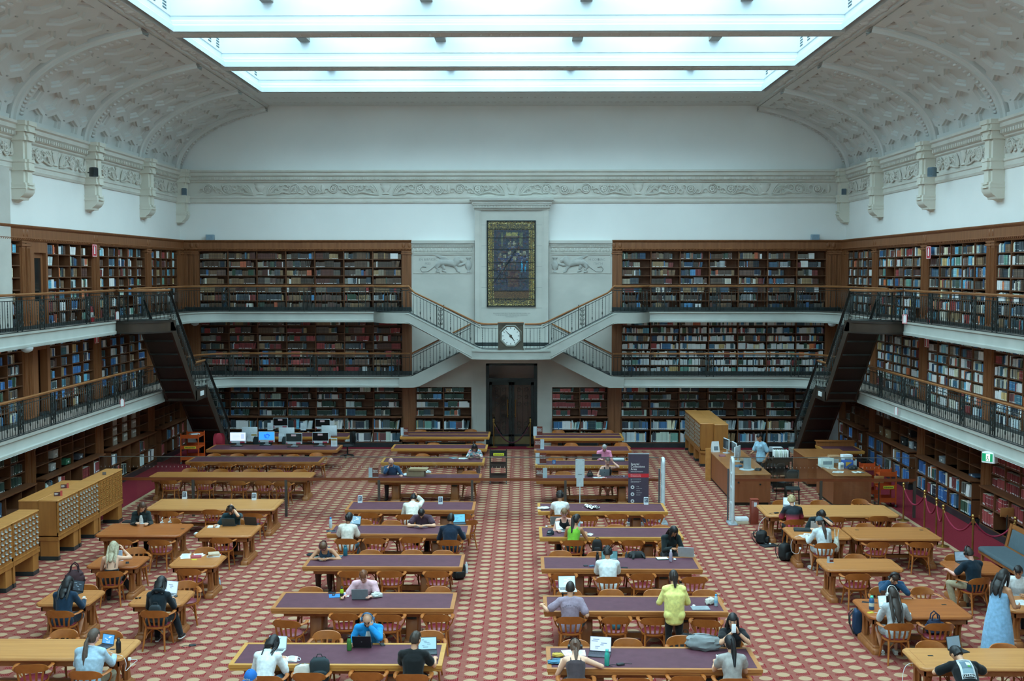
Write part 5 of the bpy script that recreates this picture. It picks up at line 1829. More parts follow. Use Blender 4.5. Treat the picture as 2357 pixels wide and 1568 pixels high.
# ================================================================== card catalogues
M_CAT = mat('catalogue_oak', '97602a', 'aa7034', rough=.45, scale=(8, 8, 1.2), detail=4)
M_CATT = mat('catalogue_top', 'b37b3f', 'c3894b', rough=.4, scale=(8, 1.0, 8), detail=4)
M_HOLD = mat('nickel', 'b9bdb8', 'cdd0cb', rough=.3, metal=.7, scale=(4, 4, 4))
def drawer_mesh(w_, h_):
 mb = MB()
 mb.box(-w_ / 2, w_ / 2, -.006, .05, -h_ / 2, h_ / 2)
 return mb.mesh('drawer', M_CAT)
def holder_mesh(big):
 mb = MB()
 if big:
  mb.box(-.046, .046, -.014, -.006, -.006, .04)
  mb.prism([(-.006, -.004), (-.045, -.028), (-.040, -.040), (-.006, -.018)], 'x', -.04, .04)
 else:
  mb.box(-.028, .028, -.011, -.006, -.006, .022)
  mb.ball((0, -.02, -.028), (.012, .014, .012), 8, 6)
 return mb.mesh('label_holder', M_HOLD if big else M_BRASS)
DM, HM = {}, {}
def catalogue(x, y, rz, W, D, rows, cols, label, group, big=True, H=1.52, pull=True, back=False):
 """local: front faces -Y, width along X"""
 t = thing('card_catalogue', label, 'card catalogue', (x, y, 0), rz, group)
 mb = MB()
 mb.box(0, W, .012, D, .62, H - .03)
 mb.box(0, .03, 0, .02, .62, H - .03)
 mb.box(W - .03, W, 0, .02, .62, H - .03)
 mb.box(0, W, 0, .02, .62, .70)
 mb.box(0, W, 0, .02, H - .06, H - .03)
 obj('carcass', mb, M_CAT, t)
 mb = MB()
 mb.cbox(-.004, W + .004, -.015, D, H - .03, H, .008)
 obj('top', mb, M_CATT, t)
 mb = MB()
 mb.box(.0, W, -.012, D, .50, .62)
 mb.box(.0, W, -.02, D, .60, .625)
 obj('base_rail', mb, M_CAT, t)
 for a, b_ in ((.02, .12), (W - .34, W - .04)):
  mb = MB()
  mb.box(a, b_, .01, D - .02, .09, .50)
  o = obj('leg', mb, M_CAT, t)
  mb = MB()
  mb.box(a - .01, b_ + .01, 0, D - .01, 0, .10)
  obj('foot', mb, M_BLACKST, o)
 z0, z1 = .70, H - .06
 dw, dh = (W - .08) / cols, (z1 - z0) / rows
 k = (round(dw, 3), round(dh, 3))
 if k not in DM:
  DM[k] = drawer_mesh(dw - .008, dh - .008)
 if big not in HM:
  HM[big] = holder_mesh(big)
 for r in range(rows):
  for c in range(cols):
   d = link('drawer', DM[k], t, (.04 + (c + .5) * dw, 0, z0 + (r + .5) * dh))
   link('label_holder', HM[big], d)
 return t
GC = 'card catalogue cabinets on the left'
ys = [(22.4, 23.8, 'card catalogue cut off by the left picture edge'), (23.82, 25.2, 'card catalogue with white-tipped pulls, nearest the viewer but one, left edge'), (25.22, 26.62, 'card catalogue at the end of the nearest run, left edge'),
  (27.7, 29.03, 'near third of the long card catalogue with white-tipped pulls'), (29.05, 30.42, 'middle third of the long card catalogue with white-tipped pulls')]
for a, b_, lab in ys:
 catalogue(-11.12, a, PI / 2, b_ - a, .47, 6, 7, lab, GC)
catalogue(-11.12, 30.44, PI / 2, 1.82, .47, 7, 8, 'far third of the long card catalogue with many small brass-framed drawers', GC, big=False)
# backing units behind the long run
t = thing('card_catalogue', 'plain back-to-back cabinet behind the long card catalogue', 'card catalogue', (-12.08, 27.7, 0), 0, GC)
mb = MB()
mb.box(0, .48, 0, 2.7, .5, 1.49)
mb.box(.02, .46, .02, .4, .1, .5)
mb.box(.02, .46, 2.2, 2.6, .1, .5)
obj('carcass', mb, M_CAT, t)
mb = MB()
mb.cbox(-.01, .485, -.01, 2.71, 1.49, 1.52, .008)
obj('top', mb, M_CATT, t)
mb = MB()
mb.box(.01, .47, .01, .42, 0, .1)
mb.box(.01, .47, 2.2, 2.62, 0, .1)
obj('foot', mb, M_BLACKST, t)
# run by the back wall, right
GC2 = 'card catalogue cabinets at the back right'
for i, (a, b_) in enumerate(((41.5, 42.85), (42.87, 44.2), (44.22, 45.5))):
 catalogue(7.02, b_, -PI / 2, b_ - a, .47, 6, 6, '%s card catalogue of the run beside the right back shelves' % ('nearest', 'middle', 'farthest')[i], GC2, H=1.62)
t = thing('card_catalogue', 'plain panelled cabinet backing the right card catalogue run', 'card catalogue', (7.5, 41.5, 0), 0, GC2)
mb = MB()
mb.box(0, .5, -.25, 4.0, .0, 1.58)
obj('carcass', mb, M_CAT, t)
mb = MB()
mb.cbox(0, .51, -.26, 4.0, 1.58, 1.61, .008)
obj('top', mb, M_CATT, t)
# ================================================================== staff counters
M_CTR = mat('counter_veneer', '85492a', '955838', rough=.4, scale=(7, 7, .8), detail=4)
M_CTRT = mat('counter_top', '8f5a30', '9f693b', rough=.35, scale=(8, 1.2, 8), detail=4)
def counter(x0, x1, y0, y1, h, label, extra=None):
 t = thing('staff_counter', label, 'counter', ((x0 + x1) / 2, (y0 + y1) / 2, 0))
 W, D = (x1 - x0) / 2, (y1 - y0) / 2
 mb = MB()
 mb.box(-W, W, -D, D, .10, h - .035)
 obj('body', mb, M_CTR, t)
 mb = MB()
 mb.box(-W + .05, W - .05, -D + .05, D - .05, 0, .10)
 obj('plinth', mb, M_BLACK, t)
 mb = MB()
 mb.cbox(-W - .015, W + .015, -D - .015, D + .015, h - .035, h, .01)
 obj('top', mb, M_CTRT, t)
 if extra:
  extra(t, W, D)
 return t
def desk_extra(t, W, D):
 mb = MB()
 mb.box(-W - .20, -W - .02, D - .5, D - .42, 0, 1.12)
 obj('end_screen', mb, M_CATT, t)
 mb = MB()
 for x, z in ((-.42, .72), (.25, .66)):
  mb.lathe([(.03, 0), (.03, .01)], 12, M=Matrix.Translation((x, -D - .002, z)) @ Matrix.Rotation(PI / 2, 4, 'X'))
 obj('cable_port', mb, M_BLACK, t)
counter(6.97, 8.1, 34.55, 39.2, .98, 'long staff counter with computers, nearest the passage', desk_extra)
counter(10.0, 11.6, 37.6, 39.6, .98, 'empty staff counter behind, in front of the right stair')
counter(9.97, 11.12, 34.3, 36.3, 1.0, 'staff counter piled with boxes and papers')
# ================================================================== glass screen across the hall
mg = bpy.data.materials.new('clear_glass')
mg.use_nodes = True
nt = mg.node_tree
b = nt.nodes['Principled BSDF']
nt.nodes.remove(b)
tr = nt.nodes.new('ShaderNodeBsdfTransparent')
tr.inputs[0].default_value = (.93, .96, .95, 1)
gl = nt.nodes.new('ShaderNodeBsdfGlossy')
gl.inputs['Roughness'].default_value = .02
fr = nt.nodes.new('ShaderNodeFresnel')
fr.inputs[0].default_value = 1.35
mx = nt.nodes.new('ShaderNodeMixShader')
nt.links.new(fr.outputs[0], mx.inputs[0])
nt.links.new(tr.outputs[0], mx.inputs[1])
nt.links.new(gl.outputs[0], mx.inputs[2])
nt.links.new(mx.outputs[0], nt.nodes['Material Output'].inputs[0])
M_CLEAR = mg
M_POST = mat('screen_post', '4a4540', '544e48', rough=.5, metal=.3)
M_SRAIL = mat('screen_rail', '6b3216', '7d3f1f', rough=.45, scale=(1, 9, 9))
GY = 32.85
def glass_screen(x0, x1, posts, label):
 t = thing('glass_screen', label, 'screen', ((x0 + x1) / 2, GY, 0))
 cx = (x0 + x1) / 2
 mb = MB()
 mb.box(x0 - cx, x1 - cx, -.006, .006, .10, 1.77)
 obj('pane', mb, M_CLEAR, t)
 mb = MB()
 mb.box(x0 - cx, x1 - cx, -.012, .012, 1.765, 1.785)
 obj('top_edge', mb, plain('5d5a55', .3), t)
 mb = MB()
 mb.box(x0 - cx, x1 - cx, -.03, .03, 1.075, 1.155)
 obj('wooden_rail', mb, M_SRAIL, t)
 for p in posts:
  mb = MB()
  mb.box(p - cx - .035, p - cx + .035, -.035, .035, 0, 1.10)
  obj('post', mb, M_POST, t)
 mb = MB()
 n = int((x1 - x0) / .12)
 for i in range(n):
  mb.box(x0 - cx + i * .12 + .05, x0 - cx + i * .12 + .06, -.009, -.006, 1.46, 1.50)
 obj('safety_dots', mb, plain('b5aea8', .6), t, kind='stuff')
glass_screen(-12.0, 4.45, [-9.24, -6.5, -3.76, -1.02, 1.72], 'clear glass screen with wooden rail crossing the hall left of the passage')
glass_screen(6.62, 11.95, [9.2, 11.93], 'clear glass screen with wooden rail in front of the staff counters')
# ================================================================== things on tables, chairs and floor
def at(px, py, z=TOPZ):
 p = fz(px, py, z)
 return p.x, p.y, z
def A(deg):
 return math.radians(deg)
def screen_mat(c):
 return emit('screen_' + c, c, .55)
def laptop(px, py, rot, lid, label, scr='bfd6e2', deck='b9bcbd', w=.32, d=.22, ang=105, z=TOPZ, xyz=None, logo=None):
 """rot 0: the screen faces -Y, towards the viewer; the lid stands at the far edge"""
 x, y, z = xyz or at(px, py, z)
 t = thing('laptop', label, 'laptop', (x, y, z), A(rot))
 mb = MB()
 mb.cbox(-w / 2, w / 2, -d / 2, d / 2, 0, .014, .004)
 obj('base', mb, plain(deck, .4), t)
 mb = MB()
 for r in range(5):
  for c in range(11):
   mb.box(-w * .42 + c * w * .0765, -w * .42 + c * w * .0765 + w * .062, -d * .02 + r * d * .085, -d * .02 + r * d * .085 + d * .066, .0135, .0155)
 mb.box(-w * .16, w * .16, -d * .42, -d * .12, .0138, .0146)
 obj('keyboard', mb, plain('3a3d40', .5), t)
 M = Matrix.Translation((0, d / 2 - .004, .012)) @ Matrix.Rotation(A(90 - ang), 4, 'X')
 mb = MB(M)
 mb.box(-w / 2, w / 2, 0, .007, 0, d * .98)
 o = obj('lid', mb, plain(lid, .4), t)
 mb = MB(M)
 mb.box(-w / 2 + .01, w / 2 - .01, -.0015, 0, .015, d * .98 - .01)
 o2 = obj('screen', mb, screen_mat(scr) if scr else plain('15181a', .2), t)
 if scr:
  mb = MB(M)
  R4 = random.Random(int(px * 7 + py))
  for k in range(6):
   a = R4.uniform(-.42, .1) * w
   mb.box(a, a + R4.uniform(.1, .3) * w, -.0022, -.0015, d * (.2 + .11 * k), d * (.2 + .11 * k + .045))
  obj('window_content', mb, screen_mat(R4.choice(['7f9aa8', 'e6eef2', '5d7688'])), o2)
 if logo:
  mb = MB(M)
  mb.lathe([(.012, 0), (.012, .001)], 10, M=Matrix.Translation((0, .0075, d * .5)) @ Matrix.Rotation(-PI / 2, 4, 'X'))
  obj('lid_emblem', mb, plain(logo, .3), o)
 return t
def bottle(px, py, c, h, r, label, cap='23282b', z=TOPZ, clear=False, band=None, xyz=None):
 x, y, z = xyz or at(px, py, z)
 t = thing('bottle', label, 'bottle', (x, y, z))
 mb = MB()
 mb.lathe([(r * .9, 0), (r, .01), (r, h * .68), (r * .85, h * .78), (r * .55, h * .86), (r * .5, h * .88)], 16)
 obj('bottle_body', mb, mat('clear_plastic', 'a9c4cf', 'b9d2da', rough=.15) if clear else plain(c, .35), t)
 mb = MB()
 mb.lathe([(r * .62, h * .86), (r * .62, h * .97), (r * .4, h)], 14)
 mb.tube([(r * .5, 0, h * .9), (r * .55, 0, h * 1.04), (-r * .5, 0, h * 1.04), (-r * .5, 0, h * .92)], .005, 5) if not clear else None
 obj('cap', mb, plain(cap, .4), t)
 if band:
  mb = MB()
  mb.lathe([(r * 1.01, h * .25), (r * 1.01, h * .5)], 16)
  obj('label_band', mb, plain(band, .5), t)
 return t
def slab_item(name, cat, px, py, rot, w, d, h, c, label, z=TOPZ, page=None, xyz=None, c2=None, rough=.6):
 x, y, z = xyz or at(px, py, z)
 t = thing(name, label, cat, (x, y, z), A(rot))
 mb = MB()
 mb.cbox(-w / 2, w / 2, -d / 2, d / 2, 0, h, min(.004, h * .3))
 obj('cover' if page else 'body', mb, plain(c, rough), t)
 if page:
  mb = MB()
  mb.box(-w / 2 + .006, w / 2 - .006, -d / 2 + .006, d / 2 - .006, h, h + .004)
  obj('page', mb, plain(page, .8), t)
 if c2:
  mb = MB()
  mb.box(-w / 2 + .008, w / 2 - .008, -d / 2 + .01, d / 2 - .01, h, h + .0015)
  obj('glass', mb, plain(c2, .15), t)
 return t
def phone(px, py, rot, label, c='1c1f22', z=TOPZ):
 return slab_item('phone', 'phone', px, py, rot, .075, .15, .009, c, label, z, c2='2b3238', rough=.3)
def mouse(px, py, c, label):
 x, y, z = at(px, py)
 t = thing('computer_mouse', label, 'mouse', (x, y, z))
 mb = MB()
 mb.ball((0, 0, .012), (.032, .055, .022), 12, 8)
 obj('shell', mb, plain(c, .35), t)
 mb = MB()
 mb.tube([(0, .02, .033), (0, .04, .028)], .004, 6)
 obj('wheel', mb, plain('55595c', .4), t)
def open_book(px, py, rot, label, cover='5a6a72', z=TOPZ, s=1.0, page='e8e6de'):
 x, y, z = at(px, py, z)
 t = thing('open_book', label, 'book', (x, y, z), A(rot))
 mb = MB()
 for sx in (-1, 1):
  mb.sheet(lambda u, v: (sx * u * .17 * s, (v - .5) * .25 * s, .008 + .022 * math.sin(PI * min(1, u * 1.1)) * (1 - u * .4)), 8, 2)
 obj('page_spread', mb, plain(page, .85), t)
 mb = MB()
 mb.box(-.175 * s, .175 * s, -.13 * s, .13 * s, 0, .006)
 obj('cover', mb, plain(cover, .6), t)
 mb = MB()
 for sx in (-1, 1):
  for k in range(7):
   mb.box(sx * .085 * s - .055 * s, sx * .085 * s + .055 * s, (-.09 + k * .028) * s, (-.085 + k * .028) * s, .030, .0315)
 obj('printed_lines', mb, plain('8c8f90', .8), t)
def papers(px, py, rot, n, label, cols=('e6e8e8', 'dfe3e4'), spread=.08, z=TOPZ, group=None):
 """loose sheets: each sheet is its own thing"""
 x, y, z = at(px, py, z)
 for i in range(n):
  a = A(rot) + RND.uniform(-.4, .4)
  t = link('paper_sheet', None, None, (x + RND.uniform(-spread, spread) * 1.6, y + RND.uniform(-spread, spread), z + .0012 * i), a,
     label='%s, %s from the bottom' % (label, ORD[i]) if n > 1 else label, category='paper')
  mb = MB()
  mb.sheet(lambda u, v: ((u - .5) * .21, (v - .5) * .297, .001 + .002 * math.sin(u * 3 + i)), 4, 4)
  obj('sheet', mb, plain(RND.choice(cols), .85), t)
  mb = MB()
  for k in range(9):
   mb.box(-.08, .06 + RND.uniform(-.03, .02), .10 - k * .024, .104 - k * .024, .0035, .004)
  obj('printed_lines', mb, plain('a2a6a8', .85), t)
def backpack(x, y, z, rot, c, label, h=.44, w=.30, d=.18, lean=0.0, bottle_c=None):
 t = thing('backpack', label, 'backpack', (x, y, z), A(rot))
 M = Matrix.Rotation(lean, 4, 'X')
 def fn(p):
  x_, y_, z_ = p
  f = 1 - .10 * max(0, z_) ** 2
  q = noise.noise(V3((x_ * 2.2 + len(label), y_ * 2.2, z_ * 3.0))) * .13
  return (math.copysign(abs(x_) ** .5, x_) * f * .9 + q, math.copysign(abs(y_) ** .6, y_) * .92 + q, math.copysign(abs(z_) ** .5, z_) * .94 + q * .5)
 mb = MB(M)
 mb.ball((0, 0, h / 2), (w / 2, d / 2, h / 2), 22, 14, fn=fn)
 obj('main_bag', mb, plain(c, .8), t)
 mb = MB(M)
 mb.ball((0, -d * .5, h * .32), (w * .38, d * .22, h * .24), 16, 10, fn=fn)
 obj('front_pocket', mb, plain(c, .75), t)
 for sx in (-1, 1):
  mb = MB(M)
  mb.tube([(sx * w * .22, d * .42, h * .93), (sx * w * .30, d * .75, h * .75), (sx * w * .33, d * .72, h * .4), (sx * w * .36, d * .40, h * .1)], [(.008, .026)] * 4, 8)
  obj('strap', mb, plain('26292b' if c < '5' else '6a6e70', .8), t)
 mb = MB(M)
 mb.tube([(-.05, .02, h * .97), (-.03, .02, h * 1.08), (.03, .02, h * 1.08), (.05, .02, h * .97)], .008, 6)
 obj('top_handle', mb, plain('2a2d2f', .8), t)
 if bottle_c:
  mb = MB(M)
  mb.lathe([(.035, .1), (.035, .3), (.018, .33), (.018, .36)], 12, (w * .54, 0, .02))
  obj('side_bottle', mb, plain(bottle_c, .3), t)
 return t
def soft_bag(x, y, z, rot, c, label, w=.42, d=.22, h=.2, handles=True, hc=None):
 t = thing('bag', label, 'bag', (x, y, z), A(rot))
 def fn(p):
  q = noise.noise(V3((p[0] * 2.4 + len(label) * .7, p[1] * 2.4, p[2] * 3.4))) * .26
  return (p[0] * (1 + q), p[1] * (1 + q), (p[2] if p[2] > -.6 else -.6 + (p[2] + .6) * .2) * (1 + q))
 mb = MB()
 mb.ball((0, 0, h * .42), (w / 2, d / 2, h * .62), 22, 14, fn=fn)
 obj('bag_body', mb, plain(c, .85), t)
 if handles:
  for sy in (-1, 1):
   mb = MB()
   mb.tube([(-w * .22, sy * d * .2, h * .85), (-w * .16, sy * d * .28, h * 1.35), (0, sy * d * .3, h * 1.55), (w * .16, sy * d * .28, h * 1.35), (w * .22, sy * d * .2, h * .85)], [(.007, .013)] * 5, 8)
   obj('handle', mb, plain(hc or c, .8), t)
 mb = MB()
 mb.tube([(-w * .35, 0, h * .98), (0, .01, h * 1.04), (w * .35, 0, h * .98)], .006, 6)
 obj('zip', mb, plain('3a3d40', .6), t)
 return t
def cable(pts, c, label, r=.0045, plug=True):
 t = thing('cable', label, 'cable', pts[0])
 p0 = V3(pts[0])
 # smooth the polyline
 P = [V3(p) - p0 for p in pts]
 for _ in range(2):
  Q = [P[0]]
  for a, b_ in zip(P[:-1], P[1:]):
   Q += [a * .75 + b_ * .25, a * .25 + b_ * .75]
  P = Q + [P[-1]]
 mb = MB()
 mb.tube(P, r, 6)
 obj('lead', mb, plain(c, .5), t)
 if plug:
  mb = MB()
  e = P[-1]
  mb.cbox(e.x - .025, e.x + .025, e.y - .02, e.y + .02, e.z - .012, e.z + .035, .006)
  obj('plug', mb, plain(c, .5), t)
def cap_hat(px, py, c, label, rot=0, z=TOPZ, txt=None):
 x, y, z = at(px, py, z)
 t = thing('cap', label, 'cap', (x, y, z), A(rot))
 mb = MB()
 mb.ball((0, 0, .03), (.09, .105, .09), 18, 12, fn=lambda p: (p[0], p[1], max(p[2], -.3)))
 obj('crown', mb, plain(c, .85), t)
 mb = MB()
 mb.tube([(0, -.08, .012), (0, -.13, .014), (0, -.175, .006)], [(.078, .006), (.07, .006), (.045, .005)], 14, up=(1, 0, 0))
 obj('peak', mb, plain(c, .85), t)
 if txt:
  text('cap_letters', txt, .055, plain('d8dcdc', .7), t, Matrix.Translation((0, -.098, .072)) @ Matrix.Rotation(PI / 2 - .5, 4, 'X'), extrude=.002)
def leaflet_holder(px, py, label, z=TOPZ):
 x, y, z = at(px, py, z)
 t = thing('leaflet_holder', label, 'leaflet holder', (x, y, z), 0, 'white leaflet holders on the tables')
 mb = MB()
 mb.prism([(-.05, 0), (.06, 0), (.02, .20), (.0, .20)], 'x', -.06, .06)
 obj('stand', mb, plain('dfe6ea', .35), t)
 M = Matrix.Translation((0, -.05, 0)) @ Matrix.Rotation(-.245, 4, 'X')
 mb = MB(M)
 mb.box(-.05, .05, -.004, 0, .02, .185)
 o = obj('card', mb, plain('4d5564', .5), t)
 mb = MB(M)
 for k, (a, b_) in enumerate(((-.035, .02), (-.035, .03), (-.035, -.005), (-.035, .015))):
  mb.box(a, b_, -.0052, -.004, .15 - k * .02, .158 - k * .02)
 mb.box(-.05, .05, -.0052, -.004, .02, .06)
 obj('printed_lines', mb, plain('c9d0d6', .6), o)
def desk_sign(px, py, label, flip=False, w=.36, h=.27):
 """clear and brown upright reservation sign"""
 x, y, z = at(px, py)
 t = thing('table_sign', label, 'sign', (x, y, z), 0, 'brown and clear signs at the table ends')
 s = -1 if flip else 1
 mb = MB()
 mb.box(*sorted((s * -w * .5, s * -w * .12)), -.006, .006, 0, h)
 obj('clear_panel', mb, plain('b4c4cc', .3), t)
 mb = MB()
 mb.box(*sorted((s * -w * .12, s * w * .5)), -.006, .006, 0, h)
 obj('brown_panel', mb, plain('6b3022', .5), t)
 for k, (sx, zz) in enumerate((('Mitchell', .74), ('Library', .62), ('reserved', .52))):
  text('sign_text', sx, .055 * w / .36, M_TXT, t, Matrix.Translation((s * w * .17, -.008, h * zz)) @ UPRIGHT, extrude=.001)
 mb = MB()
 mb.box(-w * .5, w * .5, -.05, .05, 0, .008)
 obj('foot', mb, plain('a9b8c0', .3), t)
def charger(px, py, z, label, c='1f2224'):
 x, y, z = at(px, py, z)
 t = thing('charger', label, 'charger', (x, y, z), .3)
 mb = MB()
 mb.cbox(-.065, .065, -.035, .035, 0, .03, .008)
 obj('brick', mb, plain(c, .5), t)
 mb = MB()
 mb.tube([(-.065, 0, .012), (-.12, .05, .006), (-.2, .02, .006), (-.16, -.06, .006)], .004, 5)
 mb.tube([(.065, 0, .012), (.12, .04, .006), (.2, -.02, .006)], .004, 5)
 obj('lead', mb, plain(c, .5), t)
# ---- nearest left table
laptop(633, 1500, -8, 'b4b8ba', 'silver laptop with a pale blue screen beside the black bob, nearest left purple table', scr='a9cfe0')
open_book(660, 1519, 6, 'white notebook lying open right of the silver laptop, nearest left purple table', 'dfe2e2')
cable([(*at(676, 1517)[:2], .766), (*at(690, 1514)[:2], .768), (*at(694, 1521)[:2], .766), (*at(680, 1523)[:2], .767), (*at(688, 1519)[:2], .768)], 'd7dde2', 'tangled white earphones beside the open notebook', plug=False)
bottle(804, 1497, '3f7d3a', .25, .042, 'green drink bottle with a black cap, left of the black laptop', cap='1d2022')
laptop(835, 1487, 180, '17191c', 'black laptop with its lid towards the viewer, in front of the blue hoodie', scr=None, deck='202326', logo='6d7276')
phone(880, 1484, 20, 'black phone in a thick case at the far edge, right of the black laptop')
laptop(984, 1503, 6, '3a3f44', 'dark laptop with a grey-blue screen before the man in a black T-shirt', scr='8fb4c2', deck='34383c')
p = SEAT[('L1', 'n', 1)]
backpack(p[0] + .12, p[1] + .08, .49, 10, '1f2e33', 'dark green backpack on the chair at the nearest left purple table', h=.44, w=.36)
soft_bag(p[0] - .14, p[1] + .02, .49, 25, 'd8d3c8', 'cream laptop sleeve bag on the same chair as the dark green backpack', w=.34, d=.14, h=.34, handles=False)
# ---- second left table
bottle(787, 1379, 'a8c81e', .24, .038, 'lime yellow drink bottle with a black grip, second left purple table', cap='23262a', band='2a2d2f')
slab_item('folder', 'folder', 776, 1372, 12, .32, .24, .006, '2a78c0', 'bright blue plastic folder under the lime bottle')
mouse(768, 1371, '2c3036', 'dark mouse on the blue folder')
phone(764, 1365, 80, 'black phone lying at the far edge left of the blue folder')
papers(806, 1367, 5, 1, 'small white sheet between lime bottle and grey laptop')
laptop(830, 1377, 182, '7d878c', 'grey laptop in a black case in front of the pink polo shirt', scr=None, deck='23282a')
soft_bag(*at(866, 1375), 20, 'c9cdc8', 'pale crumpled cloth pouch right of the grey laptop', w=.24, d=.16, h=.10, handles=False)
soft_bag(-2.25, 20.72 + 1.4, 0, 0, '17191b', 'black bag on the floor under the second left purple table', w=.34, d=.2, h=.42)
# ---- third left table
bottle(795, 1279, '22687a', .23, .05, 'teal lidded tumbler at the third left purple table', cap='1e5f70')
slab_item('folder', 'folder', 772, 1282, -8, .30, .22, .012, '5d6f78', 'grey tablet folder beside the teal tumbler')
open_book(755, 1277, 12, 'notebook the woman with the headband writes in', 'd8d4ca', s=.85)
soft_bag(*at(719, 1280), -15, '20262b', 'black pencil case spilled open at the left end of the third left table', w=.28, d=.14, h=.06, handles=False)
for i, (c, nm) in enumerate((('3a9a8a', 'teal'), ('c23a3a', 'red'), ('d8c23a', 'yellow'), ('2f62a8', 'blue'), ('d9dcdc', 'white'))):
 x, y, z = at(728 + i * 4.5, 1282 + (i % 3) * 2.5)
 t = thing('pen', '%s felt pen scattered beside the black pencil case, third left purple table' % nm, 'pen', (x, y, z), A(30 + 25 * i), 'pens by the pencil case')
 mb = MB()
 mb.tube([(-.06, 0, .006), (.05, 0, .006)], .006, 8)
 obj('barrel', mb, plain(c, .4), t)
 mb = MB()
 mb.tube([(.05, 0, .006), (.072, 0, .006)], [.006, .002], 8)
 obj('tip', mb, plain('2a2d30', .4), t)
papers(738, 1286, 20, 2, 'white sheet among the scattered pens')
x, y, z = at(1056, 1333, 0)
backpack(x, y, 0, 25, '16191a', 'black backpack on the floor at the aisle end of the third left purple table', h=.38, w=.36, bottle_c='cfd6da')
# ---- fourth left table
bottle(761, 1216, 'c9d6de', .27, .04, 'white bottle with a bright blue lid, fourth left purple table', cap='2f8fd0')
laptop(812, 1210, -22, '2a3036', 'dark laptop before the cream T-shirt, fourth left purple table', scr='7aa0b4', deck='2a2e32')
slab_item('tablet', 'tablet', 762, 1223, 10, .24, .17, .010, '5a656c', 'grey tablet lying under the white bottle', c2='39434a')
open_book(970, 1211, 0, 'white magazine open in front of the man with the phone', 'd4d8da')
x, y, z = at(970, 1204)
slab_item('phone', 'phone', 0, 0, 0, .075, .15, .009, 'dfe3e6', 'white phone held by the man in the maroon T-shirt', xyz=(x, y + .03, .845), c2='8fa4b0')
laptop(1058, 1206, 10, '23282c', 'dark laptop with a bright blue screen at the right end of the fourth left table', scr='5aa4c8', deck='2a2e32')
x, y, z = at(826, 1245, .62)
cable([(x, 27.34, .70), (x, 27.30, .66), (x + .02, 27.28, .45), (x + .05, 27.26, .2), (x + .03, 27.2, .02)], 'd7dcde', 'white charger lead hanging off the fourth left table', plug=False)
# ---- fifth to ninth left tables
leaflet_holder(829, 1157, 'white leaflet holder at the left of the fifth left purple table')
leaflet_holder(1014, 1160, 'white leaflet holder at the right of the fifth left purple table')
desk_sign(860, 1099, 'brown and clear sign at the left end of the sixth left table', w=.31, h=.30)
laptop(890, 1089, 180, '8e9698', 'silver laptop in front of the man in the dark blue shirt', scr=None)
open_book(915, 1091, 10, 'old book lying open right of the silver laptop, sixth left table', '8a7a5a')
papers(938, 1092, 0, 3, 'loose sheet beside the cardboard box')
x, y, z = at(958, 1096)
t = thing('cardboard_box', 'open brown archive box on the sixth left table', 'box', (x, y, z), -.08)
mb = MB()
mb.box(-.28, .28, -.15, .15, 0, .01)
for a in ((-.28, .28, -.15, -.14), (-.28, .28, .14, .15), (-.28, -.27, -.15, .15), (.27, .28, -.15, .15)):
 mb.box(*a, 0, .24)
obj('box_body', mb, plain('8f7a60', .85), t)
mb = MB()
mb.box(-.20, .38, -.17, .17, .24, .255)
mb.box(-.20, .38, -.175, -.165, .20, .255)
obj('box_lid', mb, plain('a58c6c', .85), t)
soft_bag(*at(984, 1090), 0, 'd5d9d8', 'white padded book cushion right of the archive box', w=.22, d=.16, h=.10, handles=False)
papers(1063, 1055, 10, 2, 'white sheet left of the woman reading, seventh left table')
papers(1050, 1055, 30, 1, 'pale blue sheet at the seventh left table', cols=('9cc4d0',))
open_book(1098, 1053, 0, 'large green-edged book open before the woman in the print shirt', '3f8a4a', page='a8c8d4')
for k, (px, py, r_, fl) in enumerate(((1238, 1003, 'ninth', False), (1241, 1034, 'eighth', True), (1245, 1067.5, 'seventh', False), (1246, 1104, 'sixth', True))):
 desk_sign(px, py, 'brown and clear sign at the aisle end of the %s right table' % r_, flip=fl, w=.36, h=.36)
desk_sign(931, 1002, 'brown and clear sign at the far left end of the ninth left table', w=.30, h=.3)
x, y, z = at(1275, 1068)
t = thing('access_sign', 'small blue wheelchair sign on the seventh right table', 'sign', (x, y, z))
mb = MB()
mb.box(-.055, .055, -.006, .006, 0, .13)
obj('plate', mb, plain('2f6fb0', .4), t)
mb = MB()
mb.ball((0, -.008, .10), (.012, .004, .012), 8, 6)
mb.tube([(0, -.008, .09), (0, -.008, .055), (.025, -.008, .05), (.03, -.008, .025)], .006, 6)
mb.tube([(.028 * math.cos(a * .5 + 2), -.008, .04 + .026 * math.sin(a * .5 + 2)) for a in range(9)], .004, 5)
obj('wheelchair_symbol', mb, M_TXT, t)
laptop(1373, 1058, 180, '3a4248', 'dark grey laptop in front of the pink-shirted man, seventh right table', scr=None, deck='2a2e32')
x, y, z = at(1424, 1061)
t = thing('book_scanner', 'flat white scanner on the seventh right table', 'scanner', (x, y, z))
mb = MB()
mb.cbox(-.2, .2, -.13, .13, 0, .05, .01)
obj('base', mb, plain('4a5054', .5), t)
mb = MB()
mb.cbox(-.19, .19, -.12, .12, .05, .09, .01)
obj('lid', mb, plain('c9d0d2', .4), t)
laptop(1391, 1094, 178, '6e7c84', 'grey laptop before the woman in black with glasses, sixth right table', scr=None, deck='8a9296', logo='2a2d30')
soft_bag(*at(1358, 1097), 0, '1c1e20', 'small black camera bag on the sixth right table', w=.22, d=.14, h=.12)
papers(1383, 1100, 15, 2, 'white sheet by the red pen, sixth right table')
t = thing('pen', 'red marker on the sixth right table', 'pen', at(1391, 1101), .3)
mb = MB()
mb.tube([(-.07, 0, .01), (.06, 0, .01)], .010, 8)
obj('barrel', mb, plain('d8483a', .4), t)
mb = MB()
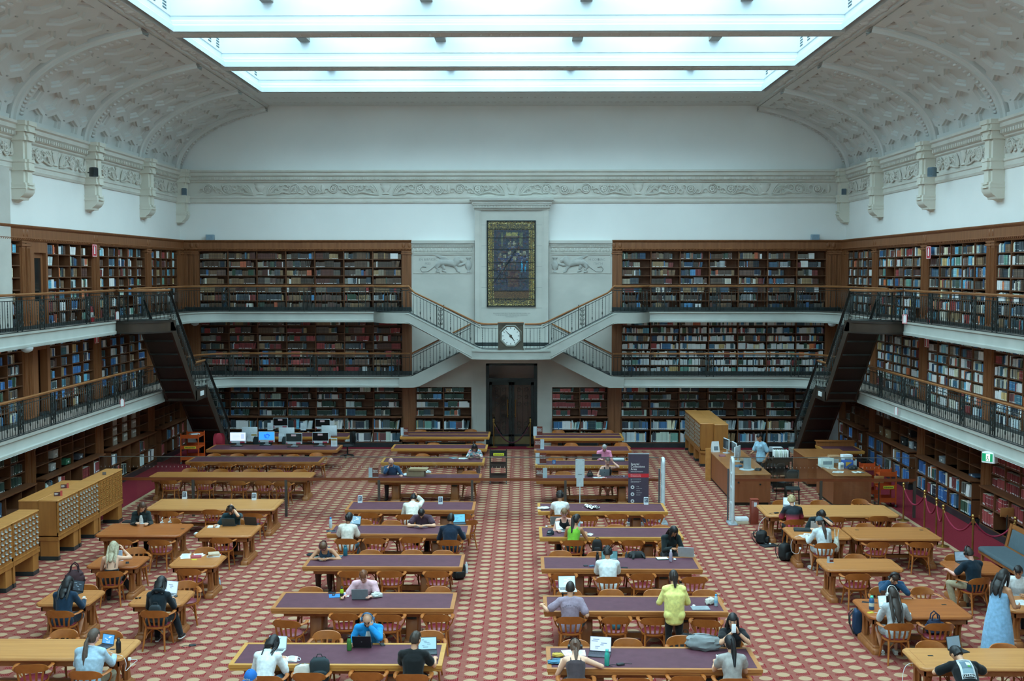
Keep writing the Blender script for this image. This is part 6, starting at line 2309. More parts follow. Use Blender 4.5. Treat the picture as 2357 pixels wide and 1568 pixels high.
mb.tube([(.06, 0, .01), (.08, 0, .01)], [.01, .003], 8)
obj('tip', mb, plain('f0f0ee', .4), t)
q = [at(1408 + i * 4, 1095 + 3 * (i % 2)) for i in range(8)]
cable([(a, b_, .768) for a, b_, c in q], '8f969c', 'heap of grey cables right of the grey laptop, sixth right table')
# ---- right column, near rows
soft_bag(*at(1251, 1172), 10, 'e2e2dc', 'white cloth bag at the left end of the fifth right table', w=.34, d=.2, h=.07, handles=False)
x, y, z = at(1361, 1170)
t = thing('scarf', 'black and white striped scarf crumpled on the fifth right table', 'scarf', (x, y, z), -.5)
mb = MB()
mb.sheet(lambda u, v: ((u - .5) * .42 + .05 * math.sin(v * 5), (v - .5) * .26 + .05 * math.sin(u * 7), .012 + .035 * abs(math.sin(u * 9 + v * 4)) + .02 * abs(math.sin(v * 8))), 22, 14)
ms = mat('striped_cloth', '1a1c1e', 'e4e6e4', rough=.85, scale=(34, 3, 3), detail=0, contrast=(.48, .52))
obj('folds', mb, ms, t)
leaflet_holder(1487, 1161, 'white leaflet holder at the right end of the fifth right purple table')
cap_hat(1267, 1230, '1c2a33', 'dark navy cap with white letters on the fourth right table', rot=-20, txt='NY')
laptop(1281, 1206, 178, '7c8488', 'grey laptop in front of the woman with glasses, fourth right table', scr=None)
laptop(1297, 1222, 30, 'c4cacc', 'white laptop of the woman in lime green', scr='c9dde6', w=.30)
mouse(1258, 1213, 'd8dcde', 'white mouse by the grey laptop, fourth right table')
bottle(1333, 1214, '8fb6cc', .21, .034, 'clear bottle with a blue cap behind the woman in lime green', clear=True, cap='3a88c0')
open_book(1351, 1231, -20, 'notebook the woman in lime green writes in', 'd4d6d4', s=.8)
p = SEAT[('R4', 'n', 1)]
backpack(p[0] - .12, p[1] - .30, .40, 0, '181a1c', 'black backpack slung over the second chair at the fourth right table', h=.4, w=.26, d=.14)
bottle(1375, 1303, '17191c', .31, .038, 'tall black bottle left of the curly-haired person, third right table', cap='111315', band='2a2d30')
laptop(1404, 1299, 0, '2a2e33', 'laptop with a dark code-like screen before the white T-shirt', scr='3f6a70', deck='2a2e33', w=.36, d=.25)
slab_item('music_player', 'gadget', 1348, 1303, 10, .09, .06, .02, '2a3036', 'small black gadget with a wire, third right table')
slab_item('glasses_case', 'case', 1362, 1304, 30, .11, .06, .025, '4a6a88', 'small blue-grey case beside the black gadget')
phone(1437, 1307, 85, 'black phone lying right of the curly-haired person')
p = SEAT[('R3', 'f', 2)]
backpack(p[0] + .05, p[1] - .02, .5, 190, '15191b', 'black backpack heaped on the far chair of the third right table', h=.40, w=.44, d=.26, bottle_c='3a4248')
slab_item('notebook', 'notebook', 1524, 1287, 8, .26, .19, .018, '1e3a36', 'dark green notebook left of the lilac bottle', page='d5d8d6')
bottle(1544, 1293, 'b4a9be', .26, .036, 'lilac water bottle at the third right table', cap='c9c6cc')
laptop(1580, 1279, 168, 'b8bfc4', 'silver laptop with raised lid at the right end of the third right table', scr=None, w=.36, d=.25, ang=112)
mouse(1553, 1289, 'e2e4e4', 'white mouse beside the lilac bottle')
# laptop on a stand
x, y, z = at(1307, 1385)
t = thing('laptop_stand', 'black folding laptop stand before the man in lavender', 'stand', (x, y, z))
mb = MB()
mb.box(-.12, .12, -.12, .10, 0, .012)
for sx in (-1, 1):
 mb.tube([(sx * .09, -.08, .01), (sx * .10, .06, .14), (sx * .10, -.06, .20)], [(.010, .016)] * 3, 6)
obj('frame', mb, plain('1c1f22', .5), t)
mb = MB()
mb.tube([(-.13, -.10, .185), (.13, -.10, .185)], .012, 8)
obj('lip', mb, plain('1c1f22', .5), t)
laptop(0, 0, 4, '30353a', 'open laptop raised on the black stand, white keys and dark-edged screen', scr='9fb6bc', deck='c6cacb', xyz=(x, y + .02, z + .215), ang=118, w=.34, d=.25)
papers(1335, 1397, 80, 1, 'white sheet right of the laptop stand')
bottle(1648, 1395, '9cc4d8', .23, .035, 'clear water bottle with a blue cap, second right table', clear=True, cap='3f9ad0', band='7ab8d8')
soft_bag(*at(1634, 1391), 30, 'd9d8cc', 'cream patterned pouch left of the clear water bottle', w=.22, d=.14, h=.13, handles=False)
slab_item('laptop', 'laptop', 1612, 1401, 3, .34, .23, .018, '8d979d', 'closed grey laptop beside the woman in yellow', c2='97a1a7')
mouse(1597, 1396, 'dfe2e2', 'white mouse behind the closed grey laptop')
p = SEAT[('R2', 'n', 1)]
t = cap_hat(1418, 1447, '2a5660', 'teal cap with a white badge on the second near chair, second right table', z=.49, rot=170, txt='E')
p = SEAT[('R2', 'n', 3)]
backpack(p[0] - .42, p[1] - .22, 0, -12, '26292c', 'charcoal backpack on the floor by the woman in yellow', h=.52, w=.40, d=.26, lean=-.15)
laptop(1380, 1508, -10, '2c3036', 'large laptop with a pale lavender screen before the woman in headphones', scr='b8bfe0', deck='2c3036', w=.37, d=.26)
bottle(1397, 1532, '2fa89a', .26, .042, 'turquoise drink bottle right of the lavender screen', cap='35b3a4')
papers(1322, 1506, 10, 3, 'white sheet left of the woman in headphones')
slab_item('card', 'card', 1316, 1508, -25, .2, .14, .004, 'd6503a', 'red-edged card on the loose sheets', page='efe9e4')
soft_bag(*at(1284, 1512), -10, 'c9a84a', 'mustard pouch at the left end of the nearest right table', w=.2, d=.12, h=.07, handles=False)
soft_bag(*at(1282, 1526), 12, '4a7f9a', 'blue and grey folded cloth in front of the mustard pouch', w=.32, d=.18, h=.06, handles=False)
charger(1428, 1531, TOPZ, 'black laptop charger on the nearest right table')
soft_bag(*at(1620, 1494), -14, '83898a', 'large grey canvas backpack lying on the nearest right table', w=.62, d=.30, h=.24, handles=False)
soft_bag(*at(1657, 1513), 20, 'e4e6e8', 'crumpled white tissue left of the woman in grey', w=.14, d=.10, h=.05, handles=False)
phone(1650, 1531, 60, 'black phone and wallet at the right end of the nearest right table')
x, y, z = at(1682, 1462)
slab_item('phone', 'phone', 0, 0, 0, .075, .012, .15, 'e2e5e8', 'white phone held up to her face by the woman in black', xyz=(SEAT[('R1', 'f', 3)][0] - .02, SEAT[('R1', 'f', 3)][1] - .36, 1.10))
# ---- left oak tables
laptop(240, 1489, -18, '3c4248', 'small tablet with keyboard and blue screen before the ponytailed man', scr='4a90d0', deck='3c4248', w=.25, d=.18)
bottle(273, 1503, '1f2224', .25, .042, 'black flask on the bottom left oak table', cap='2c3033')
cable([(-6.55, 18.75, .768), (-6.4, 18.6, .775), (-6.22, 18.52, .775), (-6.15, 18.5, .65), (-6.18, 18.45, .50), (-6.10, 18.6, .60), (-6.0, 18.66, .66), (-6.14, 18.6, .68)], 'e2e6e8', 'white charging cable looped over the right end of the bottom left table')
laptop(168, 1366, -20, '1b1e21', 'black laptop in front of the woman in navy', scr='2b3a44', deck='1b1e21')
mouse(193, 1377, 'd9dddd', 'white mouse beside the black laptop, far left table')
x, y, z = at(168, 1350)
soft_bag(x, y + .1, z, 12, '3a2228', 'burgundy leather handbag standing on the far left table', w=.40, d=.2, h=.30, hc='341c22')
laptop(381, 1371, -16, 'aeb3b6', 'silver laptop showing a picture, before the woman in the black hoodie', scr='b9cbe0', deck='9da2a5', w=.36, d=.25)
mouse(405, 1374, '24282b', 'black mouse right of the silver laptop on the small oak table')
t = thing('sunglasses', 'black sunglasses at the left of the hoodie woman\'s table', 'sunglasses', at(318, 1379), .4)
mb = MB()
for sx in (-1, 1):
 mb.ball((sx * .032, 0, .016), (.026, .006, .018), 10, 6)
obj('lenses', mb, plain('14171a', .2), t)
mb = MB()
for sx in (-1, 1):
 mb.tube([(sx * .06, 0, .022), (sx * .06, .06, .02), (sx * .055, .13, .006)], .003, 5)
mb.tube([(-.01, 0, .022), (.01, 0, .022)], .003, 5)
obj('frame', mb, plain('14171a', .3), t)
charger(443, 1487, 0, 'black laptop charger lying on the carpet')
p = SEAT[('A3', 'n', 0)]
backpack(p[0] + .0, p[1] - .16, .50, 0, '2a3338', 'slate backpack hanging behind the woman in the black hoodie', h=.38, w=.26, d=.1)
laptop(268, 1290, 20, 'd5d9da', 'white tablet and keyboard before the blond woman', scr='5a6a78', deck='c9cdce', w=.26, d=.19)
phone(293, 1296, 20, 'black phone right of the white tablet', c='2a2d30')
papers(283, 1286, 10, 1, 'pink note paper on the small reddish table', cols=('d8a0a0',))
papers(440, 1280, 10, 4, 'white sheet spread on the table of loose papers', spread=.12)
slab_item('pencil_case', 'pencil case', 452, 1284, 8, .22, .09, .05, 'b0505c', 'pink pencil case among the loose papers')
slab_item('highlighter', 'pen', 447, 1289, 5, .12, .02, .018, 'd8d83a', 'yellow highlighter in front of the pink pencil case')
for k, (c, n_) in enumerate((('c8ccca', 'white ring binder at the bottom of the stack'), ('b89a7a', 'tan book in the middle of the stack'), ('c9b49a', 'cream folder at the top of the stack'))):
 slab_item('book', 'book', 0, 0, 6 + 7 * k, .28 - .02 * k, .21, .028, c, n_ + ' on the table of loose papers', xyz=(at(492, 1281)[0], at(492, 1281)[1], TOPZ + .0285 * k))
slab_item('card', 'card', 505, 1277, 50, .12, .05, .012, 'c0402f', 'red card leaning out beside the stack, table of loose papers')
bottle(504, 1357, 'a8c8d8', .27, .04, 'clear water bottle on the carpet beside the table of loose papers', clear=True, cap='4a90c0', z=0, band='7fb8d8')
slab_item('laptop', 'laptop', 301, 1202, -4, .36, .25, .03, '1b1e22', 'closed black laptop with stickers on the broad reddish table', c2='23262a')
papers(336, 1203, 10, 1, 'white leaflet held by the woman in the black jacket')
soft_bag(-7.7, 27.9, .60, 0, 'd9dee0', 'white plug and adapters hanging at the right end of the broad reddish table', w=.16, d=.12, h=.08, handles=False)
for px, py in ((374, 1204), (392, 1203)):
 x, y, z = at(px, py)
 t = thing('ribbon', 'white twisted strap, far edge of broad reddish table, %s' % ('left one' if px < 380 else 'right one by the chair'), 'strap', (x, y, z))
 mb = MB()
 mb.tube([(-.05, 0, .005), (0, .02, .05), (-.02, 0, .10), (.01, .01, .15)], [(.02, .008), (.016, .006), (.014, .006), (.01, .004)], 8)
 obj('strap', mb, plain('e0e3e2', .8), t)
 mb = MB()
 mb.box(-.06, .03, -.02, .02, 0, .012)
 obj('clip', mb, plain('c5cacb', .5), t)
slab_item('notebook', 'notebook', 492, 1213, 6, .30, .22, .012, 'cfd6d4', 'white notebook under the mouse of the man in teal', page='e4e8e6')
mouse(496, 1210, '30343a', 'black upright mouse on the white notebook')
laptop(530, 1209, 180, '3a4a52', 'tablet in a slate folding cover before the man in teal', scr=None, deck='2a3238', ang=118, w=.33, d=.24)
laptop(582, 1207, 168, '2a2d30', 'dark laptop turned away at the right end of the square tan table', scr=None, deck='2a2d30', w=.33)
leaflet_holder(425, 1148, 'white leaflet holder at the left of the long pale oak table')
leaflet_holder(585, 1151, 'white leaflet holder at the right of the long pale oak table')
# ---- right oak tables
laptop(1816, 1166, -12, '6d7a84', 'laptop with a pale screen before the blond man', scr='a9bcc8', deck='8a9398')
charger(1787, 1182, TOPZ, 'black socket adapter with cords on the pale table by the staff counter')
cable([(7.0, 29.9, .70), (6.86, 29.8, .62), (6.75, 29.75, .5), (6.72, 29.7, .2), (6.85, 29.6, .03), (7.0, 29.5, .02)], 'e0e4e6', 'white cable hanging from the left end of the pale table by the counter')
x, y, z = at(1752, 1250, 0)
backpack(x, y, 0, 70, '15191b', 'black backpack slumped on the carpet beside the white cable', h=.34, w=.46, d=.3)
slab_item('laptop_sleeve', 'sleeve', 1770, 1257, 18, .42, .28, .03, '1a1f22', 'black flat sleeve on the carpet in front of the slumped backpack', z=0)
x, y, z = at(1806, 1290, 0)
backpack(x, y, 0, 40, '171c1e', 'black backpack standing against the table of the woman in a cap', h=.44, w=.36, d=.26)
slab_item('case', 'case', 1846, 1222, -8, .40, .22, .06, '1b2528', 'long black soft case on the table of the woman in a cap')
laptop(1880, 1217, 170, 'b9c0c4', 'white laptop between the bearded man and the woman in a cap', scr=None)
papers(1862, 1233, 0, 2, 'white sheet by the woman in a cap')
cable([(7.35, 27.3, .77), (7.1, 27.25, .775), (7.02, 27.2, .68), (6.98, 27.15, .55), (7.0, 27.1, .40), (7.15, 27.08, .36), (7.2, 27.1, .5)], 'e2e6e8', 'white cable looped at the left end of the table of the woman in a cap')
p = SEAT[('B2a', 'n', 0)]
soft_bag(p[0] + .34, p[1] + .10, .50, 70, 'd9dbd0', 'white tote bag hanging on the arm of the cap woman\'s chair', w=.30, d=.14, h=.34)
desk_sign(1911, 1295, 'small blue and brown desk sign on the empty tan table', w=.14, h=.13)
laptop(2221, 1296, 10, '2a2e33', 'laptop with a dark-framed screen before the navy polo shirt', scr='6f8798', deck='2a2e33', w=.34)
bottle(2006, 1403, '2a5f8f', .26, .05, 'colourful sticker-covered bottle with a mint lid', cap='58c8a8', band='d0d8c8')
laptop(2042, 1380, 178, '5a4a44', 'brown-lidded laptop between the two people in headphones', scr=None, deck='3a3230', w=.34)
laptop(2046, 1401, 12, 'c4c9cc', 'white laptop of the woman with white headphones', scr='b4cdd6', w=.30, d=.21)
phone(1993, 1387, 70, 'black phone at the far left of the colourful bottle')
slab_item('snack_packet', 'packet', 2004, 1411, 20, .12, .07, .015, 'c9b83a', 'yellow packet in front of the colourful bottle')
cable([(7.1, 21.1, .77), (7.35, 21.0, .77), (7.6, 21.05, .77), (7.75, 20.95, .77)], 'e4e8ea', 'white cable lying on the table with the colourful bottle')
x, y, z = at(1974, 1462, 0)
backpack(x, y, 0, 80, '1c3a5c', 'blue backpack standing at the left end of the table with the colourful bottle', h=.54, w=.30, d=.22)
p = SEAT[('B5', 'n', 1)]
soft_bag(p[0], p[1] + .05, .5, 0, '1d2f4a', 'navy handbag with a tan flap on the right near chair, colourful-bottle table', w=.36, d=.2, h=.26)
laptop(2207, 1500, 20, '2a2d30', 'small dark laptop beside the slumped person at the bottom right', scr='5f7480', deck='2a2d30', w=.28)
cable([(7.0, 18.5, .70), (6.9, 18.45, .72), (6.8, 18.42, .66), (6.76, 18.4, .4), (6.78, 18.3, .1)], 'e6eaec', 'white plug and cable at the left end of the bottom right table')
papers(2348, 1388, 0, 3, 'white sheet at the right picture edge', spread=.06)
# ================================================================== computers, trolleys, barriers, signs
def computer(px, py, label, face=True, scr='12171a', sticker=True, z=TOPZ, Y=None, rot=0):
 x, y, z = at(px, py, z)
 t = thing('desktop_computer', label, 'computer', (x, y, z), A(rot if face else rot + 180), 'desktop computers on the two back desks')
 mb = MB()
 mb.cbox(-.30, .30, -.02, .02, .10, .50, .008)
 obj('casing', mb, plain('aeb6ba', .35), t)
 mb = MB()
 mb.box(-.285, .285, -.024, -.02, .19, .485)
 s_ = obj('screen', mb, screen_mat(scr) if scr not in ('12171a', '2f3a3a') else plain(scr, .2), t)
 if scr == '3f9be0':
  mb = MB()
  for k in range(5):                            # a swirl of overlapping ribbons
   a0 = k * 1.2
   mb.tube([(.02 + .10 * math.cos(a0 + q * .3) * (1 - q * .07), -.026, .33 + .09 * math.sin(a0 + q * .3) * (1 - q * .07)) for q in range(8)], [(.006, .022)] * 8, 6)
  obj('wallpaper_swirl', mb, emit('swirl_blue', '1f62d8', .6), s_)
 elif scr != '12171a' and scr != '2f3a3a':
  mb = MB()
  for k in range(5):
   mb.box(-.2, .02 + .03 * (k % 3), -.0255, -.024, .42 - k * .045, .435 - k * .045)
  mb.box(.12, .24, -.0255, -.024, .26, .44)
  obj('window_content', mb, screen_mat('b9c6e4'), s_)
 else:
  mb = MB()
  mb.box(-.10, .08, -.0255, -.024, .38, .45)
  obj('notice', mb, plain('d9b8bc', .6), s_)
 mb = MB()
 mb.box(-.30, .30, -.0235, -.02, .10, .185)
 obj('chin', mb, plain('c2c9cd', .35), t)
 if sticker:
  mb = MB()
  mb.box(.08, .25, -.026, -.0235, .105, .155)
  mb.box(-.29, -.24, -.026, -.0235, .105, .15)
  obj('asset_sticker', mb, plain('a82a44', .5), t)
 mb = MB()
 mb.prism([(.02, .0), (.06, .0), (.035, .25), (.02, .25)], 'x', -.06, .06)
 mb.cbox(-.12, .12, -.06, .12, 0, .012, .004)
 obj('stand', mb, plain('b4bcc0', .35), t)
 if face:
  t2 = thing('computer_keyboard', 'black keyboard before the %s' % label.replace('desktop computer', 'computer').replace('with a ', 'with ')[:70], 'keyboard', (x, y - .17, z), A(rot), 'keyboards of the desktop computers')
  mb = MB()
  mb.cbox(-.22, .22, -.07, .07, 0, .02, .005)
  obj('base', mb, plain('1c2024', .5), t2)
  mb = MB()
  for r in range(4):
   for c in range(13):
    mb.box(-.205 + c * .0315, -.18 + c * .0315, -.055 + r * .028, -.032 + r * .028, .02, .025)
  obj('keys', mb, plain('2a2e33', .5), t2)
computer(548, 1026, 'desktop computer with a white document screen, left end of front desk', scr='dde4f2')
computer(614, 1024, 'desktop computer with a bright blue swirl screen', scr='3f9be0')
computer(677, 1028, 'desktop computer with a dark grey-green screen', scr='2f3a3a')
computer(738, 1026, 'desktop computer with a black screen, right end of front desk')
computer(575, 1013, 'silver computer back seen between the white and blue screens', face=False)
computer(660, 1014, 'silver computer back seen behind the dark grey-green screen', face=False)
computer(758, 1009, 'silver computer back seen behind the black screen, front desk', face=False)
computer(646, 990, 'desktop computer with a black screen, left on the rear desk')
computer(743, 993, 'desktop computer with a black screen, right on the rear desk')
computer(673, 985, 'silver computer back at the middle of the rear desk', face=False)
computer(785, 986, 'silver computer back at the right end of the rear desk', face=False)
def notice_stand(px, py, label, c='d3dee4', w=.22, h=.31, band=True):
 x, y, z = at(px, py)
 t = thing('notice_stand', label, 'notice', (x, y, z), 0, 'upright notices between the computers')
 mb = MB()
 mb.prism([(-.02, 0), (.09, 0), (.02, h), (.0, h)], 'x', -w / 2, w / 2)
 obj('stand', mb, plain('c5d2d8', .35), t)
 M = Matrix.Translation((0, -.021, 0)) @ Matrix.Rotation(-.064, 4, 'X')
 mb = MB(M)
 mb.box(-w / 2 + .01, w / 2 - .01, -.004, 0, .01, h - .01)
 o = obj('sheet', mb, plain(c, .7), t)
 mb = MB(M)
 if band:
  mb.box(-w / 2 + .01, w / 2 - .01, -.006, -.004, h * .72, h - .02)
 for k in range(5):
  mb.box(-w * .36, w * .3, -.006, -.004, h * (.6 - .09 * k), h * (.62 - .09 * k))
 obj('printed_band', mb, plain('a08a50' if band else '7a868c', .7), o)
notice_stand(585, 1017, 'white and gold notice right of the white document screen')
notice_stand(648, 1017, 'white notice right of the blue swirl screen', band=False)
notice_stand(769, 1028, 'white and gold notice at the right end of the front computer desk')
notice_stand(622, 991, 'plain white notice left of the rear black screen', band=False)
notice_stand(698, 991, 'tall white notice in the middle of the rear computer desk', band=False)
def office_chair(px, py, rot, c, label):
 x, y, z = at(px, py, .0)
 t = thing('office_chair', label, 'chair', (x, y, 0), A(rot), 'swivel office chairs at the computer desks')
 mb = MB()
 mb.ball((0, 0, .46), (.24, .24, .05), 18, 8)
 obj('seat', mb, plain(c, .85), t)
 mb = MB()
 mb.sheet(lambda u, v: ((u - .5) * .44 * (1 - .35 * max(0, v - .55) ** 2 * 4), -.24 + .09 * (2 * u - 1) ** 2 - .03, .52 + v * .46), 10, 8)
 mb.sheet(lambda u, v: ((u - .5) * .44 * (1 - .35 * max(0, v - .55) ** 2 * 4), -.24 + .09 * (2 * u - 1) ** 2 - .09, .52 + v * .46), 10, 8)
 mb.ball((0, -.27, .75), (.2, .05, .23), 16, 10)
 obj('backrest', mb, plain(c, .85), t)
 mb = MB()
 mb.tube([(0, 0, .10), (0, 0, .44)], .03, 10)
 mb.tube([(0, -.1, .44), (0, -.3, .48), (0, -.32, .65)], [(.012, .03)] * 3, 8)
 obj('post', mb, M_BLACK, t)
 for k in range(5):
  a = 2 * PI * k / 5
  mb = MB()
  mb.tube([(0, 0, .12), (.28 * math.cos(a), .28 * math.sin(a), .07)], [.025, .016], 8)
  mb.ball((.28 * math.cos(a), .28 * math.sin(a), .032), .032, 8, 6)
  obj('base_arm', mb, M_BLACK, t)
office_chair(507, 1058, 205, '9c2536', 'red swivel chair at the left end of the computer desk')
office_chair(601, 1062, -10, '22343a', 'dark teal swivel chair before the blue swirl screen')
office_chair(650, 1062, 60, '1d2a2c', 'dark swivel chair turned sideways before the grey-green screen')
office_chair(800, 1053, 120, '1e2325', 'black swivel chair beyond the right end of the computer desk')
def trolley(x, y, rot, c, label, w=.62, d=.42, h=1.12, shelves=3, tag=None, slope=False):
 t = thing('book_trolley', label, 'trolley', (x, y, 0), A(rot), 'book trolleys')
 m = plain(c, .45)
 for sx in (-1, 1):
  for sy in (-1, 1):
   mb = MB()
   mb.box(sx * w / 2 - .018, sx * w / 2 + .018, sy * d / 2 - .018, sy * d / 2 + .018, .10, h)
   obj('upright', mb, m, t)
   mb = MB()
   mb.tube([(sx * w / 2 - .015, sy * d / 2, .05), (sx * w / 2 + .015, sy * d / 2, .05)], .05, 12)
   obj('castor', mb, plain('4a4f52', .5), t)
 for k in range(shelves):
  z = .18 + (h - .34) * k / (shelves - 1)
  mb = MB()
  mb.box(-w / 2, w / 2, -d / 2, d / 2, z, z + .02)
  mb.box(-w / 2, w / 2, -d / 2 - .008, -d / 2, z - .02, z + .12)
  mb.box(-w / 2, w / 2, d / 2, d / 2 + .008, z - .02, z + .12)
  obj('shelf', mb, m, t)
 if tag:
  mb = MB()
  zz = .18 + (h - .34) * tag[1] / (shelves - 1)
  mb.box(-w * .3, w * .36, -d / 2 - .014, -d / 2 - .008, zz + .01, zz + .09)
  o = obj('yellow_label', mb, plain(tag[0], .6), t)
  mb = MB()
  for k in range(9):
   mb.box(-w * .26 + k * w * .065, -w * .26 + k * w * .065 + w * .045, -d / 2 - .0155, -d / 2 - .014, zz + .035, zz + .065)
  obj('label_lettering', mb, plain('4a4a20', .6), o)
 return t
x, y, _ = at(1147, 1112, 0)
trolley(x, y, 0, '1c1f20', 'black book trolley standing in the central aisle', w=.55, d=.42, h=1.13, tag=('d8e03a', 2))
slab_item('book', 'book', 0, 0, 3, .36, .24, .03, '6fb86a', 'green-topped book on the black aisle trolley', xyz=(x - .04, y, 1.0))
trolley(-12.0, 42.2, 0, 'c8551c', 'orange book trolley under the left corner stair', w=.66, d=.8, h=1.16, tag=('d8d03a', 1))
for k, (c, nm) in enumerate((('4a86b0', 'blue'), ('a8c0a0', 'pale green'), ('d0d8d8', 'white'))):
 slab_item('book', 'book', 0, 0, 15 * k, .34, .26, .03, c, '%s book stacked on the orange trolley under the left stair' % nm, xyz=(-12.0 + .04 * k, 42.2, 1.02 + .031 * k))
x, y, _ = at(2037, 1165, 0)
trolley(x, y, 0, 'c4501c', 'front orange book trolley beside the piled staff counter', w=.48, d=.5, h=1.14, tag=('d8d83a', 1))
trolley(x - .1, y + 1.3, 0, 'c4501c', 'rear orange book trolley beside the piled staff counter', w=.48, d=.5, h=1.10)
trolley(x - .55, y + 2.6, 0, 'c9d2d6', 'white framed trolley behind the orange trolleys', w=.66, d=.5, h=1.05)
x, y, _ = at(1806, 1090, 0)
trolley(8.95, 36.9, 0, '17191a', 'black trolley holding pale journals behind the staff counter', w=.62, d=.5, h=1.20)
for k in range(7):
 xx = 8.95 - .24 + k * .07
 slab_item('journal', 'journal', 0, 0, 0, .045, .28, .30, ['d6dad8', 'c4ccc0', 'dfe2e0', 'cdd6c8'][k % 4], '%s pale journal from left on the black trolley behind the counter' % ORD[k], xyz=(xx, 36.86, .78 + .28))
trolley(9.3, 39.2, 0, '1b1d1e', 'black trolley with a printer further behind the staff counter', w=.8, d=.5, h=1.02)
t = thing('printer', 'grey printer on the further black trolley', 'printer', (9.3, 39.2, .90))
mb = MB()
mb.cbox(-.22, .22, -.18, .18, 0, .2, .02)
obj('printer_body', mb, plain('8a9296', .5), t)
mb = MB()
mb.box(-.16, .16, -.26, -.1, .2, .215)
obj('paper_tray', mb, plain('d9dcdc', .6), t)
for k, (x, y, r) in enumerate(((8.75, 35.4, 30), (8.7, 34.2, -10), (9.0, 38.3, 70))):
 t = thing('high_chair', ('black high chair behind the counter, middle one', 'black high chair behind the counter, nearest the viewer', 'black high chair behind the counter, farthest one')[k], 'chair', (x, y, 0), A(r), 'black high chairs behind the counter')
 mb = MB()
 mb.cbox(-.21, .21, -.2, .2, .58, .64, .02)
 obj('seat', mb, plain('1f2426', .7), t)
 mb = MB()
 mb.sheet(lambda u, v: ((u - .5) * .40, .2 + .05 * (1 - (2 * u - 1) ** 2) + .05 * v, .78 + .36 * v), 8, 4)
 mb.ball((0, .25, .96), (.2, .03, .19), 14, 8)
 obj('backrest', mb, plain('1f2426', .7), t)
 for sx in (-1, 1):
  for sy in (-1, 1):
   mb = MB()
   mb.tube([(sx * .18, sy * .17, .6), (sx * .20, sy * .20, 0)], .012, 6)
   if sy > 0:
    mb.tube([(sx * .18, .18, .6), (sx * .18, .24, .9)], .012, 6)
   obj('leg', mb, M_BLACK, t)
 mb = MB()
 mb.tube([(-.19, -.19, .2), (.19, -.19, .2)], .01, 6)
 mb.tube([(-.19, .19, .2), (.19, .19, .2)], .01, 6)
 obj('foot_bar', mb, M_BLACK, t)
# ---- on the staff counters
for k, (px, py, r) in enumerate(((1672, 1043, 100), (1690, 1052, 95), (1697, 1062, 60))):
 x, y, z = at(px, py, .98)
 t = thing('monitor', ('white-backed monitor at the far left of the long staff counter', 'second white monitor on the long staff counter, turned edge-on', 'dark monitor facing the woman behind the staff counter')[k], 'monitor', (x, y, z), A(r))
 mb = MB()
 mb.cbox(-.27, .27, -.02, .02, .13, .50, .01)
 obj('casing', mb, plain('c3ccd0', .4), t)
 mb = MB()
 mb.box(-.25, .25, .02, .024, .16, .48)
 obj('screen', mb, plain('3a4850', .2), t)
 mb = MB()
 mb.tube([(0, -.03, .01), (0, -.03, .3)], .025, 8)
 mb.lathe([(.13, 0), (.13, .012), (.05, .02)], 16)
 obj('stand', mb, plain('c3ccd0', .4), t)
x, y, z = at(1646, 1040, .98)
t = thing('counter_notice', 'white tent notice at the far end of the long staff counter', 'notice', (x, y, z), .3)
mb = MB()
mb.prism([(-.1, 0), (.1, 0), (.01, .36), (-.01, .36)], 'x', -.13, .13)
obj('card', mb, plain('dde2e4', .5), t)
mb = MB(Matrix.Translation((0, -.1, 0)) @ Matrix.Rotation(-.245, 4, 'X'))
mb.box(-.08, .08, -.004, 0, .06, .2)
obj('printed_panel', mb, plain('6a7a84', .6), t)
x, y, z = at(1719, 1081, .98)
t = thing('acrylic_stand', 'round-based clear literature stand on the staff counter', 'stand', (x, y, z))
mb = MB()
mb.lathe([(.24, 0), (.24, .012), (.2, .02)], 24)
obj('base', mb, plain('b9c2c6', .3), t)
for k in range(3):
 mb = MB()
 a = 2 * PI * k / 3
 mb.box(.06 * math.cos(a) - .07, .06 * math.cos(a) + .07, .06 * math.sin(a) - .006, .06 * math.sin(a) + .006, .02, .36)
 obj('clear_panel', mb, plain('a8b6bc', .2), t)
for k, (px, py, c, nm) in enumerate(((1662, 1051, '8a5a62', 'maroon tray of slips'), (1712, 1066, '2b3338', 'black stapler tray'), (1700, 1075, '4a6a88', 'blue box of clips'), (1745, 1083, '1f2426', 'black telephone'), (1709, 1060, 'b09a80', 'brown cardboard file'))):
 slab_item('desk_item' if False else nm.split()[1] if nm.split()[1] in ('tray', 'box', 'telephone') else 'desk_tray', nm.split()[-1] if nm.split()[-1] in ('telephone', 'file') else 'tray', px, py, 20 * k, .2, .16, .06, c, nm + ' on the long staff counter', z=.98)
CT = 1.0
